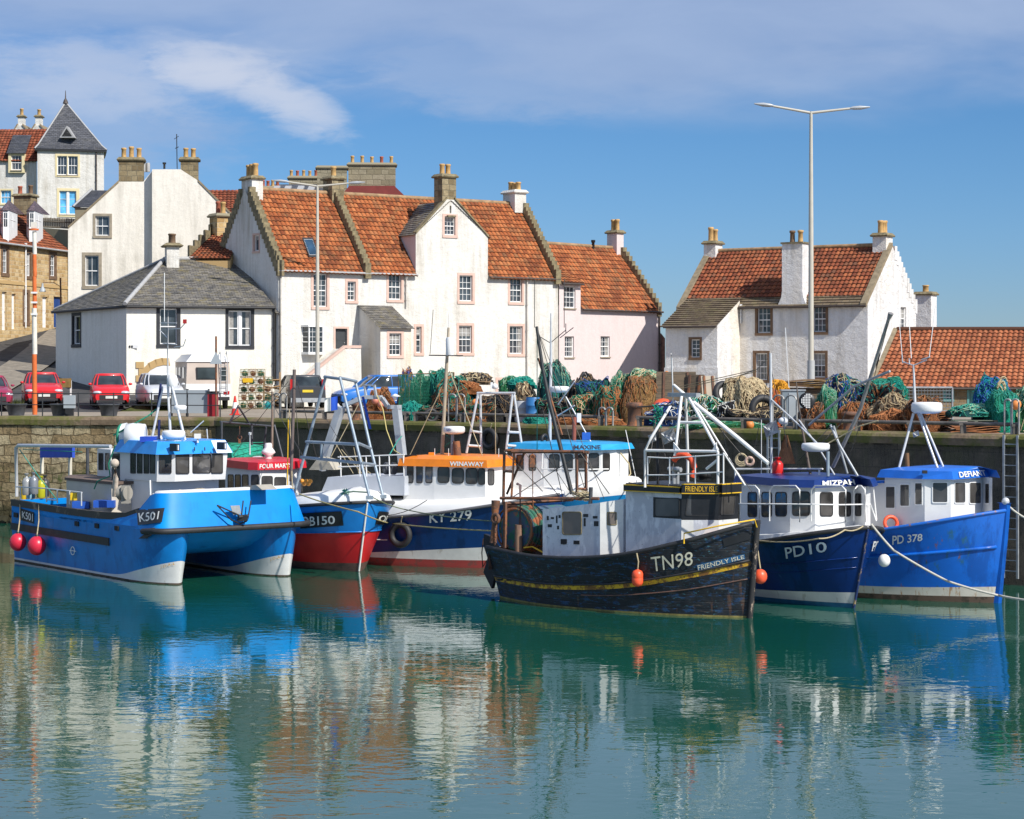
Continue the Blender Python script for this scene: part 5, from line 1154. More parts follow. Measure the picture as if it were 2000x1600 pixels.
# white foredeck shell
mb=MB(); ts=[.5+.5*i/22 for i in range(23)]; rr=[]
for k,(ins,dz) in enumerate(((0,.02),(.06,.22),(.22,.32),(.6,.40),(1.0,.43))):
    rr.append([b.w(b.loc(H.pt(t,H.sheer(t),-1)).x-ins*.5*t,-max(0,H.hb(t,H.sheer(t))*(1-ins)),H.sheer(t)+dz*(1.0)) for t in ts])
mb.grid(rr+[[b.w(b.loc(p).x,-b.loc(p).y,b.loc(p).z) for p in r] for r in reversed(rr[:-1])]); mb.build('foredeck',M_wglaze,b.root)
H.deck(M_deck,.5)
H.plate([(588,1002),(668,998),(672,1026),(588,1032)],M_blkp); H.text('OB150',[(592,1008),(656,1006),(656,1022),(592,1028)],M_letw)
H.plate([(738,998),(762,1004),(754,1026),(732,1024)],M_blkp,1); H.text('OB150',[(739,1005),(760,1010),(755,1021),(735,1018)],M_letw,1)
pl=cplan(b,H,[(440,-.9),(489,-.9),(508,-.7),(562,.3),(575,.75)]); pl+=[(pl[3][0]-.6,1.0),(pl[0][0],1.0)]
zc0,zc1=1.9,b.lz(520,922,-1); M_redroof=plain('red_cabin_roof',(.55,.015,.03),.35)
cb_,lo,hi=cabin(b,pl,1.2,zc1,[(0,446,928,456,953),(0,460,928,470,953),(0,474,928,485,953),(1,492,929,505,950),(2,512,931,531,951),(2,537,933,557,953)],M_wglaze)
rf=roofcap(b,pl,zc1,.24,M_redroof,.14,rise=.06)
a_,b2=b.pp(526,913,-1.15),b.pp(562,915,-1.0)
facetext(b.ra,2,.05,.95,'FOUR MARYS',M_letw,rf)
# bow gantry
M_gg=plain('blue_grey_gantry_paint',(.26,.32,.38),.45,.2,.2,5)
mb=MB(); T=[((636,736,-.55),(574,966,-1.2)),((664,738,-.6),(722,972,-.5)),((694,745,.55),(723,872,.6),(748,970,.7)),((634,736,-.55),(664,740,-.6)),((664,738,-.6),(696,745,.55)),((598,863,-1.0),(700,868,-.5)),((700,866,-.5),(724,876,.6)),((588,893,-1.1),(709,905,-.5)),((709,905,-.5),(732,908,.65)),((628,868,-.9),(628,895,-.9))]
for t in T: mb.tube([b.pp(*p) for p in t],.045,8)
for p in (T[0][-1],T[1][-1],T[2][-1]): mb.box(b.pp(*p),(.2,.2,.1))
mb.build('bow_gantry',M_gg,b.root)
mb=MB(); f0=b.pp(634,778,-.8); rows=[[f0+V((.38*k/8,.05*math.sin(k*1.1),-.40*j/5+.06*(k/8))) for k in range(9)] for j in range(6)]
mb.grid(rows,lambda i,j: 0 if j<4 else 1); mb.build('flag',[M_letw,plain('royal_blue_cloth',(.01,.07,.45),.8)],b.root)
mb=MB(); rows=[[b.pp(706+i*1.6+k*2.6,775+i*7,.5)+V((0,.03*math.sin(i+k),0)) for k in range(3)] for i in range(10)]; mb.grid(rows); mb.build('blue_streamer',MATS['royal_blue_cloth'],b.root)
b.tube('anchor_rope',[(596,973,-1),(640,968,-.8),(690,960,-.4),(722,962,-.2)],.035,plain('pale_green_rope',(.28,.36,.24),.9,0,.2,20))
mb=MB(); c0=b.pp(675,963,-.5)
for k in range(26): d=V((random.gauss(0,1),random.gauss(0,1),random.gauss(0,1))).normalized()*.14; mb.tube([c0,c0+d*.6+V((0,0,.03)),c0+d],.012,4)
mb.build('rope_tassel',M_teal_r,b.root)
# liferaft, funnel dome, net drum
mb=MB(); p=b.pp(505,902,.3); mb.tube([p+b.h*-.35,p+b.h*.0,p+b.h*.45],[.17,.2,.17],14); mb.build('liferaft_canister',M_domew,b.root)
mb=MB(); p=b.pp(524,905,.0); mb.lathe(p-V((0,0,.1)),[(.14,0),(.12,.2),(.1,.35),(.24,.45),(.2,.52),(.12,.62),(.13,.68),(.10,.76)],14); mb.build('ventilator',M_domew,b.root)
mb=MB()
p=b.pp(488,908,-.6)
for k in range(2): mb.tube([p+V((-.35+.1*k,0,.0+.1*k)),p+V((.35,0,.02+.1*k))],.06,8)
mb.build('lifejacket_roll',M_org,b.root)
M_netg=weathered('green_net_twine',(0.01,0.26,0.17),[((.005,.09,.07),9,.5,.8,(1,1,1)),((.02,.40,.27),14,.5,.6,(1,1,1))],.9)
mb=MB(); p=b.pp(483,900,1.1); mb.tube([p-b.port*.75,p-b.port*.55,p,p+b.port*.6],[.55,.62,.62,.5],20)
nd=mb.build('net_drum',M_netg,b.root)
mb=MB()
for k in range(24):
    a=random.random()*6.28; q0=p-b.port*.7; u=b.port; e1=b.h; e2=V((0,0,1)); pts=[q0+u*(t*1.3)+(e1*math.cos(a+t*.5)+e2*math.sin(a+t*.5))*.63 for t in (0,.25,.5,.75,1)]; mb.tube(pts,.015,4)
mb.build('net_cords',M_ropeg,nd)
# dark stern gantry with mast
M_dgs=plain('dark_grey_steel',(.07,.075,.085),.5,.2,.3,5)
b.tubes('stern_gantry',[[(433,824,-1.4),(433,900,-1.4)],[(430,824,-1.4),(536,833,1.0)],[(536,830,1.0),(560,925,1.2)],[(449,825,-1.0),(465,793,-.8),(487,828,.2)],[(492,830,.3),(492,870,.3)],[(520,834,.8),(512,905,.8)]],.05,M_dgs,6)
b.tube('mast',[(575,722,-.9),(573,800,-.9),(568,940,-.9)],.075,plain('brown_wooden_spar',(.13,.10,.09),.7,0,.3,4),8)
b.tube('mast',[(532,765,.3),(532,815,.3),(531,905,.3)],.055,plain('weathered_spar',(.22,.17,.13),.7,0,.3,4),8)
for pts in ([(563,745,-.9),(505,820,0),(455,890,-1)],[(575,750,-.9),(590,960,-.5)],[(535,770,.3),(440,830,-1)],[(580,745,-.9),(620,900,.5)],[(533,790,.3),(600,905,-.6)]): b.tube('rigging_line',pts,.014,M_wire,4)
b.tube('rigging_line',[(563,820,-.9),(561,950,-.9)],.02,M_yel,5); b.tube('rigging_line',[(565,800,-.9),(571,955,-.9)],.02,M_rope,5)
mb=MB(); p=b.pp(468,855,.0); mb.torus(p,.07,.02,(0,1,0),12,6); mb.box(p-V((0,0,.12)),(.08,.05,.14)); mb.tube([p+V((0,0,.05)),p+V((0,0,.4))],.012,4); mb.build('pulley_block',M_rust,b.root)
mb=MB(); p=b.pp(488,888,-1.4); mb.lathe(p,[(.02,0),(.02,.6),(.05,.62),(.05,.7)],8); mb.build('aerial',M_domew,b.root)
mb=MB()
for k in range(5): p=b.pp(590+k*4,940+(k%2)*5,-1.1); mb.ball(p,.07,8,6)
mb.build('cork_floats',plain('orange_cork_float',(.70,.28,.03),.6),b.root)

# ------------------------------------------------ KY279
M_navy=weathered('navy_hull_paint',(0.003,0.036,0.15),[((.002,.016,.065),1.6,.55,.6,(1,1,.3)),((.02,.09,.24),5,.60,.4,(1,1,.2))],.3)
M_boots=weathered('scuffed_white_boot',(.62,.61,.58),[((.30,.26,.2),3,.6,.5,(1,1,.4))],.45)
M_redbt=weathered('dull_red_boot',(.28,.035,.03),[((.12,.05,.04),4,.5,.7,(1,1,1))],.6)
b=Boat('fishing_boat','navy boat with an orange cabin roof behind the black wooden boat',(1066,1110),-27,8.6)
KY=b
H=Hull(b,1.65,1.4,[(0,1.35),(.3,1.4),(.6,1.62),(.85,1.98),(1,2.25)],.6,-.1,.9,.85,3.4,2.2,.5,.4,1.2); KYH=H
H.build([(-.6,0,2),(0.0,0,2),([(0,.22),(1,.24)],1,3),([(0,.25),(.35,.36),(.7,.58),(1,.75)],2,8),('sheer',3,1)],[M_redbt,M_boots,M_navy,M_wglaze])
H.strake('rubbing_strake',0.0,.05,plain('grey_rubber_strake',(.10,.10,.11),.6),0,.99,.03); H.strake('white_line',[(0,.75),(.5,.80),(1,1.1)],.016,M_letw,.02,.45,.012,(-1,))
mb=MB(); ts=[.25+.75*i/26 for i in range(27)]; rr=[]
for ins,dz in ((0,.0),(.03,.35),(.10,.52),(.3,.6),(.7,.66),(1,.68)):
    rr.append([b.w(b.loc(H.pt(t,H.sheer(t),-1)).x-ins*.4,-max(0,H.hb(t,H.sheer(t))*(1-ins)),H.sheer(t)+dz*(.9-.75*max(0,(t-.4))/.6)) for t in ts])
mb.grid(rr+[[b.w(b.loc(p).x,-b.loc(p).y,b.loc(p).z) for p in r] for r in reversed(rr[:-1])]); mb.build('foredeck',M_wglaze,b.root)
H.deck(M_deck,.4)
H.text('KY 279',[(840,1000),(922,994),(922,1015),(840,1021)],M_letw)
pl=cplan(b,H,[(788,-1.1),(848,-1.1),(948,-.95),(970,-.35)]); pl+=[(pl[3][0],.4),(pl[2][0],1.0),(pl[0][0],1.1)]
zt=b.lz(880,912,-1.1)
cb_,lo,hi=cabin(b,pl,1.7,zt,[(0,796,911,807,942),(0,814,911,825,942),(0,832,911,844,942),(1,856,913,877,942),(1,884,916,905,943),(1,911,916,932,944),(1,935,917,947,945),(2,953,918,964,946)],M_wglaze,corner=.3)
M_orr=plain('orange_roof_paint',(.80,.22,.012),.35); roof=roofcap(b,pl,zt,.22,M_orr,.13,top=.7,rise=.10)
facetext(b.ra,1,.36,.95,'WINAWAY',M_letw,roof,.15,.75,.03)
mb=MB(); mb.box(b.pp(843,889,-.6),(.18,.14,.16)); mb.build('roof_box',M_orr,roof)
b.tube('mast',[(876,640,0),(872,720,0),(863,893,0)],[.05,.075,.085],M_rope if False else plain('tan_painted_mast',(.40,.33,.24),.6,0,.2,3),8)
b.tube('crosstree',[(838,694,0),(904,695,0)],.03,M_wire); b.tube('whip_aerial',[(840,692,0),(846,605,0)],.012,M_wire,4); b.tube('whip_aerial',[(876,655,0),(877,612,0)],.012,M_domew,4)
mb=MB(); mb.lathe(b.pp(879,694,-.1),[(.12,0),(.13,.03),(.13,.5),(.10,.55)],14); mb.build('radar_reflector',M_domew,b.root)
radar(b,b.pp(887,848,-.3),.33,post=0); mb=MB(); mb.tube([b.pp(884,848,-.3),b.pp(883,892,-.3)],.05,8); mb.build('radar_post',M_gg,b.root)
text_on(lambda u,v: b.pp(872+u*9,842-v*5,-.64),'DEN',plain('navy_letter',(.01,.03,.2),.5),b.root,'lettering',.03)
mb=MB(); mb.tube([b.pp(891,862,-.4),b.pp(894,890,-.4)],.11,12); mb.build('exhaust_pipe',M_rust,b.root)
for pts in ([(878,725,0),(942,890,-.3)],[(876,730,0),(800,890,0)]): b.tube('stay',pts,.018,M_rope,5)
# twin tube gantry ahead of the mast
b.tubes('gantry',[[(932,768,.6),(1006,768,.6)],[(934,768,.6),(911,885,.4)],[(938,768,.9),(940,885,.9)],[(1001,770,.6),(988,885,.4)],[(1004,770,.9),(1022,890,.9)],[(920,842,.4),(940,845,.9)],[(914,870,.4),(940,872,.9)],[(993,844,.4),(1014,845,.9)],[(990,870,.4),(1018,872,.9)]],.055,M_alu,8)
mb=MB(); p=b.pp(967,755,.6); mb.ball(p,.09,10,8); mb.box(p+V((-.1,0,.03)),(.08,.06,.2)); mb.build('gantry_lamp',M_domew,b.root); b.tube('fall_rope',[(967,768,.6),(968,890,.5)],.014,M_rope,4)
# aft shelter, guard rail, grey net-hauling arms
mb=MB(); ins=[(626,965),(640,932),(790,930),(790,968)]; A_=[b.pp(x,y,-1.35) for x,y in ins]; B2=[b.pp(x,y,-1.35)+b.port*2.4 for x,y in ins]; mb.prism(A_,B2); mb.build('aft_casing',plain('pale_grey_casing',(.46,.49,.54),.5,0,.08,2),b.root)
b.tubes('guard_rail',[[(660,893,-1.2),(790,888,-1.2)],[(660,912,-1.2),(790,908,-1.2)]]+[[(x,890,-1.2),(x+1,935,-1.2)] for x in (665,702,715,741,760,788)],.028,M_wglaze)
mb=MB()
def beam(mb,pts,w_,d_,bt,m=0):
    for a,c in zip(pts,pts[1:]):
        A,C=bt.pp(*a),bt.pp(*c); ax=(C-A).normalized(); sx=ax.cross(bt.port).normalized()*w_; sy=bt.port*d_
        mb.hexa([A-sx-sy,A+sx-sy,A+sx+sy,A-sx+sy,C-sx-sy,C+sx-sy,C+sx+sy,C-sx+sy],m)
beam(mb,[(666,795,.3),(627,918,.3)],.11,.12,b); beam(mb,[(774,792,.9),(787,905,.9)],.11,.12,b); beam(mb,[(672,792,.3),(713,776,.4),(745,776,.5),(758,795,.8),(782,795,.9)],.06,.08,b); beam(mb,[(715,776,.4),(712,752,.4)],.03,.04,b); beam(mb,[(735,776,.4),(731,752,.4)],.03,.04,b); beam(mb,[(711,752,.4),(733,753,.4)],.02,.04,b)
mb.build('hauling_gantry',plain('light_grey_gantry_paint',(.40,.43,.46),.5,.1,.12,4),b.root)
mb=MB(); p=b.pp(772,783,.9); mb.lathe(p,[(.05,0),(.05,.12),(.18,.14),(.02,.22)],14); mb.build('aerial_dome',M_domew,b.root)
mb=MB(); q=[b.pp(x,y,-.6) for x,y in ((603,918),(622,893),(640,898),(652,918))]; mb.prism(q,[p+b.port*.5 for p in q]); mb.build('winch_cowl',plain('beige_winch_paint',(.40,.37,.30),.6,0,.15,4),b.root)
mb=MB(); p=b.pp(752,915,-1.0); mb.lathe(p,[(.16,0),(.19,.02),(.19,.1),(.1,.12),(.1,.24),(.19,.26),(.19,.34)],16,0,b.h); mb.build('winch_drum',M_dgs,b.root)
mb=MB(); beam(mb,[(793,893,-.9),(816,892,-.9)],.07,.08,b); mb.build('floodlight',M_blk,b.root)
for k in range(5): b.tube('rigging_line',[(655+k*12,865+(k*13)%30,-.8),(690+(k*17)%40,925,-.9)],.013,M_rope,4)
b.tube('hauling_rope',[(736,772,.4),(748,800,.3),(755,840,0),(770,880,-.4),(790,892,-.8)],.02,plain('yellowed_rope',(.55,.46,.18),.9),5)
b.tube('rigging_line',[(700,790,0),(640,905,-.8)],.014,M_rope,4); b.tube('rigging_line',[(632,810,0),(690,905,-.8)],.014,M_wire,4)
b.tube('rigging_line',[(760,890,-.8),(776,862,0),(785,852,.5)],.02,M_teal_r,5); b.tube('rigging_line',[(845,890,0),(884,860,0),(872,850,0)],.012,M_teal_r,4)
for x in (849,876,974): b.tube('whip_aerial',[(x,893,-.8),(x,876,-.8)],.012,M_domew,4)
t_,z0,_=H.hit(787,1044); p=H.pt(t_,z0,-1,.14); tyre('tyre fender with white inside between the red hull and the navy boat',p,(-.5,-1,0),.30,.10,rope_to=H.pt(t_,H.sheer(t_),-1,.1))
mb=MB(); mb.ball(p+V((0,.02,0)),(.17,.06,.17),12,8);

# ------------------------------------------------ MAXINE
M_cyan=weathered('light_blue_paint',(0.01,0.25,0.58),[((.01,.14,.35),3,.6,.5,(1,1,.4))],.35)
M_rw=weathered('white_paint_with_rust_runs',(.72,.71,.68),[((.45,.22,.06),1.8,.60,.75,(1.5,1.5,.35)),((.5,.40,.2),3,.62,.5,(2,2,.3))],.45)
b=Boat('fishing_boat','light blue and white boat half hidden behind the rusty gantry',(1228,1108),-37,8.8); MX=b
H=Hull(b,1.7,1.4,[(0,1.5),(.5,1.7),(1,2.25)],.5,-.1,.9,.8,3.2,2.1)
H.build([(-.6,0,2),(0.1,1,5),('sheer',1,1)],[M_redbt,M_cyan]); H.deck(M_deck,.4)
mb=MB(); ts=[.3+.7*i/24 for i in range(25)]; rr=[]
for ins,dz in ((0,.0),(.04,.35),(.12,.52),(.4,.62),(1,.66)):
    rr.append([b.w(b.loc(H.pt(t,H.sheer(t),-1)).x-ins*.4,-max(0,H.hb(t,H.sheer(t))*(1-ins)),H.sheer(t)+dz*(1.0-.25*max(0,(t-.4))/.6)) for t in ts])
mb.grid(rr+[[b.w(b.loc(p).x,-b.loc(p).y,b.loc(p).z) for p in r] for r in reversed(rr[:-1])]); mb.build('whaleback',M_rw,b.root)
pl=cplan(b,H,[(1000,-1.2),(1062,-1.2),(1124,-1.1),(1174,-.65),(1204,.1)]); pl+=[(pl[4][0]-.1,.9),(pl[1][0],1.2),(pl[0][0],1.2)]
zt=b.lz(1100,879,-1.2)
cb_,lo,hi=cabin(b,pl,1.9,zt,[(0,1010,890,1022,918),(0,1034,890,1046,918),(1,1074,889,1092,917),(1,1101,889,1118,918),(2,1130,889,1145,918),(2,1151,887,1169,918),(3,1178,887,1190,918)],M_wglaze,corner=.25)
M_cy2=plain('cyan_roof_paint',(.02,.33,.66),.35); roof=roofcap(b,pl,zt,.17,M_cy2,.14,top=.5,rise=.05)
text_on(lambda u,v: b.pp(1114+u*62,876-v*9,-1.34),'x',M_blk,roof) if False else facetext(b.ra,2,-.1,.95,'MAXINE',plain('dark_letter',(.012,.02,.05),.5),roof,.12,.85)
b.tubes('guard_rail',[[(1150,917,-1.4),(1200,916,.2),(1215,935,.4)],[(1196,878,.5),(1198,935,.5)],[(1206,880,.6),(1210,935,.6)]]+[[(1060,884,-1.4),(1057,935,-1.4)],[(1148,884,-1.4),(1145,935,-1.4)],[(1058,916,-1.4),(1150,917,-1.4)]],.03,M_wglaze)
b.tube('mast',[(1076,612,.3),(1076,700,.3),(1074,860,.3)],[.03,.06,.075],M_alu,8); b.tubes('mast_struts',[[(1076,820,.3),(1122,792,.3)],[(1105,775,.3),(1155,865,.3)],[(1090,790,.3),(1122,745,.3)]],.03,M_alu)
b.tubes('mast_head_arms',[[(1050,655,.3),(1075,670,.3),(1105,645,.3)],[(1050,648,.3),(1050,662,.3)],[(1105,632,.3),(1105,650,.3)],[(1094,660,.3),(1120,640,.3)]],.02,M_dgs,5)
b.tube('whip_aerial',[(1044,640,.3),(1044,545,.3)],.013,M_wire,4); b.tube('whip_aerial',[(1102,640,.3),(1102,545,.3)],.013,M_wire,4)
radar(b,b.pp(1093,767,.3),.3,post=0,h=.2); mb=MB(); mb.box(b.pp(1131,816,.3),(.13,.1,.28)); mb.build('lamp_box',M_domew,b.root)
b.tube('exhaust_pipe',[(1122,815,.6),(1121,862,.6)],.09,plain('red_oxide_pipe',(.30,.08,.05),.7),10)
mb=MB(); mb.box(b.pp(1145,852,-.3),(.25,.2,.22)); mb.build('blue_crate',plain('blue_crate_plastic',(.02,.12,.5),.5),b.root); mb=MB(); mb.torus(b.pp(1064,858,-.6),.13,.05,(1,-1,0),14,6); mb.build('searchlight',M_blk,b.root)
b.tube('mooring_hose',[(1212,885,.3),(1228,905,.3),(1232,925,.2),(1222,940,0),(1250,950,-1)],.03,plain('straw_hose',(.55,.45,.25),.8),5)
# ------------------------------------------------ TN98 black wooden boat
s=Sh('flaking_black_hull'); v=s.mapv(); so=s.sep(s.coord())
c=s.ramp(s.noise(v,2.0,6,.7),[(.3,(.007,.009,.013)),(.7,(.018,.022,.028))])
pk=s.noise(s.mapv((1,1,3.0)),3.2,7,.75); c=s.mix(s.ramp(pk,[(.545,0.0),(.60,.8)]),c,(.014,.060,.15))
pk=s.noise(s.mapv((1.2,1.2,4.0),(0,0,1)),5.5,7,.75); c=s.mix(s.ramp(pk,[(.60,0.0),(.63,.8)]),c,(.05,.17,.22))
pk=s.noise(s.mapv((3,3,.25),(0,0,2)),2.2,5,.7); c=s.mix(s.ramp(pk,[(.62,0.0),(.70,.6)]),c,(.12,.06,.035))
wv=s.math('PINGPONG',s.math('MULTIPLY',so[2],5.5),0.5); c=s.mix(s.ramp(wv,[(.0,.75),(.05,0.0)]),c,(.002,.002,.003))
pk=s.noise(s.mapv((.5,.5,5),(0,0,0)),2.6,6,.7); c=s.mix(s.ramp(pk,[(.60,0.0),(.66,.7)]),c,(.10,.085,.07)); s.bump(s.math('ADD',s.math('MULTIPLY',s.ramp(wv,[(0,0.0),(.07,1.0)]),1.0),s.noise(v,9,6,.7)),.5,.012); M_bh=s.fin(c,s.ramp(s.noise(v,4,4),[(.3,.35),(.7,.7)]),0,.4)
s=Sh('worn_yellow_band'); v=s.mapv()
c=s.mix(s.ramp(s.noise(v,4,7,.75),[(.46,0.0),(.56,.9)]),(.62,.38,.02),(.14,.05,.02)); c=s.mix(s.ramp(s.noise(v,9,5,.7),[(.58,0.0),(.62,.8)]),c,(.02,.02,.02)); M_yb=s.fin(c,.5)
M_lw=weathered('grubby_white_panel',(.68,.70,.74),[((.12,.10,.09),6,.62,.7,(1,1,1.4)),((.34,.36,.42),2,.5,.5,(1,1,.4)),((.20,.11,.06),3,.64,.6,(3,3,.3))],.55)
M_lw2=weathered('cleaner_white_panel',(.70,.70,.68),[((.45,.25,.08),3,.68,.8,(2,2,.3)),((.5,.5,.5),4,.6,.4,(1,1,1))],.5)
b=Boat('fishing_boat','old black wooden fishing boat with yellow stripe and rusty stern gantry',(1462,1207),-40.7,7.3); TN=b
H=Hull(b,1.55,1.32,[(0,1.28),(.3,1.2),(.6,1.38),(.82,1.78),(1,2.27)],.22,.18,.62,.5,2.9,2.2,.45,.35,1.25); TH=H
yel=[(0,.50),(.3,.50),(.6,.66),(.85,1.02),(1,1.33)]
H.build([(-.6,0,2),(0,2,1),(.045,0,3),(([(t,z-.06) for t,z in yel]),1,1),(([(t,z+.05) for t,z in yel]),0,6),('sheer',0,1)],[M_bh,M_yb,plain('yellow_weed_line',(.20,.17,.05),.8,0,.4,8)])
H.deck(plain('worn_wooden_deck',(.17,.12,.09),.9,0,.3,4),.55,thick=.1,inmat=M_brownb)
H.strake('capping_rail',.03,.06,plain('tarry_black_rail',(.02,.021,.024),.6,0,.3,5),0,.985,-.05); H.strake('rubbing_strake',[(t,z+.07) for t,z in yel],.028,MATS['tarry_black_rail'],0,.99,.012)
H.strake('rubbing_strake',[(0,.35),(.5,.38),(.8,.62),(1,.95)],.018,M_brownb,.45,.99,.006)
mb=MB(); mb.tube([H.pt(1,z,-1)+b.h*.03 for z in (-.3,.5,1.1,1.7,2.35)],.075,6); mb.build('stem_post',weathered('peeling_stem',(.02,.02,.022),[((.42,.33,.25),9,.55,.8,(1,1,.5))],.8),b.root)
M_cream=plain('cream_letter_paint',(.62,.60,.46),.6,0,.25,9)
H.text('TN98',[(1272,1087),(1354,1076),(1354,1103),(1276,1116)],M_cream,bold=.0); H.plate([(1361,1103),(1455,1082),(1456,1092),(1363,1115)],plain('blue_name_board',(.02,.10,.22),.5),off=.015)
H.text('FRIENDLY ISLE',[(1363,1104),(1453,1084),(1454,1091),(1365,1114)],M_cream,off=.024,name='name_lettering',bold=.0)
H.plate([(1412,1052),(1465,1038),(1466,1053),(1414,1068)],M_blkp,off=.02,name='patch_board')
# freeing ports along the stripe
for k,x in enumerate((972,990,1006,1048,1082,1120,1160,1198)):
    y=1136+[0,.5,1,2.5,3,3.5,2,0][k]; H.plate([(x,y-6),(x+11,y-6),(x+11,y-2),(x,y-2)],M_void,off=.008,name='freeing_port',n=2)
# rudder / trawl door at the stern
mb=MB(); q=[b.pp(x,y,-.2) for x,y in ((945,1043),(957,1048),(972,1072),(968,1090),(972,1100),(960,1150),(944,1118),(952,1090),(944,1065))]; mb.prism(q,[p+b.port*.12 for p in q]); mb.build('trawl_door',plain('black_steel_plate',(.018,.018,.022),.5,.2,.3,4),b.root)
b.tube('chain',[(944,1052,-.35),(941,1080,-.35),(943,1108,-.35),(950,1095,-.35)],.02,M_rust,5)
# shelter: shaded side panel and sunlit raked panel
yN=-1.0; zb_=.9
xa,xb=b.lx(1060,yN),b.lx(1172,yN); xf,yf=b.lx(1217,-.66),-.66
pl=[(xa,yN),(xb,yN),(xf,yf),(xf,1.0),(xa,1.0)]; zt1,zt2,zt3=b.lz(1060,995,yN),b.lz(1173,982,yN),b.lz(1217,975,yf)
shl,lo,hi=cabin(b,pl,zb_,[zt1,zt2,zt3,zt3,zt1],[(0,1100,1001,1135,1043),(1,1187,1002,1203,1024)],M_lw,name='deck_shelter',glass=plain('salt_fogged_pane',(.17,.14,.12),.35),fmat=M_skew,corner=.12)
mb=MB(); e=.01; a,c,d,f=lo[1],lo[2],hi[2],hi[1]; nn=(c-a).cross(f-a).normalized(); nn=nn if nn.dot(a-V((0,0,HC)))<0 else -nn; mb.poly([p+nn*e for p in (a,c,d,f)]); mb.build('raked_panel',M_lw2,shl)
def patch(bt,px,ys,y,mat,name,par,off=.02):
    q=[bt.pp(px[0],ys[1],y),bt.pp(px[1],ys[1],y),bt.pp(px[1],ys[0],y),bt.pp(px[0],ys[0],y)]; mb=MB(); mb.hexa([p+bt.port*.03 for p in q]+[p-bt.port*off for p in q]); return mb.build(name,mat,par)
patch(b,(1096,1107),(1053,1063),yN,M_void,'vent_slot',shl); patch(b,(1121,1132),(1056,1063),yN,M_void,'vent_slot',shl);
for x0,x1,y0,y1 in ((1068,1072,1008,1016),(1076,1082,1010,1014),(1086,1089,1007,1022),(1091,1095,1006,1012),(1139,1149,1004,1010),(1140,1144,1012,1028),(1158,1167,1008,1013),(1160,1169,1018,1028),(1070,1078,1024,1030),(1088,1092,1027,1034)): patch(b,(x0,x1),(y0,y1),yN,M_blkp,'flaked_letter',shl,.004)
# wheelhouse
yW=-.64; x0,x1=b.lx(1222,yW),b.lx(1330,yW); pl=[(x0,yW),(x1,yW),(b.lx(1401,-.12),-.12),(b.lx(1438,.58),.58),(b.lx(1438,.58)-.4,.85),(x0,.95)]
zw=b.lz(1280,960,yW); tpl=[(x0,yW),(x1+.02,yW),(b.lx(1405,-.12),-.12),(b.lx(1443,.6),.6),(b.lx(1443,.58)-.4,.87),(x0,.95)]
wh,lo,hi=cabin(b,pl,.95,zw,[(0,1280,974,1326,1008),(1,1340,966,1392,1006,6),(2,1407,964,1432,1004,3)],M_lw,glass=M_wglass,corner=.12,topplan=tpl)
mb=MB(); a,c,d,f=lo[1],lo[2],hi[2],hi[1]
nn=(c-a).cross(f-a).normalized(); nn=nn if nn.dot(a-V((0,0,HC)))<0 else -nn;
def strip(i,zlo,zhi,mat,name,off,u0=0.0,u1=1.0):
    a,c,d,f=lo[i],lo[(i+1)%len(lo)],hi[(i+1)%len(lo)],hi[i]; nn=(c-a).cross(f-a).normalized(); nn=nn if nn.dot(a-V((0,0,HC)))<0 else -nn
    def at(u,z): k=(z-a.z)/(f.z-a.z); return a.lerp(f,k).lerp(c.lerp(d,k),u)
    q=[at(u0,zlo),at(u1,zlo),at(u1,zhi),at(u0,zhi)]; mb=MB(); mb.hexa([p for p in q]+[p+nn*off for p in q]); return mb.build(name,mat,wh)
for i in (1,2): strip(i,.95,2.42,M_lw2,'front_panel',.002)
zl_,zh_=b.lz(1300,1012,yW),zw-.02; strip(0,zl_,zh_-.12,M_blkp,'window_band',.004,.5,1.0); strip(1,zl_-.02,zh_,M_blkp,'window_band',.005,0,1); strip(2,zl_-.02,zh_,M_blkp,'window_band',.005,0,1)
# curtains and bits seen behind the front glass are on the sill
th=.20
def fascia(i,mat,k0,k1,name,u0=0,u1=1,off=.09,lift=0.0,dz=th):
    a,c=hi[i],hi[(i+1)%len(hi)]; t=(c-a).normalized(); nn=V((t.y,-t.x,0)); nn=nn if nn.dot(a-V((0,0,HC)))<0 else -nn
    p,q=a.lerp(c,u0)+nn*off,a.lerp(c,u1)+nn*off; mb=MB(); mb.hexa([p+V((0,0,k0)),q+V((0,0,k0)),q-nn*.1+V((0,0,k0)),p-nn*.1+V((0,0,k0)),p+V((0,0,k1))-nn*.0,q+V((0,0,k1)),q-nn*.1+V((0,0,k1)),p-nn*.1+V((0,0,k1))]); return mb.build(name,mat,wh),p,q,nn
mb=MB(); rc=[p+V((0,0,th-.03)) for p in hi]; mb.prism([p-V((0,0,.02)) for p in hi],rc); mb.build('roof',M_blkp,wh)
for i in (0,1,2):
    k=.0 if i else -.03; hgt=th if i else .12
    f_,p,q,nn=fascia(i,M_blkp,0,hgt,'name_board' if i==1 else 'fascia'); fascia(i,M_yel,-.022,0.0,'yellow_trim',off=.095); fascia(i,M_yel,hgt,hgt+.022,'yellow_trim',off=.095)
    if i==1: text_on(lambda u,v: p.lerp(q,.10+u*.85)+nn*.006+V((0,0,.035+v*.13)),'FRIENDLY ISLE',M_yel,f_,'name_lettering',.0,1.0)
b.tubes('bow_rail',[[(1336,1062,-1.1),(1336,1042,-1.1),(1400,1028,-.9),(1474,1015,-.2),(1478,1030,-.1)]],.028,M_yel)
mb=MB(); p=b.pp(1392,1052,-.3); mb.box(p,(.35,.3,.12)); mb.build('hatch',plain('red_hatch_paint',(.35,.03,.03),.5),b.root)
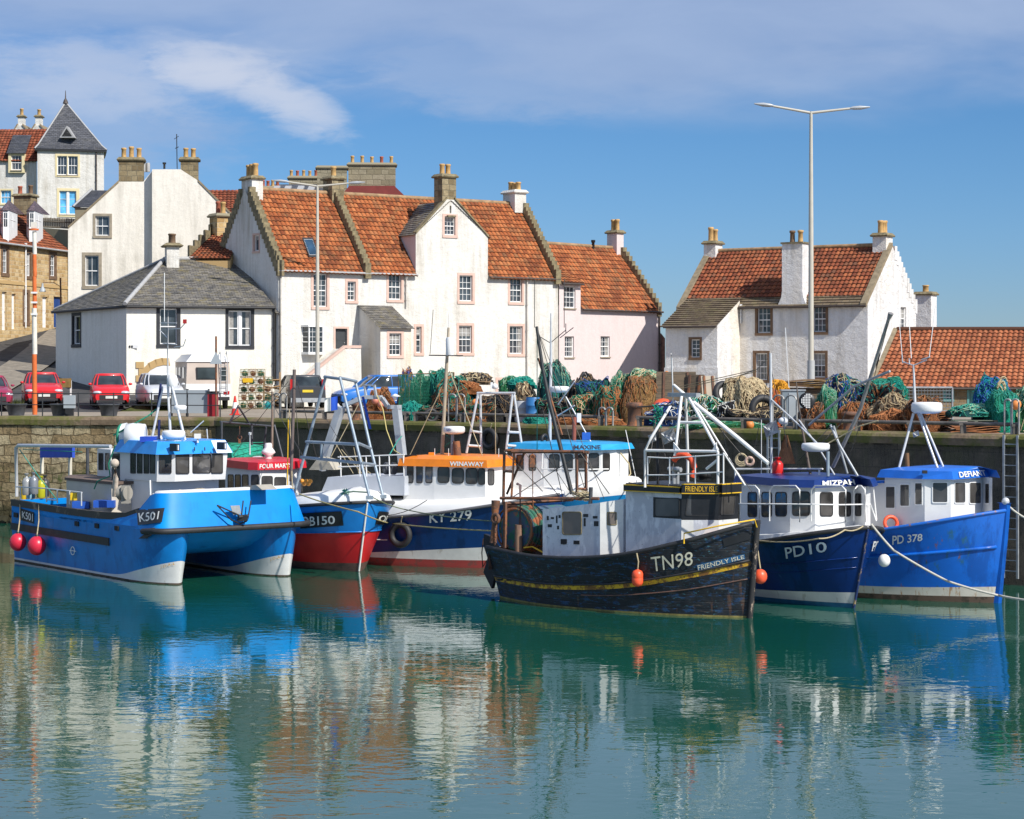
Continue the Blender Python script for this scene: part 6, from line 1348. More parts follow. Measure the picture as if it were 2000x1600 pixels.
# rusty stern gantry
M_r2=M_rust
b.tubes('stern_gantry',[[(985,880,.2),(983,985,.2)],[(1004,882,-.8),(999,970,-.8)],[(1025,882,-.2),(990,965,-.2)],[(1126,884,-.8),(1127,967,-.8)],[(1144,884,.2),(1145,967,.2)],[(987,880,.2),(1150,884,.2)],[(1000,883,-.8),(1140,882,-.8)],[(977,973,-.9),(1170,974,-.9)],[(983,985,-.9),(1120,976,.4)],[(1127,955,-.8),(1146,956,.2)],[(985,920,.2),(1001,921,-.8)]],.055,M_r2,4)
b.tubes('gallows_post',[[(987,980,-1.0),(986,1070,-1.0)],[(996,980,-.6),(980,1075,-.6)]],.07,M_r2,4)
mb=MB(); mb.tube([b.pp(968,978,-1.1),b.pp(966,1020,-1.1),b.pp(963,1060,-1.1)],[.12,.07,.10],7); mb.torus(b.pp(968,1013,-1.2),.11,.05,b.port,14,6); mb.build('hanging_block',M_dgs if False else M_r2,b.root)
for k in range(9): mb=MB(); mb.torus(b.pp(966+(k%2)*2,1022+k*5,-1.15),.045,.014,(1,.3*(-1)**k,0),8,5); mb.build('chain_link',M_r2,b.root)
b.tube('exhaust_trunk',[(1013,1082,-.9),(1013,1025,-.9)],.135,weathered('heat_stained_pipe',(.26,.15,.095),[((.14,.08,.06),3,.5,.7,(1,1,.4))],.7),16); b.tube('exhaust_pipe',[(1016,1026,-.9),(1016,948,-.9),(1010,945,-.9)],[.055,.055,.05],plain('purple_brown_pipe',(.10,.065,.07),.6),10)
b.tube('whisker_pole',[(1154,952,-.9),(1153,985,-.9)],.07,M_dgs,10)
mb=MB(); p=b.pp(1050,1030,.1); mb.tube([p-b.port*.9,p+b.port*.9],.55,22); nd=mb.build('net_drum',weathered('blue_green_netting',(.06,.10,.17),[((.02,.16,.09),4,.5,.9,(1,1,1)),((.30,.08,.03),3,.58,.9,(1,1,1))],.95),b.root)
mb=MB();
for k in range(5): mb.torus(p-b.port*(.85-k*.12),.52+.02*k,.06,b.port,22,6)
mb.build('net_coil',weathered('mixed_net_coil',(.03,.13,.09),[((.33,.10,.04),4,.48,.9,(1,1,1)),((.05,.07,.14),3,.55,.9,(1,1,1))],.95),nd); mb=MB(); mb.torus(p-b.port*.95,.6,.03,b.port,24,6); mb.build('drum_flange',M_yel if False else M_r2,nd)
mb=MB()
for k in range(40):
    p=b.pp(random.uniform(1125,1150),random.uniform(962,976),random.uniform(-1.0,-.2)); r=random.uniform(.06,.13); mb.torus(p,r,.012,(random.gauss(0,.4),random.gauss(0,.4),1),10,4)
mb.build('rope_heap',M_rope,b.root)
for a_ in ((1000,972,1145,880),(1025,884,1100,980),(985,882,1060,960),(1060,800,1100,975),(1116,965,1060,880),(1130,880,1190,965)): b.tube('rigging_line',[(a_[0],a_[1],-.6),(a_[2],a_[3],-.2)],.013,M_wire,4)
mb=MB(); p=b.pp(1040,905,-.5); mb.box(p,(.14,.1,.2)); mb.torus(p+V((0,0,.16)),.06,.02,(0,1,0),10,5); mb.tube([p+V((0,0,.2)),b.pp(1040,884,-.5)],.012,4); mb.tube([p,b.pp(1041,1000,-.5)],.012,4); mb.build('pulley_block',M_r2,b.root)
b.tube('derrick',[(1048,638,-.3),(1060,720,-.3),(1072,780,-.3),(1117,965,-.3)],[.05,.065,.075,.075],plain('black_derrick_paint',(.025,.028,.03),.5),8)
b.tube('derrick',[(1051,700,-.25),(1072,765,-.25),(1098,850,-.25)],.035,M_rust,6)
b.tube('rigging_line',[(1049,640,-.3),(1049,885,-.3)],.012,M_teal_r,4); b.tube('rigging_line',[(1050,645,-.3),(1145,965,.2)],.012,M_wire,4); b.tube('rigging_line',[(1050,645,-.3),(1180,975,.3)],.010,M_wire,4)
b.tube('yellow_hose',[(1023,1070,-.9),(1040,1068,-.8),(1062,1080,-.8)],.03,M_yel,6)
# fore gantry on the wheelhouse roof
Y1,Y2=-.8,.7
b.tubes('white_gantry',[[(1260,952,Y1),(1260,880,Y1),(1272,855,Y1),(1310,792,-.1)],[(1262,880,Y1),(1402,882,Y1)],[(1402,882,Y1),(1402,945,Y1)],[(1331,775,-.1),(1319,880,Y1),(1318,890,Y1)],[(1339,775,.1),(1343,880,Y2),(1343,945,Y2)],[(1346,778,-.1),(1375,830,Y1/2),(1402,880,Y1)],[(1329,825,-.4),(1372,826,-.4)],[(1402,898,Y1),(1380,916,Y1)]],.05,M_wglaze,8)
mb=MB(); beam(mb,[(1308,771,0),(1364,772,0)],.05,.09,b); mb.build('gantry_head',M_galv,b.root)
mb=MB()
for x,d in ((1318,1),(1402,-1)): q=[b.pp(x-3,884,Y1),b.pp(x+14*d,884,Y1),b.pp(x-3,864,Y1)]; mb.prism(q,[p+b.port*.03 for p in q])
mb.build('gusset_plate',M_wglaze,b.root)
b.tube('boom',[(1316,752,0),(1345,778,0),(1440,855,-.2),(1500,905,-.3)],[.045,.065,.075,.065],M_wglaze,10); b.tube('boom_stay',[(1350,782,.1),(1370,810,.1),(1455,948,.2)],.035,M_wglaze,6)
b.tubes('guard_rail',[[(1265,893,-.95),(1308,895,-.95),(1412,888,-.95)],[(1265,928,-.95),(1308,928,-.95),(1412,922,-.95)]]+[[(x,y,-.95),(x,945,-.95)] for x,y in ((1265,893),(1308,893),(1358,890),(1413,884))]+[[(1414,886,-.95),(1455,948,-.5)]],.025,M_wglaze)
b.tube('mast',[(1284,798,-.3),(1284,850,-.3),(1285,946,-.3)],.045,M_blk,8); b.tube('yard',[(1245,795,-.3),(1316,791,-.3)],.03,M_wire); b.tube('whip_aerial',[(1315,790,0),(1312,700,0),(1311,690,0)],.02,M_domew,5); b.tube('whip_aerial',[(1245,948,-.6),(1222,840,-.6)],.013,M_domew,4)
def reflector(bt,px,py,y,r,par=None):
    p=bt.pp(px,py,y); mb=MB(); c_=[V((r,0,0)),V((0,r,0)),V((-r,0,0)),V((0,-r,0)),V((0,0,r*1.2)),V((0,0,-r*1.2))]; M_=Matrix.Rotation(.5,3,'X') @ Matrix.Rotation(.4,3,'Y')
    c_=[M_ @ q for q in c_]
    for i in range(4):
        for k in (4,5): mb.poly([p+c_[i]*.98,p+c_[k]*.98,p])
    for i,k in ((0,2),(1,3)): mb.poly([p+c_[i],p+c_[4],p+c_[k],p+c_[5]])
    mb.poly([p+q for q in c_[:4]]); return mb.build('radar_reflector',M_alu,par or bt.root)
reflector(b,1306,852,-.3,.22); reflector(b,1276,855,-.2,.15)
mb=MB(); pts=[b.pp(1334,915,-.6)+(b.h*math.cos(a)+V((0,0,math.sin(a))))*.33 for a in [i*math.pi/9-.6 for i in range(10)]]; mb.tube(pts,.075,10); mb.build('lifebuoy',M_orb,b.root)
mb=MB(); mb.lathe(b.pp(1376,938,.1),[(.14,0),(.14,.07),(.17,.08),(.17,.2),(.12,.22)],18); mb.build('vent_cowl',M_blk,b.root)
mb=MB(); mb.tube([b.pp(1316,945,-.4),b.pp(1316,915,-.4)],.05,10); mb.tube([b.pp(1323,945,-.3),b.pp(1323,912,-.3)],.05,10); mb.tube([b.pp(1306,916,-.4),b.pp(1330,918,-.4)],.06,10); mb.build('exhaust_pipe',M_galv,b.root)
mb=MB()
for k in range(60):
    p=b.pp(random.uniform(1276,1292),random.uniform(790,838),-.4); d=V((random.gauss(0,.05),random.gauss(0,.05),random.gauss(0,.09))); mb.tube([p,p+d*.5+V((.02,0,0)),p+d],.012,4)
mb.build('tangled_lines',M_netg,b.root)
for q in ([(1345,785,0),(1305,950,-.9)],[(1350,790,0),(1412,880,0),(1468,960,0)],[(1412,770+70,-.2),(1425,905,-.2)],[(1284,800,-.3),(1268,905,-.9)],[(1284,810,-.3),(1300,895,-.9)],[(1395,825,-.2),(1450,890,.2)]): b.tube('rigging_line',q,.012,M_wire,4)
b.tubes('topping_lift',[[(1320,757,0),(1478,722,.6)],[(1322,761,0),(1478,726,.6)]],.013,plain('oily_wire',(.12,.10,.06),.6),4)
t_,z0,_=H.hit(1254,1128); p=H.pt(t_,z0,-1,.17); ball_buoy('orange cylinder fender hanging amidships on the black hull',p,.135,M_orb,H.pt(t_,H.sheer(t_),-1,.02),True,'cylinder_fender')
p=H.pt(1,1.05,-1)+b.h*.12+b.port*.24; p=b.pp(1485,1126,b.loc(p).y); ball_buoy('round orange-red buoy beside the stem of the black boat',p,.165,M_orb,H.pt(.97,2.0,1,.02))

# ------------------------------------------------ PD10 navy
b=Boat('fishing_boat','navy boat with white guard rails, right of the black boat',(1667,1188),-62,7.6); PD=b
M_navy2=weathered('deep_navy_gloss',(0.003,0.026,0.15),[((.002,.012,.06),1.3,.5,.6,(1,1,.3)),((.04,.11,.32),6,.66,.4,(1,1,.15))],.22)
H=Hull(b,1.65,1.3,[(0,1.2),(.45,1.3),(.75,1.62),(1,2.05)],.58,-.1,.85,.75,6.0,2.8,.4,.3,1.2); PH=H
M_tealb=plain('blue_green_boot',(.01,.10,.20),.5,0,.3,4)
H.build([(-.6,0,2),(.0,0,1),([(0,.05),(1,.12)],1,2),([(0,.28),(.6,.28),(1,.40)],2,9),('sheer',3,1)],[M_tealb,M_boots,M_navy2,M_wglaze])
H.strake('rubbing_strake',0.0,.06,M_rub,0,.997,.03); H.strake('plank_seam',[(0,.8),(.5,.85),(.8,1.05),(1,1.3)],.018,M_navy2,.1,.99,.008); H.strake('plank_seam',[(0,.65),(.5,.68),(.8,.82),(1,1.05)],.015,M_navy2,.1,.99,.006)
mb=MB(); mb.tube([H.pt(1,z,-1)+b.h*.01 for z in (0,.5,1,1.5,2.0)],.035,6); mb.build('stem_band',weathered('chipped_stem',(.01,.03,.12),[((.5,.35,.15),7,.55,.8,(1,1,.4))],.6),b.root)
mb=MB(); ts=[.15+.85*i/26 for i in range(27)]; rr=[]
for ins,dz in ((0,.0),(.03,.28),(.06,.31),(.3,.3),(1,.3)):
    rr.append([b.w(b.loc(H.pt(t,H.sheer(t),-1)).x-ins*.4,-max(0,H.hb(t,H.sheer(t))*(1-ins)),H.sheer(t)+dz*(1.35-1.25*max(0,(t-.3))/.7)) for t in ts])
mb.grid(rr+[[b.w(b.loc(p).x,-b.loc(p).y,b.loc(p).z) for p in r] for r in reversed(rr[:-1])],0,False); mb.build('foredeck',M_wglaze,b.root); H.deck(M_deck,.4)
H.text('PD10',[(1534,1068),(1614,1056),(1616,1076),(1538,1090)],plain('pale_blue_letter',(.50,.58,.66),.5),bold=.01); H.text('PD10',[(1703,1056),(1722,1054),(1716,1074),(1699,1076)],M_letw,1)
yS=-1.2; zt=b.lz(1500,948,yS)
pl=cplan(b,H,[(1446,-1.1),(1543,-1.1),(1592,-.75),(1668,.65),(1690,1.05)]); pl+=[(pl[4][0]-.6,1.15),(pl[0][0],1.15)]
cb_,lo,hi=cabin(b,pl,1.4,zt,[(0,1462,963,1478,1008),(0,1489,963,1507,1008),(0,1516,963,1536,1007),(1,1549,962,1581,1006),(2,1602,963,1625,1007),(2,1639,963,1660,1007),(3,1672,966,1682,1006)],M_wglaze,corner=.2,top=1.0)
M_nroof=plain('dark_blue_roof',(.006,.03,.16),.35); roof=roofcap(b,pl,zt,.19,M_nroof,.14,top=.6,rise=.06)
facetext(b.ra,2,.16,.86,'MIZPAH',M_letw,roof,.15,.85,.03,.03)
yR=-1.45; rail=[]
for xs_ in ((1446,1483),(1503,1562),(1584,1652),(1668,1690)):
    x0,x1=xs_; yy=lerp(yR,.9,max(0,(x0-1560)/130)) if x0>1560 else yR; rail.append([(x0,1018,yy),(x0,957,yy),(x0+8,949,yy),(x1-8,949,yy),(x1,957,yy),(x1,1020,yy)])
rail.append([(1440,984,yR),(1565,985,yR),(1640,986,-.4),(1700,985,.8),(1712,1018,.9)])
b.tubes('guard_rail',rail,.026,M_wglaze)
b.tubes('guard_rail',[[(1670,955,.4),(1676,948,.5),(1684,948,.7),(1692,965,.9),(1697,1020,1.0)],[(1690,948,.9),(1705,948,1.2),(1712,1015,1.3)]],.026,M_wglaze)
b.tube('mast',[(1505,690,-.2),(1506,800,-.2),(1507,930,-.2)],.05,M_alu,8); reflector(b,1506,838,-.25,.24)
b.tube('tripod_leg',[(1506,780,-.2),(1560,830,-.2),(1600,870,-.2)],.03,M_alu); b.tube('tripod_leg',[(1560,820,.1),(1598,873,.1),(1630,928,.1)],.03,M_alu)
b.tube('derrick',[(1555,745,.2),(1562,810,.2),(1583,928,.2)],[.02,.04,.055],plain('dark_brown_mast',(.10,.075,.06),.6),8)
mb=MB(); p=b.pp(1577,783,.2); mb.lathe(p+V((0,.02,0))-b.h*0,[(.0,0),(.20,0),(.21,.02),(.21,.08),(.1,.09)],24,0,(-.3,-1,.1)); dsh=mb.build('floodlight',M_blk,b.root); mb=MB()
for i in range(-4,5):
    for j in range(-4,5):
        if i*i+j*j<18: q=p+V((i*.042,-.105+i*.012,j*.042)); mb.box(q,(.026,.012,.03))
mb.build('lamp_lens',M_domew,dsh)
radar(b,b.pp(1593,882,-.3),.36,post=.0,h=.22); b.tube('radar_post',[(1617,882,-.2),(1617,930,-.2)],.06,M_gg,8)
text_on(lambda u,v: b.pp(1573+u*18,873-v*4,-.66),'RADAR',MATS['navy_letter'],b.root,'lettering',.03) if False else None
mb=MB(); p=b.pp(1519,932,-.4); mb.lathe(p,[(.13,0),(.15,.03),(.15,.34),(.10,.42),(.05,.43),(.05,.47),(.09,.47),(.09,.52)],16); gb=mb.build('gas_bottle',plain('red_gas_bottle',(.62,.02,.015),.35),b.root)
text_on(lambda u,v: b.pp(1517+u*9,928-v*4,-.57),'CAL',M_letw,gb,'lettering',.02)
b.tubes('roof_rack',[[(1433,916,0),(1607,916,0)],[(1436,916,0),(1436,950,0)],[(1520,916,0),(1520,935,0)],[(1600,916,0),(1600,935,0)]],.035,M_wglaze,4)
mb=MB();
for k in range(3): mb.torus(b.pp(1448,895+k*2,-.1),.12+.02*k,.025,(.2,1,0),14,6)
mb.build('hanging_rope_coil',M_rope,b.root); mb=MB(); mb.torus(b.pp(1464,901,-.1),.10,.04,(.2,1,0),14,6); mb.build('ring_buoy',plain('pinkish_buoy',(.55,.38,.30),.6),b.root)
mb=MB(); p=b.pp(1532,776,-.2); mb.ball(b.pp(1530,822,-.2),(.13,.13,.10),12,8); mb.build('satellite_dome',M_domew,b.root)
mb=MB()
rows=[[b.pp(1535+(k-3)*(1+j*1.3),850+j*14,.3)+V((0,.06*math.sin(k),0)) for k in range(7)] for j in range(5)]; mb.grid(rows); mb.build('hanging_net',plain('rust_brown_netting',(.25,.11,.05),.95,0,.4,20),b.root)
for xx,y0 in ((1535,935),(1488,935)): mb=MB(); mb.ball(b.pp(xx,y0,-.2),(.34 if xx>1500 else .12,.2,.08),14,8); mb.build('liferaft' if xx>1500 else 'dome_lamp',M_domew,b.root)
b.tube('long_derrick',[(1740,612,.6),(1735,625,.6),(1680,800,.6),(1627,912,.6)],[.10,.055,.065,.07],plain('grey_steel_derrick',(.30,.29,.28),.45,.3,.2,4),8)
b.tubes('derrick_frame',[[(1622,830,.2),(1640,870,.2),(1675,930,.4)],[(1628,832,.2),(1655,925,.5)],[(1580,830,.2),(1668,755,.5),(1738,735-10,.6)]],.045,M_galv,6)
for q in ([(1500,700,-.2),(1478,722,0),(1440,735,0)],[(1738,620,.6),(1700,765,.6),(1655,905,.6)],[(1506,720,-.2),(1540,880,.3)],[(1680,750,.6),(1640,830,.5),(1600,870,0)],[(1506,700,-.2),(1470,900,-.2)],[(1620,835,0),(1560,900,0)]): b.tube('rigging_line',q,.012,M_wire,4)
b.tube('whip_aerial',[(1541,757,0),(1534,640,0)],.015,M_domew,4); b.tube('whip_aerial',[(1487,930,0),(1487,820,0)],.012,M_domew,4); b.tube('mast_rope',[(1610,870,0),(1680,832,.3),(1715,822,.5)],.02,M_rope,5)
p=H.pt(.93,.75,1,.16); ball_buoy('white rubber fender wedged between the navy bow and the bright blue hull',b.pp(1727,1095,b.loc(p).y),.15,M_domew,None)

# ------------------------------------------------ PD378 bright blue
b=Boat('fishing_boat','bright blue boat nearest the right edge with rust streaks and a white cabin',(1950,1178),-41,7.5); DF=b
M_blue=weathered('bright_blue_hull',(0.004,0.125,0.56),[((.003,.06,.30),1.2,.52,.6,(1,1,.3)),((.20,.08,.03),2.6,.62,.8,(2.2,2.2,.22)),((.03,.12,.10),1.4,.60,.7,(1,1,.5)),((.02,.22,.60),7,.66,.5,(.4,.4,3))],.35)
H=Hull(b,1.75,1.45,[(0,1.5),(.4,1.55),(.7,1.88),(1,2.35)],.25,-.1,.85,.75,3.4,2.1,.5,.35,1.2); DH=H
M_rboot=weathered('rust_streaked_white_boot',(.58,.55,.47),[((.36,.17,.05),2.5,.55,.9,(2.2,2.2,.25))],.5); M_brn=weathered('brown_weedy_bottom',(.10,.065,.045),[((.03,.025,.015),4,.5,.8,(1,1,1))],.8)
H.build([(-.6,0,2),(0,0,1),([(0,.1),(1,.16)],1,2),([(0,.32),(.6,.33),(1,.42)],2,9),('sheer',2,1)],[M_brn,M_rboot,M_blue])
H.strake('rubbing_strake',[(0,1.0),(.4,1.0),(.7,1.18),(1,1.45)],.05,M_blue,0,.98,.01); H.strake('capping_rail',.02,.05,weathered('blue_rail_with_rust',(.008,.12,.50),[((.25,.12,.05),5,.55,.8,(1,1,1))],.5),0,.995,-.02); H.deck(M_deck,.5,inmat=M_blue)
mb=MB(); q=[]
for z in (-.2,.8,1.6,2.55): p=H.pt(1,min(z,2.35),-1); p.z=z; q.append(p)
mb=MB(); mb.grid([[p+b.h*.09,p+b.h*.02-b.port*.05,p-b.h*.18-b.port*.07,p-b.h*.18+b.port*.07,p+b.h*.02+b.port*.05] for p in q],0,False,True); mb.poly([q[-1]+b.h*.16,q[-1]+b.h*.02-b.port*.07,q[-1]-b.h*.25-b.port*.1,q[-1]-b.h*.25+b.port*.1,q[-1]+b.h*.02+b.port*.07]); mb.build('stem_post',M_blue,b.root)
mb=MB(); mb.ball(q[-1]-b.h*.05+V((0,0,.04)),(.10,.10,.10),10,8); mb.build('stemhead_roller',M_alu,b.root)
H.text('PD 378',[(1744,1045),(1802,1041),(1802,1055),(1744,1063)],M_letw)
pl=cplan(b,H,[(1728,-1.15),(1806,-1.15),(1857,-.8),(1918,.75),(1938,1.0)],.16); pl+=[(pl[4][0]-.7,1.2),(pl[0][0],1.2)]
zt=b.lz(1780,935,-1.25)
cb_,lo,hi=cabin(b,pl,1.3,zt,[(0,1731,951,1748,992),(0,1759,947,1776,988),(0,1788,944,1801,985),(1,1822,943,1850,981),(2,1864,943,1884,982),(2,1893,943,1915,983),(3,1925,945,1933,983)],M_wglaze,corner=.1,fmat=M_wpaint)
M_bro=plain('bright_blue_roof',(.01,.13,.56),.4); roof=roofcap(b,pl,zt,.20,M_bro,.15,top=.5,rise=.06)
a2,c2=hi[1],hi[3]
facetext(b.ra,2,.16,.90,'DEFIANT',M_letw,roof,.15,.85,.02,.03)
mb=MB(); xx=b.lx(1690,-1.1); xe=b.lx(1728,-1.1); mb.prism([b.w(xx,-1.0,1.2),b.w(xe,-1.1,1.2),b.w(xe,1.1,1.2),b.w(xx,1.0,1.2)],[b.w(xx,-1.0,2.95),b.w(xe,-1.1,3.0),b.w(xe,1.1,3.0),b.w(xx,1.0,2.95)]); mb.build('aft_cabin',M_wglaze,b.root)
mb=MB(); mb.prism([b.w(xx-.1,-1.1,2.95),b.w(xe,-1.2,3.0),b.w(xe,1.2,3.0),b.w(xx-.1,1.1,2.95)],[b.w(xx-.1,-1.1,3.0),b.w(xe,-1.2,3.06),b.w(xe,1.2,3.06),b.w(xx-.1,1.1,3.0)]); mb.build('aft_roof',M_bro,b.root)
b.tube('tripod_leg',[(1784,808,-.3),(1752,928,-.9)],.045,M_alu,8); b.tube('tripod_leg',[(1793,806,-.2),(1808,850,-.3),(1831,914,-.5)],.045,M_alu,8); b.tube('tripod_leg',[(1797,806,.1),(1842,912,.3)],.045,M_alu,8)
radar(b,b.pp(1810,808,-.2),.40,post=0,h=.30); b.tube('mast',[(1784,712,-.2),(1788,808,-.2)],[.035,.055],M_alu,8)
b.tubes('mast_head_arms',[[(1762,706,-.2),(1784,714,-.2),(1810,703,-.2)],[(1762,694,-.2),(1763,710,-.2)],[(1800,703,-.2),(1816,697,-.2)],[(1776,700,-.2),(1776,712,-.2)]],.025,M_alu,6)
for a in ([(1762,695,-.2),(1754,600,-.2)],[(1780,700,-.2),(1775,615,-.2)],[(1815,697,-.2),(1827,597,-.2)]): b.tube('whip_aerial',a,.014,M_domew,4)
b.tube('exhaust_pipe',[(1771,885,0),(1773,925,0)],.085,plain('bronze_exhaust',(.28,.15,.07),.4,.5),12); reflector(b,1789,848,-.3,.10)
mb=MB(); p=b.pp(1740,1022,-1.4); mb.torus(p,.17,.05,(.2,-1,.2),16,6); mb.build('coiled_hose',M_orb,b.root)
mb=MB(); p=b.pp(1806,922,-1.3); mb.box(p,(.12,.1,.08)); mb.build('deck_lamp',M_blk,b.root)
for nm,px,col in (('water_jug',1836,(.55,.62,.68)),('fire_extinguisher',1874,(.5,.02,.02)),('orange_glove',1903,(.7,.15,.04))): pass
# ------------------------------------------------ K501 blue catamaran
b=Boat('catamaran','bright blue catamaran fishing boat with twin bows and two red buoys on its side',(349,1142),-51.7,9.35); KB=b
b.o=b.o+b.port*1.76; b.root.location=b.o; FRM[b.root.name]=(Matrix.Translation(b.o) @ Matrix.Rotation(R(b.head),4,'Z')).inverted()
s=Sh('catamaran_blue_paint'); v=s.mapv(); c=s.ramp(s.noise(v,1.5,5),[(.3,(.001,.20,.62)),(.7,(.002,.25,.70))])
c=s.mix(s.ramp(s.noise(s.mapv((1,1,.25)),2.6,6,.7),[(.56,0.0),(.70,.5)]),c,(.003,.14,.42)); s.bump(s.noise(v,3,2),.05,.02); M_kb=s.fin(c,.42,0,.2)
M_kb2=weathered('catamaran_lower_blue',(.003,.18,.52),[((.003,.10,.33),1.6,.55,.6,(1,1,.4)),((.03,.06,.09),5,.68,.5,(1,1,.3))],.32)
M_kboot=weathered('catamaran_white_boot',(.66,.66,.64),[((.38,.36,.30),2.5,.62,.5,(1,1,1))],.4)
Lk_=9.35; HBk=2.45; CY=1.76
def pont(side):
    c0=side*CY
    def outer(t,z): return .69
    mb=MB(); ts=[1-(1-i/40)**1.5 for i in range(41)]
    boot=[(0,.10),(.5,.10),(.74,.13),(.86,.34),(.94,.52),(1,.66)]
    rows=[(-.5,0,2),(0.0,0,1),(.04,1,3),(boot,2,7),(1.56,2,1)]
    curves=[]
    f=lambda q,t: q if isinstance(q,(int,float)) else cr(q,t)
    for (a,m,k),(c_,_,_) in zip(rows,rows[1:]):
        for j in range(k): curves.append((a,c_,j/k,m))
    curves.append((1.56,1.56,0,2))
    def hw(t,z):
        w0=.60 if z<.2 else .60+.09*min(1,(z-.2)/.8); e=(1-((t-.80)/.20)**(2.4+.8*max(0,min(1,z/1.5))))**.75 if t>.80 else 1; return w0*max(0,e)
    def pt(t,z,sd): x=lerp(-.0,Lk_+.22*max(0,z)/1.5,t); return b.w(x,c0+sd*hw(t,z),z)
    for sd in (-1,1): mb.grid([[pt(t,lerp(f(a,t),f(c_,t),u),sd) for t in ts] for a,c_,u,m in curves],lambda i,j: curves[i][3],True)
    L_=[pt(0,lerp(f(a,0),f(c_,0),u),-1) for a,c_,u,m in curves]; R_=[pt(0,lerp(f(a,0),f(c_,0),u),1) for a,c_,u,m in curves]; mb.grid([L_,R_],lambda i,j: curves[j][3],False)
    o=mb.build('hull',[M_brn,M_kboot,M_kb2],b.root); return pt,o
ptN,hN=pont(-1); ptF,hF=pont(1)
# upper body: plan outline from the near stern round the bow
def plank(t,k):  # t 0..1 round the outline; k inset
    pass
out=[]; nb=26
for i in range(15): out.append((Lk_*.92*i/14,-HBk))
for i in range(1,nb):
    a=-math.pi/2+math.pi*i/nb; ca,sa=math.cos(a),math.sin(a); n_=6.0
    out.append((Lk_*.92+(Lk_*.08+.22)*abs(ca)**(2/n_),HBk*(1 if sa>0 else -1)*abs(sa)**(2/n_)))
out+=[(x,-y) for x,y in reversed(out[:15])]
SH=[(0,1.88),(.5,1.82),(.80,1.88),(.86,2.05),(.905,2.36),(.94,2.48),(1.0,2.52)]
def lev(k):
    res=[]
    for x,y in out:
        t=min(1,x/(Lk_*1.0)); zt=cr(SH,t); fr_=sstep(.6,.95,t); z=lerp(1.50,zt,k); ins=.26*k*fr_; nx=sstep(.9*Lk_,Lk_,x)
        res.append(b.w(x-ins*nx*1.3,y*(1-ins/HBk*.9),z))
    return res
mb=MB(); g=[lev(k/6) for k in range(7)]; mb.grid(g,0,True); mb.poly([g[0][0],g[0][-1],g[-1][-1],g[-1][0]])
up=mb.build('upper_hull',M_kb,b.root)
# tunnel between the hulls
mb=MB(); ys=[-1.9,-1.5,-1.15,-.6,0,.6,1.15,1.5,1.9]; prof=[(Lk_*1.0+.22,1.53),(9.2,1.35),(8.9,1.12),(8.4,.86),(7.6,.66),(6.4,.58),(0,.55)]
mb.grid([[b.w(x-(.18*(y/1.9)**2 if x>8 else 0),y,z+(.0 if abs(y)<1.4 else -.12*min(1,(1.6-z)))) for y in ys] for x,z in prof]); mb.build('tunnel',M_kb2,b.root)
# fender tube along the knuckle, black side strips
mb=MB(); pts=[]
for (x,y),p in zip(out,g[0]):
    if x>Lk_*.86: q=b.loc(p); sc_=1+.04/HBk; pts.append(b.w(q.x+(.06 if x>Lk_*.9 else 0),q.y*(1+.02),1.50-.16*(1-sstep(.86*Lk_,.95*Lk_,x))))
mb.tube(pts,.085,10); mb.build('rubber_fender',M_rub,b.root)
def sidepl(quad,mat,name,y=-HBk-.012,th=.03):
    q=[b.pp(x,yy,y) for x,yy in quad]; mb=MB(); mb.hexa([p+b.port*(.04) for p in q]+[p-b.port*th for p in q]); return mb.build(name,mat,b.root)
M_bs=plain('worn_black_strip',(.03,.028,.027),.6,0,.35,4)
sidepl([(22,1034),(213,1066),(213,1051),(22,1021)],M_bs,'rubbing_strip'); sidepl([(272,1052),(285,1052),(300,1041),(300,1031),(272,1035)][:4],M_bs,'rubbing_strip')
mb=MB(); tp=[(p,x) for (x,y),p in zip(out,g[-1]) if y<0 and x<Lk_*.905]
rows=[[p-b.port*.03-V((0,0,.17)) for p,x in tp],[p-b.port*.035+V((0,0,.03)) for p,x in tp],[p+b.port*.10+V((0,0,.03)) for p,x in tp],[p+b.port*.10-V((0,0,.5)) for p,x in tp]]
mb.grid(rows,0,False); tp2=[b.w(b.loc(p).x,-b.loc(p).y,b.loc(p).z) for p,x in tp]; mb.grid([[p+V((0,0,-.1)) for p in tp2],[p+V((0,0,.03)) for p in tp2],[p-b.port*.1+V((0,0,.03)) for p in tp2]],0,False); mb.build('gunwale',weathered('scuffed_black_gunwale',(.05,.045,.04),[((.22,.17,.12),1.6,.55,.9,(1,1,1))],.7),b.root)
mb=MB(); p0=b.loc(g[-1][0]); mb.box((0,0,0),(.01,.01,.01)); mb=MB(); mb.poly([b.w(.05,-HBk+.05,1.05),b.w(Lk_*.86,-HBk+.1,1.05),b.w(Lk_*.86,HBk-.1,1.05),b.w(.05,HBk-.05,1.05)]); mb.build('deck',M_deck,b.root)
# white foredeck with a low lip
fd=[(x,y) for x,y in out if x>=Lk_*.91]; lo_=lev(1.0); ring=[p for (x,y),p in zip(out,lo_) if x>=Lk_*.925]
mb=MB(); c_=sum(ring,V())/len(ring); up_=[p.lerp(c_,.015)+V((0,0,.06)) for p in ring]; in_=[p.lerp(c_,.05)+V((0,0,.07)) for p in ring]; mb.grid([ring,up_,in_],0,False); mb.poly(in_); mb.build('foredeck',M_wglaze,b.root)
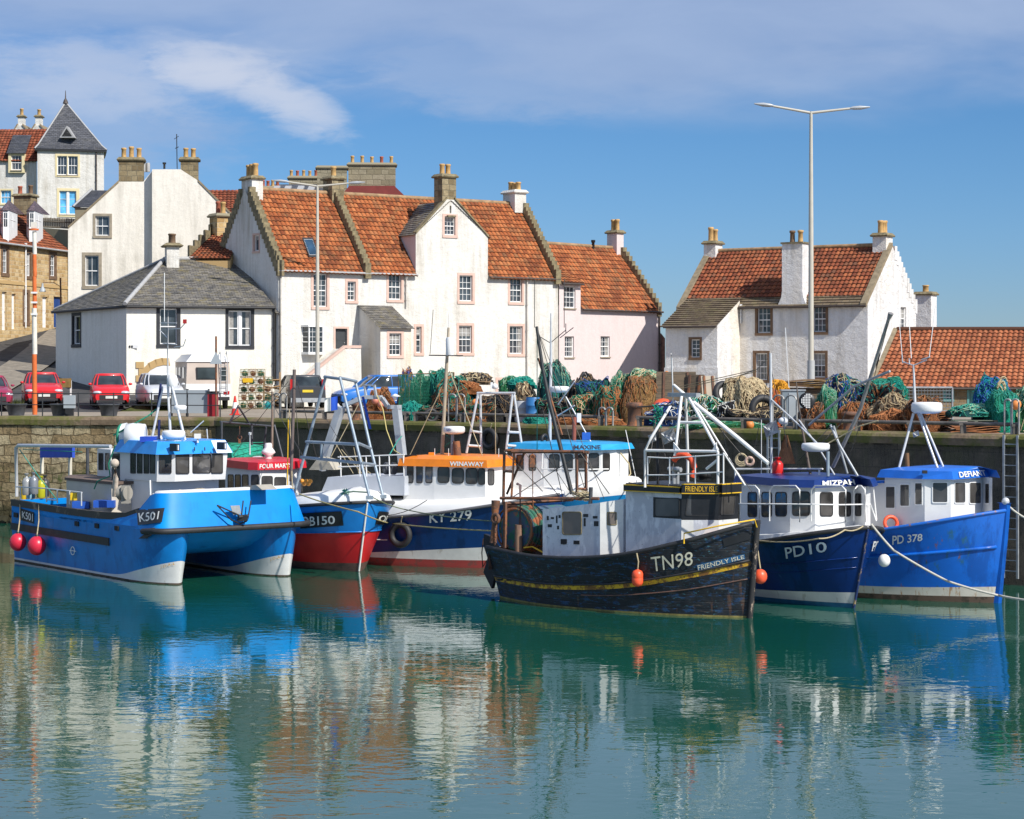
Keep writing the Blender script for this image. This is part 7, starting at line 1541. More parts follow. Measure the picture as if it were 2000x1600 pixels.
# plates
def onside(quad,y=-HBk-.03):
    return [b.pp(px,py,y) for px,py in quad]
def board(quad,txt,tq,y=-HBk-.035):
    q=onside(quad,y+.02); mb=MB(); mb.hexa([p+b.port*.05 for p in q]+q); o=mb.build('name_plate',M_blkp,b.root); c=onside(tq,y-.004)
    text_on(lambda u,v: c[3].lerp(c[2],u).lerp(c[0].lerp(c[1],u),v),txt,M_letw,o,'registration_letters',.01); return o
board([(40,1016),(66,1023),(66,1001),(40,993)],'K501',[(43,998),(64,1004),(64,1019),(43,1012)])
# curved front plate follows the bow turn
def onup(px,py):
    for i in range(len(out)-1):
        a0,a1=g[0][i],g[0][i+1]; c0,c1=g[-1][i],g[-1][i+1]; n=(a1-a0).cross(c0-a0).normalized(); d=V(((px-1000)/F,1,(YH-py)/F)); e=V((0,0,HC))
        if abs(d.dot(n))<1e-6: continue
        t=(a0-e).dot(n)/d.dot(n); p=e+d*t; u=(p-a0).dot((a1-a0).normalized())/(a1-a0).length
        if -.02<=u<=1.02 and t>0 and (p-a0).length<2.5:
            nn=n if n.dot(d)<0 else -n; return p+nn*.05
    return b.pp(px,py,-HBk-.05)
mb=MB(); R4=[(270,997),(322,993),(317,1021),(272,1027)]
def bil(q,u,v): a=(lerp(q[0][0],q[1][0],u),lerp(q[0][1],q[1][1],u)); c=(lerp(q[3][0],q[2][0],u),lerp(q[3][1],q[2][1],u)); return (lerp(a[0],c[0],v),lerp(a[1],c[1],v))
mb.grid([[onup(*bil(R4,j/10,i/3)) for j in range(11)] for i in range(4)]); np_=mb.build('name_plate',M_blkp,b.root); T4=[(273,1003),(314,999),(311,1015),(276,1021)]
text_on(lambda u,v: onup(*bil(T4,u,1-v))+V((0,-.012,0)),'K501',M_letw,np_,'registration_letters',.012)
for (x,y) in ((31,1006),(150,1023),(189,1027),(228,1032)): sidepl([(x-3,y+4),(x+4,y+5),(x+4,y-4),(x-3,y-5)],M_void,'scupper')
mb=MB(); p=b.pp(142,1076,-HBk-.02); mb.torus(p,.12,.014,b.port,24,5); mb.tube([p-b.h*.2,p+b.h*.2],.012,4); mb.build('load_line_mark',M_letw,b.root)
for sd_,xs_ in ((-1,340),(1,552)):
    c_=[b.px_(xs_-16,1112,Lk_-.02)]
# gold bow scrolls on the white boots
M_gold=plain('gold_leaf_letter',(.60,.30,.03),.5)
for pt_,side in ((ptN,-1),(ptF,-1)):
    def fn(u,v,pt_=pt_): t=.955+u*.038; return pt_(t,.42+.12*u+v*.09,-1)-b.port*.015+b.h*.02
    text_on(fn,'J D-A-L',M_gold,b.root,'bow_lettering',.0)
# anchor and roller on the bow face
b.tubes('bow_anchor_frame',[[(424,986,0),(455,1018,0),(468,1023,0),(482,1018,0),(488,978,0)],[(424,986,0),(470,1008,0)],[(474,978,0),(470,1010,0)]],.02,M_blk,5) if False else None
xf=Lk_+.22
mb=MB()
for q in ([(424,987),(452,1016),(468,1023),(482,1018)],[(424,987),(470,1008)],[(475,978),(471,1012)],[(490,978),(484,1014)]): mb.tube([b.px_(x,y,xf+(.12 if k else .03)) for k,(x,y) in enumerate(q)],.022,5)
mb.box(b.px_(474,1012,xf+.15),(.28,.2,.16)); mb.tube([b.px_(466,1010,xf+.2),b.px_(484,1008,xf+.2)],.05,8); mb.build('bow_anchor',M_blk,b.root)
mb=MB(); q=[b.px_(x,y,xf+.05) for x,y in ((449,988),(467,987),(470,1004),(455,1006))]; mb.hexa(q+[p+b.h*.03 for p in q]); mb.build('anchor_plate',M_galv,b.root)
# wheelhouse
yS=-1.15
zt=b.lz(300,887,yS); zs=b.lz(330,935,yS)
def lxy(px,y): return b.lx(px,y)
pl=[(lxy(x,y),y) for x,y in ((243,-1.15),(306,-1.15),(341,-.72),(373,-.15),(412,.60),(440,1.02))]; pl+=[(pl[5][0]-.5,1.3),(pl[0][0],1.3)]
cx_=lambda k: [(x-(k if x>pl[0][0]+.5 else 0),y*(1-k*.12)) for x,y in pl]
base=cx_(.32); topp=[(x+(.10 if x>pl[0][0]+.5 else 0),y*1.02) for x,y in pl]
cabin(b,base,1.05,zs-.12,[],M_wglaze,name='wheelhouse_base')
W_=[(0,256,887,265,923),(0,269,887,278,923),(0,282,887,291,923),(0,294,887,303,923),(1,312,888,334,923),(2,344,888,368,924),(3,377,888,410,923),(4,413,888,434,923)]
wh,lo,hi=cabin(b,pl,zs-.12,zt,W_,M_wglaze,corner=.12,topplan=topp,fmat=M_rub)
mb=MB(); A_=[b.w(x+(.20 if x>pl[0][0]+.5 else -.5),y*1.12,zt) for x,y in pl]; B_=[b.w(x+(.02 if x>pl[0][0]+.5 else -.3),y*.99,zt+.36) for x,y in pl]; mb.prism(A_,B_); M_kr=plain('sky_blue_roof_paint',(.02,.27,.72),.35); roof=mb.build('roof',M_kr,b.root)
mb=MB(); x0=pl[0][0]; mb.prism([b.w(x0-.75,-1.15,1.05),b.w(x0+.01,-1.15,1.05),b.w(x0+.01,1.3,1.05),b.w(x0-.75,1.3,1.05)],[b.w(x0-.75,-1.15,zt),b.w(x0+.01,-1.15,zt),b.w(x0+.01,1.3,zt),b.w(x0-.75,1.3,zt)]); ac=mb.build('aft_cabin',M_wglaze,b.root)
q=[b.pp(x,y,-1.17) for x,y in ((218,972),(233,972),(233,886),(218,886))]; mb=MB(); mb.hexa([p+b.port*.03 for p in q]+q); dr_=mb.build('door',M_dkdoor,ac)
q=[b.pp(x,y,-1.19) for x,y in ((221,915),(230,915),(230,890),(221,890))]; mb=MB(); mb.poly(q); mb.build('pane',M_wglass,dr_)
for x0_,x1_ in ((191,202),(205,213)):
    pass
mb=MB(); xa=b.lx(190,-.6); q=[b.w(xa,-.6,1.05),b.w(xa+.9,-.6,1.05),b.w(xa+.9,1.2,1.05),b.w(xa,1.2,1.05)]; mb.prism(q,[p+V((0,0,zt-1.05)) for p in q]); cb2=mb.build('aft_lobby',M_wglaze,b.root)
for x0_,x1_ in ((192,201),(205,213)):
    q=[b.pp(x,y,-.62) for x,y in ((x0_,918),(x1_,918),(x1_,885),(x0_,885))]; mb=MB(); mb.poly(q); mb.build('window',M_wglass,cb2)
# flood lamps and fittings on the roof edge
for (x,y) in ((341,874),(433,871)):
    mb=MB(); p=b.px_(x,y,pl[3][0]+.35); mb.box(p,(.30,.12,.22),Matrix.Rotation(R(-40),3,'Z')); fl=mb.build('floodlight',M_blk,roof); mb=MB(); mb.box(p+V((.05,-.075,0)),(.22,.03,.15),Matrix.Rotation(R(-40),3,'Z')); mb.build('lamp_lens',M_domew,fl)
for x in (380,400,418): mb=MB(); mb.torus(b.px_(x,877,pl[3][0]+.22),.05,.012,(1,.3,0),10,5); mb.build('grab_ring',M_wire,roof)
p=b.pp(265,852,-.8); mb=MB();
mb.tube([p-V((.30,0,0)),p-V((.28,0,0)),p,p+V((.28,0,0)),p+V((.3,0,0))],[.3,.36,.40,.36,.3],20); rfb=mb.build('liferaft',M_domew,b.root)
p=b.pp(238,852,-.9); mb=MB(); mb.tube([p-V((.05,0,0)),p+V((.15,0,0))],[.36,.40],20); mb.build('hose_reel',M_domew,b.root); mb=MB(); mb.torus(p+V((-.0,-.02,0)),.33,.05,(1,-.2,0),22,6); mb.build('green_hose',M_ropeg,b.root)
mb=MB();
q=[b.w(pl[0][0]-.5,-1.0,zt),b.w(pl[0][0]+.1,-1.0,zt),b.w(pl[0][0]+.1,.3,zt),b.w(pl[0][0]-.5,.3,zt)]; mb.prism(q,[p+V((0,0,.45)) for p in q]); mb.build('raft_cradle',M_wglaze,b.root)
b.tube('green_hose',[(222,850,-1.2),(250,835,-1.0),(290,812,-.6),(305,800,-.3)],.035,M_ropeg,6); b.tube('green_hose',[(225,870,-1.9),(212,905,-1.9),(215,930,-1.95),(190,940,-2.0),(184,955,-2.0)],.03,M_ropeg,6)
radar(b,b.pp(339,858,-.4),.34,post=0,h=.26); mb=MB(); mb.lathe(b.pp(339,872,-.4),[(.22,0),(.25,.15),(.2,.24)],16); mb.build('radar_base',M_domew,b.root)
b.tube('mast',[(327,640,-.2),(328,755,-.2),(334,870,-.2)],[.035,.05,.06],M_alu,8); b.tube('mast_leg',[(318,755,-.2),(295,865,-.6)],.05,M_alu,8); b.tube('mast_leg',[(336,755,.1),(362,862,.3)],.06,M_alu,8)
b.tubes('mast_yards',[[(313,631,-.2),(345,631,-.2)],[(330,643,-.2),(352,642,-.2),(361,632,-.2)],[(318,671,-.2),(345,673,-.2)],[(340,678,-.2),(358,676,-.2),(363,662,-.2)],[(327,660,-.2),(312,645,-.2)]],.02,M_alu,6)
b.tube('whip_aerial',[(321,628,-.2),(321,533,-.2)],.014,M_domew,4); mb=MB(); mb.box(b.pp(361,628,-.2),(.1,.1,.12)); mb.build('mast_lamp',plain('red_lamp',(.35,.02,.02),.4),b.root)
mb=MB(); mb.lathe(b.pp(337,755,-.2),[(.14,0),(.16,.04),(.16,.2),(.12,.32),(.04,.36)],16); mb.build('satellite_dome',M_domew,b.root); mb=MB(); mb.lathe(b.pp(352,800,0),[(.18,0),(.19,.03),(.19,.1),(.14,.13)],16); mb.build('radar_dome',M_domew,b.root)
mb=MB(); mb.tube([b.pp(308,800,-.3),b.pp(314,750,-.3)],.04,6); mb.tube([b.pp(311,820,-.3),b.pp(310,868,-.3)],.04,6); mb.build('furled_flag',plain('navy_cloth',(.02,.03,.12),.8),b.root)
mb=MB(); mb.box(b.pp(386,852,0),(.18,.12,.14)); mb.tube([b.pp(386,852,0),b.pp(386,865,0)],.03,6); mb.build('searchlight',M_domew,b.root)
b.tubes('roof_rail',[[(300,862,-1),(360,860,.8),(420,862,1.6)],[(372,845,.6),(398,822,.9)],[(406,862,1.3),(404,838,1.3)]],.025,M_alu)
mb=MB(); mb.box(b.pp(290,858,-1.0),(.45,.3,.16)); mb.build('blue_roof_bag',plain('blue_pvc_bag',(.02,.07,.45),.5),b.root)
# aft frame and working deck
b.tubes('deck_frame',[[(33,970,-2.2),(31,875,-2.2),(36,870,-2.2),(216,872,-2.0)]],.075,M_alu,10)
b.tubes('deck_frame',[[(82,925,1.5),(82,893,1.5)],[(137,975,1.5),(137,893,1.5)],[(80,876,1.5),(140,876,1.5)]],.09,plain('cream_gantry_paint',(.60,.56,.46),.5),4)
mb=MB(); q=[b.pp(x,y,1.4) for x,y in ((78,894),(141,894),(141,874),(78,874))]; mb.hexa(q+[p+b.port*.1 for p in q]); mb.build('blue_tarpaulin',MATS['blue_pvc_bag'],b.root)
b.tubes('guard_rail',[[(32,951,-2.3),(90,954,-2.35),(160,962,-2.3)],[(90,976,-2.35),(112,977,-2.3)]]+[[(x,y,-2.35),(x,y+26,-2.35)] for x,y in ((40,950),(91,955),(112,957),(136,959),(159,962))],.03,M_alu)
b.tube('brace_rope',[(38,878,-2.2),(75,930,-2.1),(110,975,-2.2)],.022,M_teal_r,5); b.tube('brace_rope',[(45,878,-2.2),(160,883,-2.0)],.015,M_teal_r,5); b.tube('mast',[(171,870,0),(171,935,0)],.07,M_dgs,8)
mb=MB(); q=[b.w(b.lx(x,y),y,1.05) for x,y in ((142,-1.2),(174,-1.7),(214,-1.7),(214,-.6))]; q=[b.w(b.lx(140,-1.0),-1.0,1.05),b.w(b.lx(174,-1.0),-1.75,1.05),b.w(b.lx(218,-1.75),-1.75,1.05),b.w(b.lx(218,-1.75),-.4,1.05),b.w(b.lx(140,-1.0),-.4,1.05)]
zz_=b.lz(174,942,-1.75); mb.prism(q,[V((p.x,p.y,zz_)) for p in q]); hb_=mb.build('fish_locker',plain('cream_plastic_locker',(.55,.50,.42),.6,0,.06,3),b.root)
mb=MB(); cc=sum(q,V())/len(q); mb.prism([V((cc.x+(p.x-cc.x)*1.06,cc.y+(p.y-cc.y)*1.06,zz_)) for p in q],[V((cc.x+(p.x-cc.x)*1.06,cc.y+(p.y-cc.y)*1.06,zz_+.08)) for p in q]); mb.build('locker_lid',plain('brown_lid',(.13,.09,.07),.7),hb_)
for k,(x,y,col) in enumerate(((52,945,(.35,.36,.36)),(66,943,(.25,.27,.30)),(60,952,(.3,.5,.6)),(80,950,(.45,.45,.02)),(88,948,(.05,.05,.05)),(46,955,(.6,.4,.02)))):
    mb=MB(); r=.14 if k<5 else .08; mb.lathe(b.pp(x,y+22,-1.9+.15*k),[(r*.9,0),(r,.05),(r,.42),(r*.7,.52),(r*.25,.56),(r*.25,.62),(r*.5,.64),(r*.5,.68)],12); mb.build('diving_cylinder',plain('cylinder_paint_%d'%k,col,.35,.3 if k<2 else 0),b.root)
mb=MB(); p=b.pp(226,940,-1.9); mb.tube([b.pp(224,970,-1.95),b.pp(226,935,-1.95),b.pp(224,905,-1.95)],.08,8); mb.ball(b.pp(224,905,-1.95),.13,10,8); mb.build('pot_hauler',plain('rusty_cream_paint',(.50,.42,.34),.6,0,.3,8),b.root)
mb=MB(); p=b.pp(235,963,-2.0); mb.lathe(p,[(.2,0),(.22,.03),(.08,.1),(.08,.2),(.22,.27),(.2,.3)],18,0,(1,-.6,0)); mb.box(b.pp(246,966,-1.9),(.22,.3,.5)); mb.build('winch',plain('grey_winch',(.30,.28,.24),.5),b.root)
mb=MB(); mb.box(b.pp(144,970,-2.3),(.18,.1,.22)); mb.build('yellow_bag',plain('yellow_pvc',(.75,.50,.02),.5),b.root)
for (x,y,w_) in ((160,986,.5),(205,984,.6)): mb=MB(); mb.box(b.pp(x,y,-1.9),(w_,.4,.2)); mb.build('fish_box',plain('blue_fish_box',(.02,.10,.48),.5),b.root)
b.tube('stanchion',[(294,967,-2.2),(293,938,-2.2)],.035,M_domew,8); mb=MB()
for k in range(12):
    x=350+k*18; pts=[b.pp(x+j*9,957+2.2*math.sin(k*2+j)+(k>8)*-2,-.6+(x+j*9-350)/210*2.5) for j in range(4)]; mb.tube(pts,.022,5)
mb.build('foredeck_rope',M_rope,b.root); mb=MB(); q=[b.pp(x,y,.6) for x,y in ((447,957),(512,957),(500,947),(452,953))]; mb.prism(q,[p+b.port*.5 for p in q]); mb.build('deck_board',plain('grey_board',(.36,.33,.28),.8),b.root)
for k,(x,y,r) in enumerate(((35,1059,.255),(72,1066,.27))):
    p=b.pp(x,y,-HBk-.27); ball_buoy('pinkish red ball buoy on the catamaran side, '+('the one nearest the stern' if k==0 else 'the larger one further forward'),p,r,M_redb,b.pp(x+4,985,-HBk-.02),grp='red buoys on the catamaran side')

# ------------------------------------------------ mooring lines
def line(label,pts,r,mat,name='mooring_rope',sag=0.0):
    mb=MB(); o=[]
    for a,c in zip(pts,pts[1:]): o+=sagline(a,c,sag,10)
    mb.tube(o,r,6); ob=mb.build(name,mat); tag(ob,label,'rope'); return ob
M_ropey=plain('speckled_rope',(.36,.30,.13),.9,0,.5,40)
far=TN.pp(962,1037,-1.1)
line('speckled rope crossing the red and blue bow to the black boat',[KB.pp(584,965,1.9),OBb.pp(700,1000,-1.6),OBb.pp(760,1022,1.6),far],.02,M_ropey,sag=.03)
line('dark green rope from the gantry foot to the black boat stern',[OBb.pp(722,968,0),OBb.pp(790,995,1.3),TN.pp(962,1018,-1.1)],.016,plain('dark_green_rope',(.12,.15,.08),.9,0,.3,30),sag=.05)
line('thin dark rope drooping in a loop over the navy bow',[KYH.pt(.30,1.75,-1,.1),KYH.pt(.60,2.05,-1,.08)],.012,M_wire,sag=.35)
line('pale rope draped along the top of the navy bow',[PD.pp(1483,1056,-1.7),PD.pp(1600,1052,-1.6),PD.pp(1650,1035,-.8),PH.pt(.995,2.08,-1,.05)],.018,M_rope,sag=.06)
line('long white mooring rope running down in front of the bright blue boat',[PH.pt(.995,2.12,1,.03),V(P(1745,1075,48.9)),V(P(1850,1135,48.6)),V(P(1950,1163,48.2)),V(P(2040,1176,47.0))],.03,plain('off_white_rope',(.50,.48,.42),.9,0,.2,30),sag=.02)
line('white rope from the bright blue stemhead towards the quay ladder',[DH.pt(1,2.35,1)+V((0,0,.15)),V(P(2010,1015,50.5))],.03,MATS['off_white_rope'],sag=.04)
# ============================================================ things on the quay
def edgeD(px):  # distance of the quay edge along a photo column
    k=(px-1000)/F
    for (x0,y0),(x1,y1) in zip(QL,QL[1:]):
        den=k*(y1-y0)-(x1-x0); y=None
        # solve x = k y on the segment
        t=(k*y0-x0)/((x1-x0)-k*(y1-y0))
        if -.001<=t<=1.001: return y0+(y1-y0)*t
    return 77
def Q(px,off=0.0,z=ZQ+.02): D=edgeD(px)+off; p=P(px,0,D); return V((p.x,p.y,z))
# ---- street lamps and the striped pole
M_lampp=plain('pale_lamp_column_paint',(.50,.47,.40),.5,0,.08,2); M_lampg=plain('grey_lamp_sleeve',(.42,.43,.43),.5,.1,.1,3)
def lamp(label,px,D,ytop,yj,armL,armR):
    b0=P(px,0,D); b0.z=ZQ; rt=thing('street_lamp',label,'street lamp',tuple(b0),0,'twin arm street lamps on the quay'); t=P(px,ytop,D); j=P(px,yj,D)
    mb=MB(); mb.tube([b0,V((b0.x,b0.y,j.z))],.135,14); mb.box(b0+V((0,0,.02)),(.4,.4,.04)); mb.build('base_sleeve',M_lampg,rt)
    mb=MB(); mb.tube([V((b0.x,b0.y,j.z)),V((b0.x,b0.y,lerp(j.z,t.z,.55))),t],[.10,.085,.055],12); mb.build('column',M_lampp,rt)
    for (ax,ay,sx) in (armL,armR):
        e=P(ax,ay,D); k=t.lerp(e,.68); mb=MB(); mb.tube([t-V((0,0,.05)),k],[.05,.04],8); a=mb.build('arm',M_lampp,rt)
        mb=MB(); d=(e-t).normalized(); mb.tube([k-d*.05,k+d*.08,k+d*(e-k).length*.5,e],[.04,.085,.10,.03],8)
        for i,v_ in enumerate(mb.v): v_.z=k.z+(e.z-k.z)*.5+(v_.z-(k.z+(e.z-k.z)*.5))*.75
        mb.build('lantern',plain('grey_lantern_shell',(.40,.42,.44),.4,.1,.1,3),a)
lamp('tall twin-armed street lamp in front of the rough white house on the right',1584,71,218,704,(1473,202,-1),(1699,209,1))
lamp('smaller, more distant twin-armed street lamp in front of the widest white house',620,96,362,708,(533,352,-1),(713,356,1))
D=80.5; b0=P(68,0,D); rt=thing('marker_pole','orange and white striped pole with a square box on top at the left quay','pole',(b0.x,b0.y,ZQ))
M_opole=plain('orange_pole_paint',(.62,.14,.03),.5,0,.15,5); M_wpole=plain('white_pole_paint',(.70,.66,.58),.5,0,.12,5)
for k,(y0,y1) in enumerate(((810,692),(692,602),(602,540),(540,497),(497,452))):
    mb=MB(); mb.tube([P(68,y0,D),P(67,y1,D)],.10 if k<2 else .085,12); mb.build('pole_band',M_opole if k in (0,3) or k==2 else M_wpole,rt)
mb=MB(); mb.tube([P(66,450,D),P(66,447,D)],.2,10); mb.build('collar',M_opole,rt); mb=MB(); mb.box(P(66,440,D),(.20,.20,.24)); mb.build('lamp_box',M_wpole,rt)
for y in (572,591,614): mb=MB(); mb.box(P(68,y,D)-V((0,.11,0)),(.25,.06,.07)); mb.build('clamp',M_wpaint,rt)
# ---- railing of the car park
rt=thing('railing','thin black railing along the quay edge in front of the red cars','railing',(-18,77,ZQ)); M_rail=plain('black_railing',(.03,.032,.035),.5,0,.2,4)
for px in (-66,3,83,153,222,296,366,430): mb=MB(); p=Q(px,.35); mb.tube([p,p+V((0,0,.92))],.025,6); mb.build('post',M_rail,rt)
for z in (.90,.46): mb=MB(); mb.tube([Q(x,.35,ZQ+z) for x in (-66,100,250,430)],.02,6); mb.build('rail',M_rail,rt)
# ---- low pipe rail along the right quay
M_prail=plain('rusting_grey_pipe',(.13,.115,.10),.6,.2,.4,4)
for k,(a,c,lb) in enumerate(((548,800,'low grey pipe rail along the quay edge behind the red and navy boats'),(806,1180,'low grey pipe rail along the quay edge under the green netting'),(1243,1560,'low grey pipe rail along the quay edge behind the white gantry'),(1566,1990,'low grey pipe rail along the quay edge in front of the storehouse'))):
    rt=thing('pipe_rail',lb,'rail',tuple(Q(a,.3)),0,'low pipe rails on the quay edge'); mb=MB(); mb.tube([Q(a,.3,ZQ+.30),Q((a+c)/2,.3,ZQ+.30),Q(c,.3,ZQ+.30)],.055,8); mb.build('rail',M_prail,rt); n=max(2,round((c-a)/95))
    for i in range(n+1): mb=MB(); p=Q(lerp(a+6,c-6,i/n),.3); mb.box(p+V((0,0,.12)),(.16,.10,.24)); mb.box(p+V((0,0,.26)),(.24,.12,.07)); mb.build('bracket',M_prail,rt)
# ---- ladder hoops, ladders, tyre, bollards
M_hoop=plain('bare_steel_hoop',(.34,.33,.31),.5,.2,.3,6)
for (x0,x1,yt,lb) in ((535,560,768,'pair of bent steel hoops at the quay edge behind the dark mast'),(876,908,770,'pair of bent steel hoops at the quay edge beside the tan mast'),(1170,1197,796,'pair of rusty steel hoops in front of the orange net'),(1510,1556,772,'pair of bent hoops in front of the grey cabinet'),(1962,1990,780,'pair of bent hoops above the ladder at the right edge')):
    rt=thing('ladder_hoop',lb,'hand rail',tuple(Q(x0,.2)),0,'ladder hoops on the quay edge');
    for a,c in ((x0,(x0+x1)/2-1),((x0+x1)/2+1,x1)):
        D=edgeD(a)+.25; zt=P(a,yt,D).z; r=(c-a)*D/F/2; A_=Q(a,.25); C_=Q(c,.25); cc=(A_+C_)/2; mb=MB(); dx=(C_-A_)/2
        mb.tube([A_]+[V((cc.x,cc.y,zt-r))-dx*math.cos(t)+V((0,0,r*math.sin(t))) for t in [math.pi*i/8 for i in range(9)]]+[C_],.028,6); mb.build('hoop',M_hoop,rt)
for (px,lb) in ((1979,'dark steel ladder down the quay wall at the right edge'),(1516,'dark steel ladder on the quay wall behind the navy boat mast')):
    rt=thing('quay_ladder',lb,'ladder',tuple(Q(px,-.15))); n=inset(QL[1],QL[2],1.0); t=V((-n.y,n.x,0)); p=Q(px,0,0)+n*.14
    if px>1970: p=Q(px,0,0)+n*.16
    for s_ in (-.2,.2): mb=MB(); mb.hexa([p+t*(s_+a)+n*c+V((0,0,z)) for z in (0.2,ZQ+.02) for a,c in ((-.03,-.03),(.03,-.03),(.03,.03),(-.03,.03))]); mb.build('stile',M_galv,rt)
    for k in range(13): mb=MB(); mb.tube([p-t*.2+V((0,0,.4+k*.29)),p+t*.2+V((0,0,.4+k*.29))],.016,6); mb.build('rung',M_galv,rt)
n=inset(QL[1],QL[2],1.0); p=Q(961,0,0)+n*.14; p.z=P(961,857,edgeD(961)).z; tyre('old tyre hanging on a rope against the dark quay wall',p,n,.28,.10,rope_to=Q(968,0)+n*.2)
for (px,off,h_,r,lb) in ((696,.9,.62,.15,'square rust brown bollard beside the boat gantry'),(1239,.8,.75,.22,'stout rusty bollard beside the orange net'),(1660,1.2,.55,.2,'rust brown bollard in front of the brown net heap')):
    rt=thing('bollard',lb,'bollard',tuple(Q(px,off)),0,'mooring bollards'); mb=MB(); mb.lathe(Q(px,off),[(r*1.2,0),(r,.06),(r*.95,h_*.75),(r*1.25,h_*.8),(r*1.25,h_*.93),(r*.9,h_)],16); mb.build('post',M_rust,rt)
# ---- cars
M_tyre=plain('tyre_rubber',(.02,.02,.02),.85); M_rim=plain('alloy_rim',(.35,.36,.37),.35,.6); M_cglass=glassm('car_glass',(.03,.04,.045),.03,0.0); M_plw=plain('white_number_plate',(.65,.65,.60),.5); M_ply=plain('yellow_number_plate',(.65,.48,.03),.5); M_lens=plain('clear_lamp_lens',(.55,.57,.6),.15,.2); M_tail=plain('red_lamp_lens',(.42,.012,.012),.25); M_trim=plain('black_car_trim',(.02,.02,.022),.55)
def car(label,px,D,rz,L,W,H,paint,prof,roof,glassback=.97,estate=False):
    """prof: (x fraction from front, bonnet/belt height); roof: (x0, x1) fractions of the roof panel"""
    c=P(px,0,D); z0=max(ground(c.x,c.y)+.06,ZQ+.02); rt=thing('parked_car',label,'car',(c.x,c.y,z0),R(rz),'cars parked along the quay'); hw=W/2
    def lp(f): return L/2-f*L
    def wy(f): return hw*(1-.16*(max(0,.16-f)/.16)**2-.12*(max(0,f-.88)/.12)**2)
    mb=MB(); rows=[]; N_=30
    for i in range(N_+1):
        f=i/N_; zt=cr(prof,f); y=wy(f); zb=.20+.12*(max(0,.06-f)/.06+max(0,f-.95)/.05); x=lp(f)
        rows.append([(x,-y*.93,zb),(x,-y*.99,zb+.1),(x,-y,.48),(x,-y*.985,zt-.12),(x,-y*.93,zt-.02),(x,-y*.6,zt+.025),(x,0,zt+.035),(x,y*.6,zt+.025),(x,y*.93,zt-.02),(x,y*.985,zt-.12),(x,y,.48),(x,y*.99,zb+.1),(x,y*.93,zb)])
    mb.grid(rows); mb.poly(rows[0]); mb.poly(list(reversed(rows[-1]))); mb.poly([rows[0][0],rows[0][-1],rows[-1][-1],rows[-1][0]]); body=mb.build('body',paint,rt,True)
    a0=.24; r0,r1=roof; zb=cr(prof,.35)-.03; base=[(lp(a0),.72),(lp(a0+.08),.90),(lp(.6),.93),(lp(.9),.88),(lp(glassback),.78)]; top=[(lp(r0),.60),(lp(r0+.06),.70),(lp(.6),.74),(lp(r1-.03),.70),(lp(r1),.62)]
    def ring(pl,z,k=1.0): a=[(x,-w_*hw*k,z-(.04 if i in (0,4) else 0)) for i,(x,w_) in enumerate(pl)]; return a+[(x,-y,z_) for x,y,z_ in reversed(a)]
    mb=MB(); A_=[V(p) for p in ring(base,zb)]; A_[0].z=A_[-1].z=cr(prof,a0)-.02; B_=[V(p) for p in ring(top,H-.05)]; M_=[a.lerp(b_,.55)+V((0,math.copysign(.02,a.y),.02)) for a,b_ in zip(A_,B_)]; mb.grid([A_,M_,B_],0,True,True); mb.build('windows',M_cglass,body,True)
    mb=MB(); C_=[V((p.x*.96,p.y*.8,H)) for p in B_]; mb.grid([[p+V((0,math.copysign(.012,p.y),-.02)) for p in B_],[p+V((0,0,.03)) for p in B_],C_],0,True,True); mb.poly(C_)
    for i in (1,2,3,6,7,8): mb.tube([A_[i],M_[i],B_[i]],.022,5)
    for i in (0,4,5,9): mb.tube([A_[i],M_[i],B_[i]],.03,5)
    mb.build('roof',paint,body,True)
    for f in (.17,.82):
        for sd_ in (-1,1):
            mb=MB(); mb.lathe((lp(f),sd_*(hw-.20),.31),[(.22,0),(.31,.02),(.31,.17),(.27,.19)],18,0,(0,sd_,0)); wh_=mb.build('wheel',M_tyre,rt,True); mb=MB(); mb.lathe((lp(f),sd_*(hw-.005),.31),[(.2,0),(.2,.01),(.07,.02)],10,0,(0,sd_,0)); mb.build('rim',M_rim,wh_,True)
    for sd_ in (-1,1):
        mb=MB(); mb.ball((lp(.045),sd_*hw*.70,cr(prof,.05)-.14),(.20,.24,.09),10,6); mb.build('headlight',M_lens,body,True)
        mb=MB(); zc_=(cr(prof,.95)-.08) if not estate else cr(prof,.95)+.05; mb.box((lp(.985),sd_*hw*.80,zc_),(.12,.16,.5 if estate else .26)); mb.build('tail_light',M_tail,body,True)
        mb=MB(); mb.ball((lp(.30),sd_*(hw+.06),cr(prof,.35)+.03),(.05,.085,.055),8,6); mb.build('mirror',paint,body,True)
    mb=MB(); mb.box((lp(0)-.0,0,.44),(.05,W*.62,.20)); mb.box((lp(0),0,.26),(.06,W*.7,.10)); mb.build('grille',M_trim,body,True); mb=MB(); mb.box((lp(0)+.035,0,.44),(.02,.50,.11)); mb.build('number_plate',M_plw,body,True)
    mb=MB(); mb.box((lp(1)-.015,0,.80 if estate else .7),(.02,.50,.12)); mb.build('number_plate',M_ply,body,True); mb=MB(); mb.box((lp(1),0,.38),(.10,W*.86,.2)); mb.build('bumper',M_trim if not estate else M_galv,body,True)
    return rt
def cpaint(n,c):
    s=Sh(n); s.B.inputs['Coat Weight'].default_value=.6; s.B.inputs['Coat Roughness'].default_value=.04; return s.fin(s.ramp(s.noise(s.mapv(),2,3),[(.3,tuple(k*.9 for k in c)),(.7,c)]),.4)
HB=[(0,.62),(.04,.76),(.22,.93),(.35,.98),(.9,1.02),(.97,.98),(1,.85)]; M_cred=cpaint('red_car_paint',(.60,.012,.018))
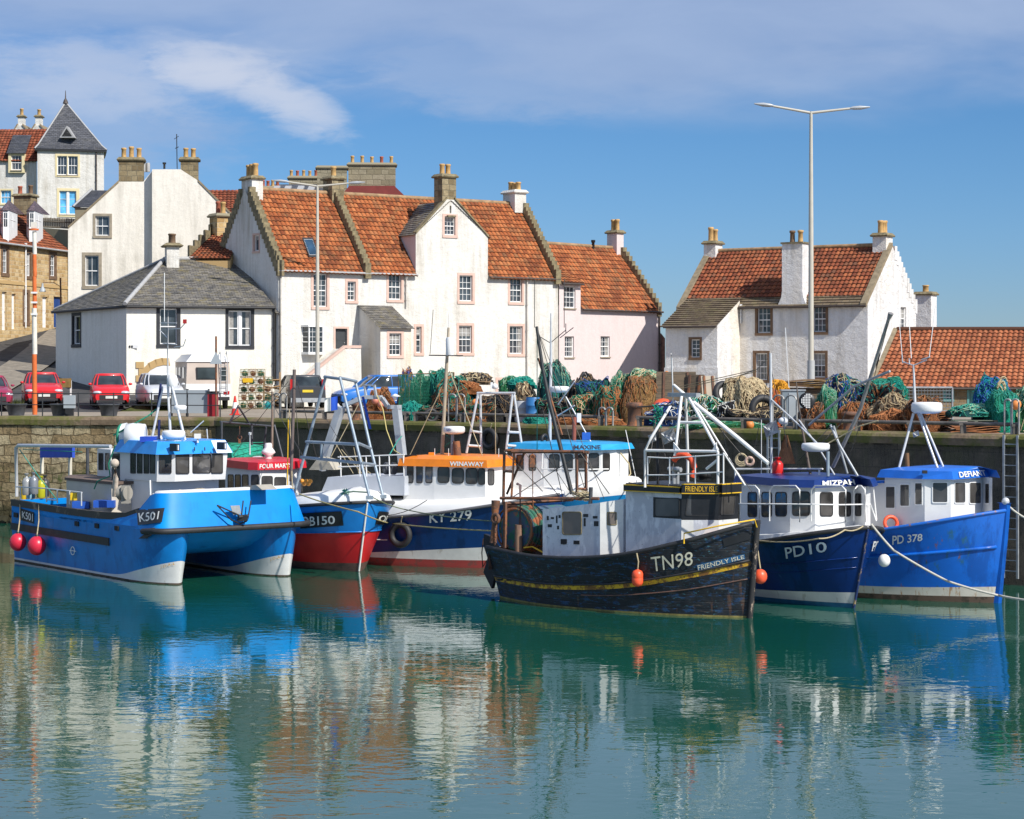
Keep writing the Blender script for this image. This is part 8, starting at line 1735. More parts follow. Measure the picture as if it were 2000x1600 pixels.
car('red hatchback with plain white plate behind the striped pole',82,89.5,-74,3.9,1.68,1.46,M_cred,HB,(.42,.90)); car('red hatchback with black grille in front of the cottage, second from the pole',214,88.5,-76,3.45,1.62,1.47,cpaint('bright_red_car_paint',(.68,.01,.015)),HB,(.40,.90))
car('silver white car partly hidden behind the grey notice boards',312,90,-72,4.1,1.75,1.50,cpaint('silver_white_car_paint',(.60,.62,.65)),HB,(.42,.90)); car('dark magenta car cut off by the left edge of the photo',-22,87.5,-70,4.2,1.75,1.45,cpaint('magenta_car_paint',(.30,.015,.06)),HB,(.42,.90))
ES=[(0,.62),(.04,.76),(.24,.95),(.35,1.0),(.96,1.05),(1,.95)]; car('dark grey estate car seen from behind with a yellow number plate',584,95,106,4.7,1.86,1.55,cpaint('dark_grey_car_paint',(.045,.048,.055)),ES,(.40,.93),.985,True)
car('blue hatchback facing left in front of the tall white house',738,95,205,4.2,1.78,1.55,cpaint('blue_car_paint',(.012,.16,.55)),HB,(.42,.90))
# ---- camper van
c=P(393,0,93); rt=thing('camper_van','beige and white camper van with a rear ladder beside the slate cottage','camper van',(c.x,c.y,ZQ+.02),R(106)); W=2.0; L=5.2; M_beige=plain('beige_camper_panel',(.50,.42,.36),.5,0,.06,2)
mb=MB(); prof=[(-L/2,.45),(-L/2,1.0),(L/2,1.0),(L/2,.45)]; mb.box((0,0,.78),(L,W,.75)); lowb=mb.build('body',M_wglaze,rt,True)
mb=MB(); mb.prism([(-L/2,-W/2,1.155),(L/2-.9,-W/2,1.155),(L/2-.9,W/2,1.155),(-L/2,W/2,1.155)],[(-L/2+.08,-W/2+.05,2.15),(L/2-.4,-W/2+.05,2.15),(L/2-.4,W/2-.05,2.15),(-L/2+.08,W/2-.05,2.15)]); ub=mb.build('living_cabin',M_beige,rt,True)
mb=MB(); mb.prism([(-L/2+.02,-W/2,2.152),(L/2-.2,-W/2,2.152),(L/2-.2,W/2,2.152),(-L/2+.02,W/2,2.152)],[(-L/2+.3,-W/2+.3,2.5),(L/2-.8,-W/2+.3,2.5),(L/2-.8,W/2-.3,2.5),(-L/2+.3,W/2-.3,2.5)]); mb.build('roof',M_wglaze,rt,True)
for (y0,y1,z0,z1) in ((-.55,.35,1.35,1.9),(.55,.8,1.3,1.9)): mb=MB(); mb.box((-L/2+.02,-(y0+y1)/2,(z0+z1)/2),(.06,y1-y0,z1-z0)); w_=mb.build('window',M_trim,ub,True); mb=MB(); mb.box((-L/2-.012,-(y0+y1)/2,(z0+z1)/2),(.02,(y1-y0)*.88,(z1-z0)*.88)); mb.build('pane',M_cglass,w_,True)
for x0 in (-1.5,.0,1.2): mb=MB(); mb.box((x0,W/2-.02,1.65),(.8,.06,.5)); mb.build('window',M_cglass,ub,True)
mb=MB()
for y in (-.84,-.55): mb.tube([(-L/2-.08,y,.7),(-L/2-.08,y,2.3),(-L/2+.2,y,2.62),(-L/2+.4,y,2.5)],.02,5)
for k in range(7): mb.tube([(-L/2-.08,-.84,.8+k*.24),(-L/2-.08,-.55,.8+k*.24)],.015,5)
mb.build('ladder',M_galv,rt,True)
for y in (-.82,.82): mb=MB(); mb.box((-L/2-.01,y,.75),(.04,.26,.14)); mb.build('tail_light',M_tail,lowb,True)
mb=MB(); mb.box((-L/2,0,.48),(.12,W*.95,.16)); mb.build('bumper',M_trim,lowb,True)
for f in (-1.5,1.7):
    for sd_ in (-1,1): mb=MB(); mb.lathe((f,sd_*(W/2-.2),.33),[(.24,0),(.33,.02),(.33,.19)],18,0,(0,sd_,0)); mb.build('wheel',M_tyre,rt,True)
# ---- notice boards, bin, cone, tubs, sign
M_gpan=plain('blue_grey_panel',(.36,.40,.43),.5,0,.06,2)
for x0,x1,lb in ((335,364,'grey panel on posts behind the catamaran mast, left of its twin'),(366,407,'wider grey panel on posts beside the red bin')):
    rt=thing('notice_board',lb,'board',tuple(Q(x0,1.2)),0,'grey boards by the railing'); a,c=Q(x0,1.2),Q(x1,1.2); zt=P(x0,762,a.y).z; mb=MB(); mb.hexa([a+V((0,0,.12)),c+V((0,0,.12)),c+V((0,.06,.12)),a+V((0,.06,.12)),V((a.x,a.y,zt)),V((c.x,c.y,zt)),V((c.x,c.y+.06,zt)),V((a.x,a.y+.06,zt))]); mb.build('panel',M_gpan,rt)
    for q in (a,c): mb=MB(); mb.tube([q+V((0,.08,0)),V((q.x,q.y+.08,zt+.04))],.035,6); mb.build('post',M_rail,rt)
rt=thing('litter_bin','dark red box bin beside the grey boards','bin',tuple(Q(416,1.3))); mb=MB(); p=Q(416,1.3); mb.box(p+V((0,0,.45)),(.38,.4,.9),top=.94); mb.build('body',plain('dark_red_bin',(.28,.015,.02),.4),rt); mb=MB(); mb.box(p+V((0,0,.93)),(.42,.44,.07)); mb.build('lid',M_trim,rt)
p=Q(459,4.5); rt=thing('traffic_cone','red and white traffic cone beside the creel stack','cone',tuple(p)); M_cone=plain('cone_red',(.65,.03,.02),.5); mb=MB(); mb.lathe(p+V((0,0,.04)),[(.15,0),(.115,.22)],14); mb.box(p+V((0,0,.02)),(.38,.38,.04)); mb.build('base',M_cone,rt); mb=MB(); mb.lathe(p+V((0,0,.26)),[(.115,0),(.075,.24)],14); mb.build('white_band',M_wpaint,rt); mb=MB(); mb.lathe(p+V((0,0,.5)),[(.075,0),(.03,.26)],14); mb.build('tip',M_cone,rt)
M_tub=plain('scuffed_grey_tub',(.06,.065,.075),.6,0,.3,6)
for px,lb,gr in ((32,'grey planter tub with dry grass behind the railing at far left',1),(118,'grey tub behind the railing in front of the striped pole car',0),(213,'grey tub behind the railing in front of the second red hatchback',0)):
    p=Q(px,1.4); rt=thing('planter_tub',lb,'planter',tuple(p),0,'tubs behind the railing'); mb=MB(); mb.lathe(p,[(.30,0),(.38,.38),(.42,.40),(.42,.46),(.36,.46),(.34,.40)],18); mb.build('tub',M_tub,rt); mb=MB()
    mb.lathe(p+V((0,0,.38)),[(.34,0),(.34,.03)],14); mb.build('soil',M_brownb,rt)
    if gr:
        mb=MB();
        for k in range(160): a=random.random()*6.28; r=random.uniform(0,.3); q=p+V((math.cos(a)*r,math.sin(a)*r,.40)); h_=random.uniform(.08,.3); e=V((random.gauss(0,.06),random.gauss(0,.06),h_)); mb.poly([q-V((.008,0,0)),q+V((.008,0,0)),q+e])
        mb.build('grass',M_grass,rt)
p=P(126,0,92); rt=thing('wooden_sign','weathered brown sign board on two posts between the red cars','sign',(p.x,p.y,ZQ+.3)); mb=MB(); mb.box((p.x,p.y,P(0,748,92).z),(.62,.05,.42)); mb.build('board',plain('yellow_brown_board',(.22,.14,.04),.8,0,.3,5),rt)
for dx in (-.28,.28): mb=MB(); mb.box((p.x+dx,p.y+.05,P(0,775,92).z),(.07,.07,1.5)); mb.build('post',M_wpaint if dx>0 else M_trim,rt)
p=Q(136,1.0); rt=thing('utility_box','pale grey utility box in front of the red hatchback by the striped pole','box',tuple(p)); mb=MB(); mb.box(p+V((0,0,.55)),(.42,.25,.5)); mb.build('body',M_gpan,rt); mb=MB(); mb.box(p+V((0,0,.15)),(.3,.2,.3)); mb.build('plinth',M_trim,rt)
p=Q(422,.9); rt=thing('sign_post','thin rusty post with the back of a triangular sign beside the camper van','sign',tuple(p)); D=p.y; mb=MB(); mb.tube([p,P(422,657,D)],.04,8); mb.build('post',M_rust,rt); mb=MB(); a=[P(410,711,D),P(434,711,D),P(422,687,D)]; mb.prism([q-V((0,.06,0)) for q in a],[q-V((0,.045,0)) for q in a]); mb.build('sign_plate',M_gpan,rt)
p=P(118,0,118); rt=thing('bracket_lamp','old bracket lamp on a short post above the cottage eaves','street lamp',(p.x,p.y,6)); mb=MB(); mb.tube([P(119,600,118),P(118,543,118)],.05,6); mb.tube([P(118,560,118),P(105,552,118),P(84,552,118)],.02,5); mb.build('bracket',M_rust,rt); mb=MB(); mb.lathe(P(83,570,118),[(.2,0),(.16,.15),(.06,.3),(.06,.5)],12); mb.build('lantern',M_gpan,rt)
p=Q(1548,3.0); rt=thing('control_cabinet','grey metal cabinet at the foot of the tall street lamp','cabinet',tuple(p)); mb=MB(); mb.box(p+V((0,0,.58)),(.70,.45,1.1)); cbn=mb.build('body',plain('grey_cabinet_paint',(.20,.24,.27),.5,0,.1,3),rt); mb=MB(); mb.box(p+V((.0,-.235,.6)),(.30,.02,.95)); mb.build('door',M_gpan,cbn); mb=MB(); mb.box(p+V((0,0,1.155)),(.76,.5,.05)); mb.build('lid',M_galv,rt)
# ---- lobster creels: one built, the rest copied
M_cw=plain('green_creel_netting',(.05,.13,.07),.9,0,.5,15); M_cf=plain('tan_creel_frame',(.30,.22,.12),.8,0,.4,8); M_ct=plain('turquoise_creel_netting',(.02,.30,.36),.9,0,.3,15)
def creel(frame,net):
    rt=thing('lobster_creel','x','lobster creel',(0,0,0),0,'lobster creels stacked beside the camper van'); mb=MB(); w_,d_,h_=.62,.42,.36
    for x in (-w_/2,0,w_/2): mb.tube([(x,-d_/2,0),(x,-d_/2,h_*.55)]+[(x,-d_/2*math.cos(t),h_*.55+h_*.45*math.sin(t)) for t in (.5,1.0,1.57,2.1,2.6)]+[(x,d_/2,h_*.55),(x,d_/2,0)],.014,5)
    for y,z in ((-d_/2,.01),(d_/2,.01),(-d_/2,h_*.55),(0,h_)): mb.tube([(-w_/2,y,z),(w_/2,y,z)],.013,5)
    mb.build('frame',frame,rt,True); mb=MB()
    for k in range(13): x=-w_/2+w_*k/12; mb.tube([(x,-d_/2,.02),(x+.03,-d_/2-.005,h_*.55),(x,-d_/4,h_*.9),(x+.03,0,h_)],.005,3)
    for k in range(5): z=.03+k*.07; mb.tube([(-w_/2,-d_/2,z),(0,-d_/2-.004,z+.015),(w_/2,-d_/2,z)],.005,3)
    for k in range(8): a=random.random()*6.28; mb.ball((random.uniform(-.2,.2),random.uniform(-.1,.1),random.uniform(.08,.22)),(.06,.05,.06),6,5)
    mb.ball((0,0,h_*.45),(w_*.44,d_*.42,h_*.42),10,6,0,lambda d: .8+.3*MN.noise(d*3)); mb.build('netting',net,rt,True); return rt
protos=[creel(M_cf,M_cw),creel(M_cf,M_rust),creel(MATS['turquoise_rope'],M_ct)]; used_=[False]*3
rows_=['top','second from top','third from top','fourth from top','bottom']
for r_ in range(5):
    for k in range(4):
        pi=2 if (r_==0 and k==3) else (r_+k)%2; px=474+k*15.5+random.uniform(-1.5,1.5); p=P(px,0,92+random.uniform(-.2,.2)); z=ZQ+.02+r_*.365
        if r_==4 and k==3: continue
        o=protos[pi] if not used_[pi] else copy_tree(protos[pi]); used_[pi]=True
        o.location=(p.x+r_*.02,p.y+k*.1,z); o.rotation_euler=(0,0,random.uniform(-.25,.25)); o.scale=(.60,1,1)
        o['label']='netted lobster creel in the stack, %s row, %s'%(rows_[4-r_],('nearest the van','second from the van','third from the van','farthest from the van')[k])
p=P(484,743,91.5); rt=thing('fish_crate','yellow plastic crate among the lobster creels','crate',tuple(p)); mb=MB(); mb.box(p,(.42,.3,.2),top=1.1); mb.build('crate',M_yel,rt)
p=P(531,0,93.5); rt=thing('wooden_pallet','wooden pallet stood on end beside the creels','pallet',(p.x,p.y,ZQ)); mb=MB()
for k in range(4): mb.tube([(p.x-.38,p.y,ZQ+.1+k*.4),(p.x+.38,p.y,ZQ+.45+k*.3)],.035,4); mb.tube([(p.x+.38,p.y+.08,ZQ+.1+k*.4),(p.x-.38,p.y+.08,ZQ+.45+k*.3)],.035,4)
for x in (-.38,.38): mb.box((p.x+x,p.y+.04,ZQ+.85),(.07,.1,1.7))
mb.build('slats',plain('fresh_pallet_wood',(.38,.24,.12),.8,0,.2,5),rt)
# ============================================================ heaps of nets and gear on the quay
def netmat(name,cols,scale=5,mesh=22,th=.5):
    if name in MATS: return MATS[name]
    s=Sh(name); v=s.mapv(); n=s.noise(v,scale,5,.7); k=len(cols)
    c=s.ramp(n,[(.32+.36*i/max(1,k-1),q) for i,q in enumerate(cols)])
    vo=s.N.new('ShaderNodeTexVoronoi'); vo.feature='DISTANCE_TO_EDGE'; vo.inputs['Scale'].default_value=mesh; s.L.new(s.mapv((1,1,1.6)),vo.inputs['Vector'])
    c=s.mix(s.ramp(vo.outputs['Distance'],[(.02,0.0),(.11,th)]),c,tuple(q*.12 for q in cols[0]))
    s.bump(s.math('ADD',s.math('SUBTRACT',.3,vo.outputs['Distance']),s.noise(v,14,5,.7)),1.0,.05); MATS[name]=s.fin(c,.9,0,.2); return MATS[name]
N_teal=netmat('teal_netting',[(.005,.20,.16),(.01,.34,.27),(.03,.44,.36)]); N_dteal=netmat('dark_teal_netting',[(.015,.07,.08),(.03,.14,.14),(.05,.20,.19)])
N_grn=netmat('green_netting',[(.015,.09,.03),(.03,.20,.08),(.10,.30,.12)]); N_org=netmat('orange_netting',[(.16,.05,.02),(.36,.13,.045),(.48,.22,.09)])
N_tan=netmat('tan_netting',[(.22,.12,.05),(.42,.24,.09),(.50,.32,.14)]); N_blk=netmat('black_netting',[(.012,.012,.014),(.03,.03,.035),(.06,.055,.05)])
N_blu=netmat('navy_blue_netting',[(.01,.025,.09),(.015,.05,.20),(.03,.12,.25)]); N_brn=netmat('grey_brown_netting',[(.11,.085,.06),(.22,.17,.12),(.30,.24,.17)])
N_mix=netmat('green_and_orange_netting',[(.02,.13,.07),(.05,.20,.12),(.40,.14,.05),(.05,.05,.05),(.03,.22,.16)],3); N_rst=netmat('rust_brown_netting_heap',[(.10,.04,.02),(.26,.10,.04),(.38,.16,.07)])
N_cyn=netmat('blue_turquoise_netting',[(.005,.12,.28),(.005,.22,.38),(.01,.34,.40)]); N_crm=netmat('cream_rope_core',[(.10,.07,.035),(.22,.16,.09)],6)
S_={'g': M_ropeg,'t': M_teal_r,'o': plain('orange_twine',(.40,.15,.05),.8),'c': plain('cream_twine',(.50,.40,.24),.85,0,.3,20),'k': M_blk,'b': plain('blue_twine',(.02,.09,.36),.8),'n': plain('brown_twine',(.20,.13,.07),.85),'l': plain('pale_green_twine',(.25,.40,.27),.85),'y': plain('gold_twine',(.70,.33,.02),.8),'w': M_letw}
def heap(label,x0,x1,yt,off,mat,strands='',n=60,r=.014,zb=None,depth=None,name='net_heap',cat='fishing net',lump=.28,seed=0,flat=1.0,boxy=.75):
    px=(x0+x1)/2; D=edgeD(px)+off; a=(x1-x0)*D/F/2; c=P(px,0,D); z0=ZQ if zb is None else P(px,zb,D).z; h=P(px,yt,D).z-z0; b_=depth or max(.5,min(1.1,a*.9))
    c=V((c.x,c.y,z0)); rnd=random.Random(int(x0)+seed); rt=thing(name,label,cat,tuple(c),0,'nets and gear heaped on the quay'); so=V((x0*.13,yt*.07,3.1))
    def surf(th,ph,k=1.0):  # ph 0 top .. 1 ground
        s_=math.sin(ph*math.pi/2)**boxy; q=V((math.cos(th)*s_,math.sin(th)*s_,math.cos(ph*math.pi/2)**boxy)); nz=1+lump*MN.noise(q*1.6+so)+lump*.55*MN.noise(q*4.1+so)+lump*.25*MN.noise(q*9+so)
        return V((c.x+q.x*a*nz*k,c.y+q.y*b_*nz*k,z0+max(0,q.z*h*(1+(nz-1)*.55)*k)))
    mb=MB(); mb.grid([[surf(2*math.pi*j/40,i/16) for j in range(40)] for i in range(17)],0,True,True); m=mb.build('net_pile',mat,rt)
    if strands:
        groups={}
        for i in range(n):
            g=strands[i%len(strands)]; groups.setdefault(g,MB()); th=rnd.uniform(3.0,6.5); ph=rnd.uniform(.02,.9); dth=rnd.gauss(0,.5); dph=rnd.gauss(0,.3); w1,w2=rnd.uniform(-.3,.3),rnd.uniform(-.3,.3)
            pts=[surf(th+dth*t+w1*math.sin(t*5),min(.99,abs(ph+dph*t+w2*math.sin(t*4))),1.015+.03*abs(math.sin(t*6+i))) for t in [j/8 for j in range(9)]]; groups[g].tube(pts,r*.8,4,caps=False)
        for g,mb in groups.items(): mb.build('loose_twine',S_[g],m)
    return rt
heap('small orange net heap with pinkish floats beside the blue car',712,772,764,3.0,N_org,'on',50)
heap('teal net spread low in front of the green creel stack',784,832,786,1.6,N_teal,'t',30)
heap('mixed orange and green net heap left of the tan mast foot',845,930,746,3.2,N_mix,'otgk',110,.013)
heap('orange net bunch lying on top of the mixed heap',886,940,745,3.6,N_org,'o',40,zb=770)
heap('teal net bunch on the mixed heap, left of the orange bunch',858,890,748,3.4,N_teal,'t',30,zb=775)
heap('black net heap seen through the tube gantry',922,1012,772,3.0,N_blk,'kn',60)
heap('loose brown hose coil on the low wall under the white windows',895,958,729,7,N_brn,'nkc',60,.03,zb=752,name='hose_coil',cat='hose')
heap('small bright green net by the basement window',974,1012,738,5,N_grn,'gl',40,zb=770); heap('teal rope hank under the drainpipe',992,1046,737,5.2,N_teal,'t',40,.02,zb=760)
heap('pale brown coiled rope below the teal hank',1000,1048,748,4.4,N_brn,'cn',70,.022,name='rope_heap',cat='rope'); heap('big dark teal net pile behind the mast head',1046,1122,709,5,N_dteal,'tkl',110,.012)
heap('dark rubber hose heap right of the teal pile',1112,1180,737,5,N_blk,'nk',60,.03); heap('green and black net heap in the middle of the quay',1110,1175,770,2.6,N_grn,'gkoc',90)
heap('rolled green and orange net like a barrel',1160,1216,758,2.4,N_mix,'go',110,.014,boxy=.5); heap('olive green net heap with cream cords',1186,1246,736,4.2,N_grn,'glc',100,.012)
heap('wide tan orange net draped over the pile',1210,1294,737,3.2,N_tan,'on',80,.012,boxy=.6,lump=.2); heap('coil of pale and green rope on top of the pile',1228,1294,722,4.4,N_grn,'lcg',110,.016,zb=752,name='rope_heap',cat='rope')
heap('orange scrap net along the quay edge beside the rusty bollard',1085,1222,812,1.0,N_org,'on',60,.013,depth=.4); heap('teal net scrap at the quay edge under the blue barrel',1024,1078,812,.9,N_teal,'t',40,.014,depth=.35)
heap('tangle of pale green and white ropes below the steel plate',1338,1432,777,2.6,N_grn,'lwtkc',130,.018,name='rope_heap',cat='rope'); heap('black net heap between the two rope tangles',1398,1440,788,2.2,N_blk,'kw',40)
heap('large heap of knotted cream rope',1412,1504,742,3.6,N_crm,'cccn',330,.017,lump=.22,name='rope_heap',cat='rope',boxy=.65)
heap('yellow gold net bunch behind the hoops',1496,1544,745,4.4,netmat('gold_netting',[(.35,.13,.01),(.70,.30,.02),(.75,.42,.05)]),'y',50,zb=790); heap('bright orange net bunch behind the grey cabinet',1494,1528,762,4.0,netmat('red_orange_netting',[(.45,.06,.02),(.75,.14,.03)]),'o',40)
heap('green net hanging down beside the street lamp foot',1590,1634,762,2.8,netmat('grass_green_netting',[(.03,.20,.07),(.08,.34,.14)]),'gl',90,.011,boxy=.5); heap('navy blue and dark net heap right of the street lamp',1604,1694,740,4.2,N_blu,'bkcg',140,.013)
heap('orange net lying low behind the rust brown bollard',1636,1704,790,2.2,N_org,'on',60,.012); heap('teal net thrown over the heap beside the steel gate',1690,1772,742,4.6,N_teal,'tg',90,.012,zb=782)
heap('orange and teal net under the teal one',1690,1768,765,4.2,N_mix,'otk',80); heap('grey brown net heap with rounded folds in front of the gate',1696,1770,777,2.4,N_brn,'nc',90,.012,lump=.4); heap('rust coloured net skirt at the bottom of the grey brown heap',1698,1772,802,1.9,N_rst,'o',50)
heap('pile of pale green ropes on the pallet',1858,1946,790,2.6,N_dteal,'lgt',110,.018,zb=814,name='rope_heap',cat='rope')
heap('blue and turquoise net bundle tied at the top',1900,1978,738,3.6,N_cyn,'tb',110,.013,boxy=.55,lump=.2); heap('bright green net spilling from the blue bundle',1925,1990,768,2.8,netmat('emerald_netting',[(.01,.24,.15),(.02,.42,.28)]),'gt',100,.012,boxy=.5); heap('loose green and cream net at the right edge',1972,2040,760,3.2,N_grn,'gcl',80)
heap('thin green net scraps along the rail behind the white gantry',1330,1500,822,.7,N_grn,'gl',70,.013,depth=.3)
mb=MB();
for k in range(14): a=k*.5; c0=P(1955,745,edgeD(1950)+2.6); mb.tube([c0+V((.16*math.cos(a+t)*(1-k*.04),-.1+.05*math.sin(t*3),.14*math.sin(a*1.7+t*1.3)-.02*k)) for t in (0,.5,1,1.5,2)],.018,5)
tag(mb.build('rope_knot',S_['c']),'cream rope knot tied on top of the blue net bundle','rope')
# green netted creel stack
rt=thing('net_cage','tall frame stack wrapped in green netting beside the blue car','net cage',tuple(Q(830,4))); D=edgeD(830)+3.4; fr0=[P(x,y,D) for x,y in ((778,800),(885,800),(885,728),(778,732))]; mb=MB()
for dy in (0,1.1):
    for i in range(4): mb.tube([fr0[i]+V((0,dy,0)),fr0[(i+1)%4]+V((0,dy,0))],.02,5)
for i in range(4): mb.tube([fr0[i],fr0[i]+V((0,1.1,0))],.02,5)
for k in range(1,5): mb.tube([fr0[0].lerp(fr0[1],k/5),fr0[3].lerp(fr0[2],k/5)],.015,5)
mb.build('frame',M_rust,rt); mb=MB(); rnd=random.Random(4)
for k in range(46): t=k/45; mb.tube([fr0[3].lerp(fr0[2],t)-V((0,.03,0)),fr0[3].lerp(fr0[2],min(1,t+.05)).lerp(fr0[0].lerp(fr0[1],t),.5)-V((0,.06,0)),fr0[0].lerp(fr0[1],max(0,t-.05))-V((0,.03,0))],.006,3,caps=False)
for k in range(26): t=k/25; mb.tube([fr0[0].lerp(fr0[3],t)-V((0,.03,0)),fr0[0].lerp(fr0[3],t).lerp(fr0[1].lerp(fr0[2],t),.5)-V((0,.07,.03)),fr0[1].lerp(fr0[2],t)-V((0,.03,0))],.006,3,caps=False)
mb.build('green_netting',M_ropeg,rt)
heap('bright green net bulging inside the tall netted frame',800,850,735,4.0,N_grn,'gl',110,.012,boxy=.5,lump=.4); heap('rusty and blue gear bundle in the left of the netted frame',780,812,738,4.2,N_mix,'obn',80,.014,boxy=.6,lump=.5); heap('teal and green net folded in the right of the netted frame',840,886,733,4.2,N_dteal,'gt',110,.012,boxy=.55,lump=.45)
for k,(a,c,y,m_,st,lb) in enumerate(((800,880,796,N_blk,'kng','low dark tangle under the tall netted frame'),(880,960,790,N_mix,'kog','low mixed tangle between the hoops and the tube gantry'),(1050,1140,780,N_blk,'kgn','low dark green tangle in front of the green barrel'),(1130,1210,752,N_dteal,'kbg','dark mound behind the rolled green and orange net'),(1265,1350,792,N_blu,'bkw','low navy tangle in front of the wooden trawl doors'),(1420,1520,800,N_blk,'kcn','low dark tangle beneath the cream rope heap'),(1680,1760,760,N_blk,'kto','dark mound behind the grey brown net heap'),(1770,1830,786,N_rst,'onk','brown tangle between the brown net heap and rusty plates'),(1560,1610,790,N_rst,'onk','brown orange scrap pile beside the street lamp foot'))): heap(lb,a,c,y,2.0 if y>775 else 4.0,m_,st,90,.012,lump=.5,boxy=.5)
# trawl doors, steel plate, pallets, plates, barrels, tyres
def plank(label,px,off,yt,yb,w_,th,rz,mat,name,cat,tilt=0,up=0):
    D=edgeD(px)+off; c=P(px,(yt+yb)/2,D); h=(yb-yt)*D/F; rt=thing(name,label,cat,tuple(c),0,None); M_=Matrix.Rotation(R(rz),3,'Z') @ Matrix.Rotation(R(tilt),3,'X'); mb=MB(); mb.box(c,(w_,th,h),M_); o=mb.build('board',mat,rt); mb=MB()
    for k in (-.3,.3): mb.box(c+M_ @ V((w_*k,-th/2-.02,0)),(.07,.04,h*.98),M_)
    mb.build('iron_strap',M_rust,o); return rt
M_wood=weathered('weathered_dark_planks',(.15,.11,.07),[((.06,.05,.035),3,.5,.7,(.4,1,6))],.85)
plank('large weathered wooden trawl door leaning back, left of the steel plate',1320,3.6,726,792,1.30,.10,-8,M_wood,'trawl_door','trawl door',-14); plank('second wooden trawl door right behind the large one',1357,3.8,732,785,.6,.10,-30,M_wood,'trawl_door','trawl door',-10)
plank('pale rust-spotted steel plate leaning by the trawl doors',1384,3.4,734,776,.48,.03,14,weathered('pale_spotted_steel',(.42,.36,.28),[((.40,.18,.06),3,.6,.6,(1,1,1))],.7),'steel_plate','plate',-12)
def pallet(label,px,off,z,w_=1.1,mat=None,n=1):
    p=Q(px,off); rt=thing('pallet',label,'pallet',(p.x,p.y,z)); mb=MB()
    for lv in range(n):
        for k in range(5): mb.box((p.x,p.y-.4+k*.2,z+.13+lv*.16),(w_,.10,.02))
        for k in (-.45,0,.45): mb.box((p.x+w_*k,p.y,z+.07+lv*.16),(.10,.9,.09))
        for k in (-.4,0,.4): mb.box((p.x,p.y+k,z+.015+lv*.16),(w_,.1,.02))
    mb.build('slats',mat or M_wood,rt); return rt
pallet('dark wooden pallets under the cream rope heap',1445,1.9,ZQ+.02,1.6,None,2); pallet('pallet carrying the pale green ropes',1900,2.2,ZQ+.22,1.25,plain('grey_green_pallet',(.13,.16,.12),.8),1)
def plates(label,px,off,w_,n,z=ZQ+.02,mat=None):
    p=Q(px,off); rt=thing('rusty_plates',label,'scrap metal',(p.x,p.y,z)); mb=MB(); rnd=random.Random(px)
    for k in range(n):
        a=rnd.uniform(-.15,.15); ww=w_*rnd.uniform(.8,1.05); rows=[[(p.x+(i/8-.5)*ww+a*.4,p.y+(j-.5)*.8,z+.02+k*.045+.03*math.sin(i*.7+k)+.03*j) for i in range(9)] for j in (0,1)]; mb.grid(rows); mb.grid([[V(q)-V((0,0,.02)) for q in rows[0]],rows[0]])
    mb.build('plates',mat or weathered('orange_rust_plate',(.32,.12,.045),[((.12,.06,.035),4,.5,.7,(1,1,1)),((.45,.2,.07),6,.55,.6,(1,1,1))],.9),rt)
plates('stack of orange rusty plates beside the wire cage',1822,2.6,1.2,13); plates('rusty curved plates on the ground under the pallet',1902,1.9,1.5,5); plates('long rust brown plates behind the street lamp',1566,6.0,2.0,5,ZQ+1.25,weathered('brown_plate',(.14,.08,.04),[((.28,.17,.05),3,.5,.7,(1,1,1))],.9))
p=Q(1566,6.0); mb=MB(); mb.box(p+V((0,.1,.6)),(1.5,.7,1.2)); tag(mb.build('stacked_crates',M_wood),'dark crate stack holding up the brown plates behind the lamp','crate')
def barrel(label,px,off,r,h,col,nm):
    p=Q(px,off); rt=thing('barrel',label,'barrel',tuple(p)); mb=MB(); mb.lathe(p,[(r*.95,0),(r,.04),(r,h*.33),(r*1.04,h*.35),(r,h*.37),(r,h*.65),(r*1.04,h*.67),(r,h*.69),(r,h*.96),(r*.93,h)],18); mb.build('drum',plain(nm,col,.45),rt); mb=MB(); mb.lathe(p+V((0,0,h)),[(r*.9,0),(r*.9,.02)],18); mb.build('lid',M_trim,rt)
barrel('blue plastic barrel among the nets',1041,2.6,.24,.85,(.03,.17,.42),'blue_barrel_plastic'); barrel('green plastic barrel right of the blue barrel',1082,2.4,.30,.8,(.02,.14,.05),'green_barrel_plastic'); barrel('pale grey tub left of the blue barrel',1020,2.8,.26,.72,(.42,.43,.45),'pale_grey_tub_plastic')
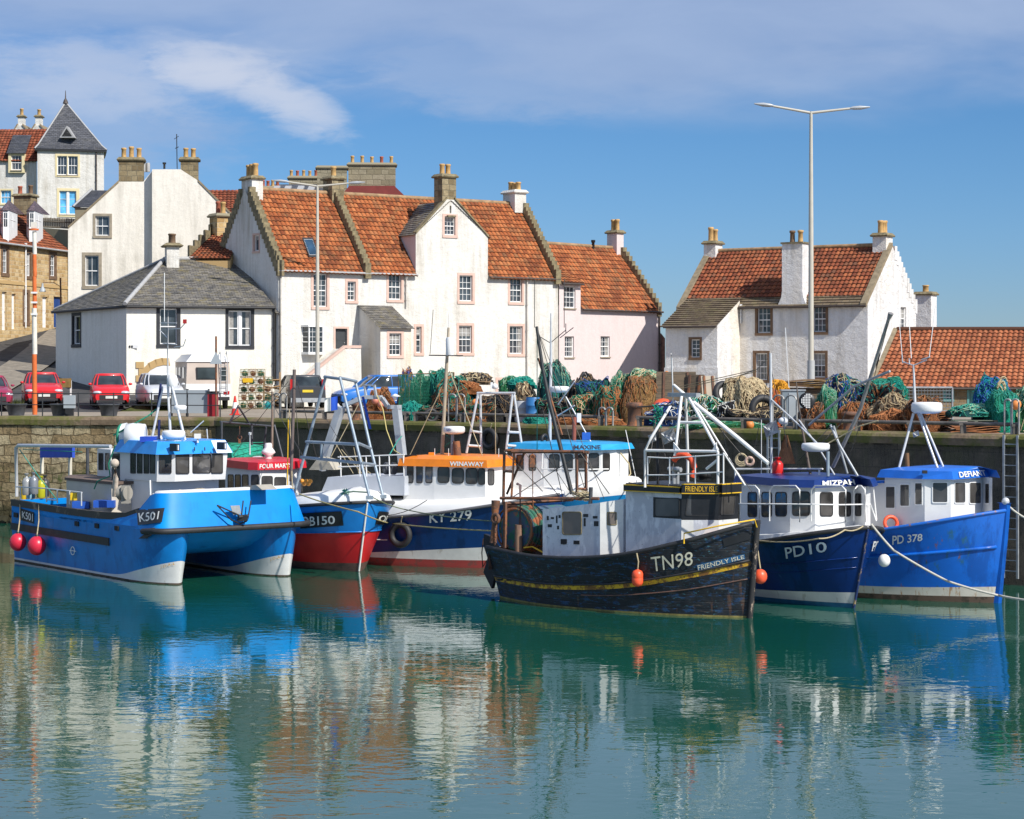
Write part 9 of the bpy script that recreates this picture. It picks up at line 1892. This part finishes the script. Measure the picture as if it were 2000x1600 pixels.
tyre('black tyre leaning on the cream rope heap',P(1416,770,edgeD(1416)+3.2),(.5,-1,.3),.34,.11,'tyres on the quay'); tyre('black tyre lying beside the grey cabinet',P(1490,800,edgeD(1490)+2.2),(.3,-1,.1),.36,.12,'tyres on the quay'); tyre('small tyre low beside the teal net scrap',P(842,812,edgeD(842)+1.0),(.3,-1,.1),.2,.07,'tyres on the quay')
mb=MB(); p=Q(1295,2.2); mb.ball(p+V((0,0,.45)),(.42,.35,.42),16,10); tag(mb.build('mooring_buoy',plain('faded_red_orange_buoy',(.70,.10,.03),.5,0,.1,3)),'faded orange-red mooring buoy in front of the wooden trawl doors','buoy')
for px,y,off,r,lb in ((928,786,2.2,.12,'small orange float on the net left of the tube gantry'),(1302,722+8,3.9,.09,'small yellow float on top of the rope coil'),(1464,830,.6,.14,'yellow orange float by the pipe rail under the cream rope'),(1984,790,2.2,.16,'orange float on the green net at the right edge'),(733,783,2.0,.13,'pinkish orange float left of the teal net'),(744,790,1.8,.12,'second pinkish orange float beside the first')):
    mb=MB(); mb.ball(P(px,y,edgeD(px)+off),r,12,8); o=mb.build('net_float',plain('orange_float',(.70,.24,.06),.5) if px !=733 and px !=744 else plain('pinkish_float',(.62,.22,.15),.5)); tag(o,lb,'float','loose floats among the nets')
# wire mesh cage panel and tubular gate
def meshpanel(label,x0,x1,y0,y1,off,nx,ny,name):
    D=edgeD((x0+x1)/2)+off; a,c=P(x0,y1,D),P(x1,y1,D); hgt=(y1-y0)*D/F; rt=thing(name,label,'gate',tuple(a)); mb=MB(); t=V((0,0,hgt))
    for q in ((a,c),(a+t,c+t),(a,a+t),(c,c+t)): mb.tube(q,.03,6)
    fr_=mb.build('frame',M_galv,rt); mb=MB()
    for i in range(1,nx): mb.tube([a.lerp(c,i/nx),a.lerp(c,i/nx)+t],.008,3)
    for j in range(1,ny): mb.tube([a+t*(j/ny),c+t*(j/ny)],.008,3)
    mb.build('wire_mesh',M_galv,fr_)
meshpanel('square wire mesh panel in front of the storehouse door',1764,1860,757,822,5.4,16,10,'mesh_panel'); meshpanel('tubular steel gate leaning beside the teal net',1740,1768,756,818,5.0,4,3,'steel_gate')
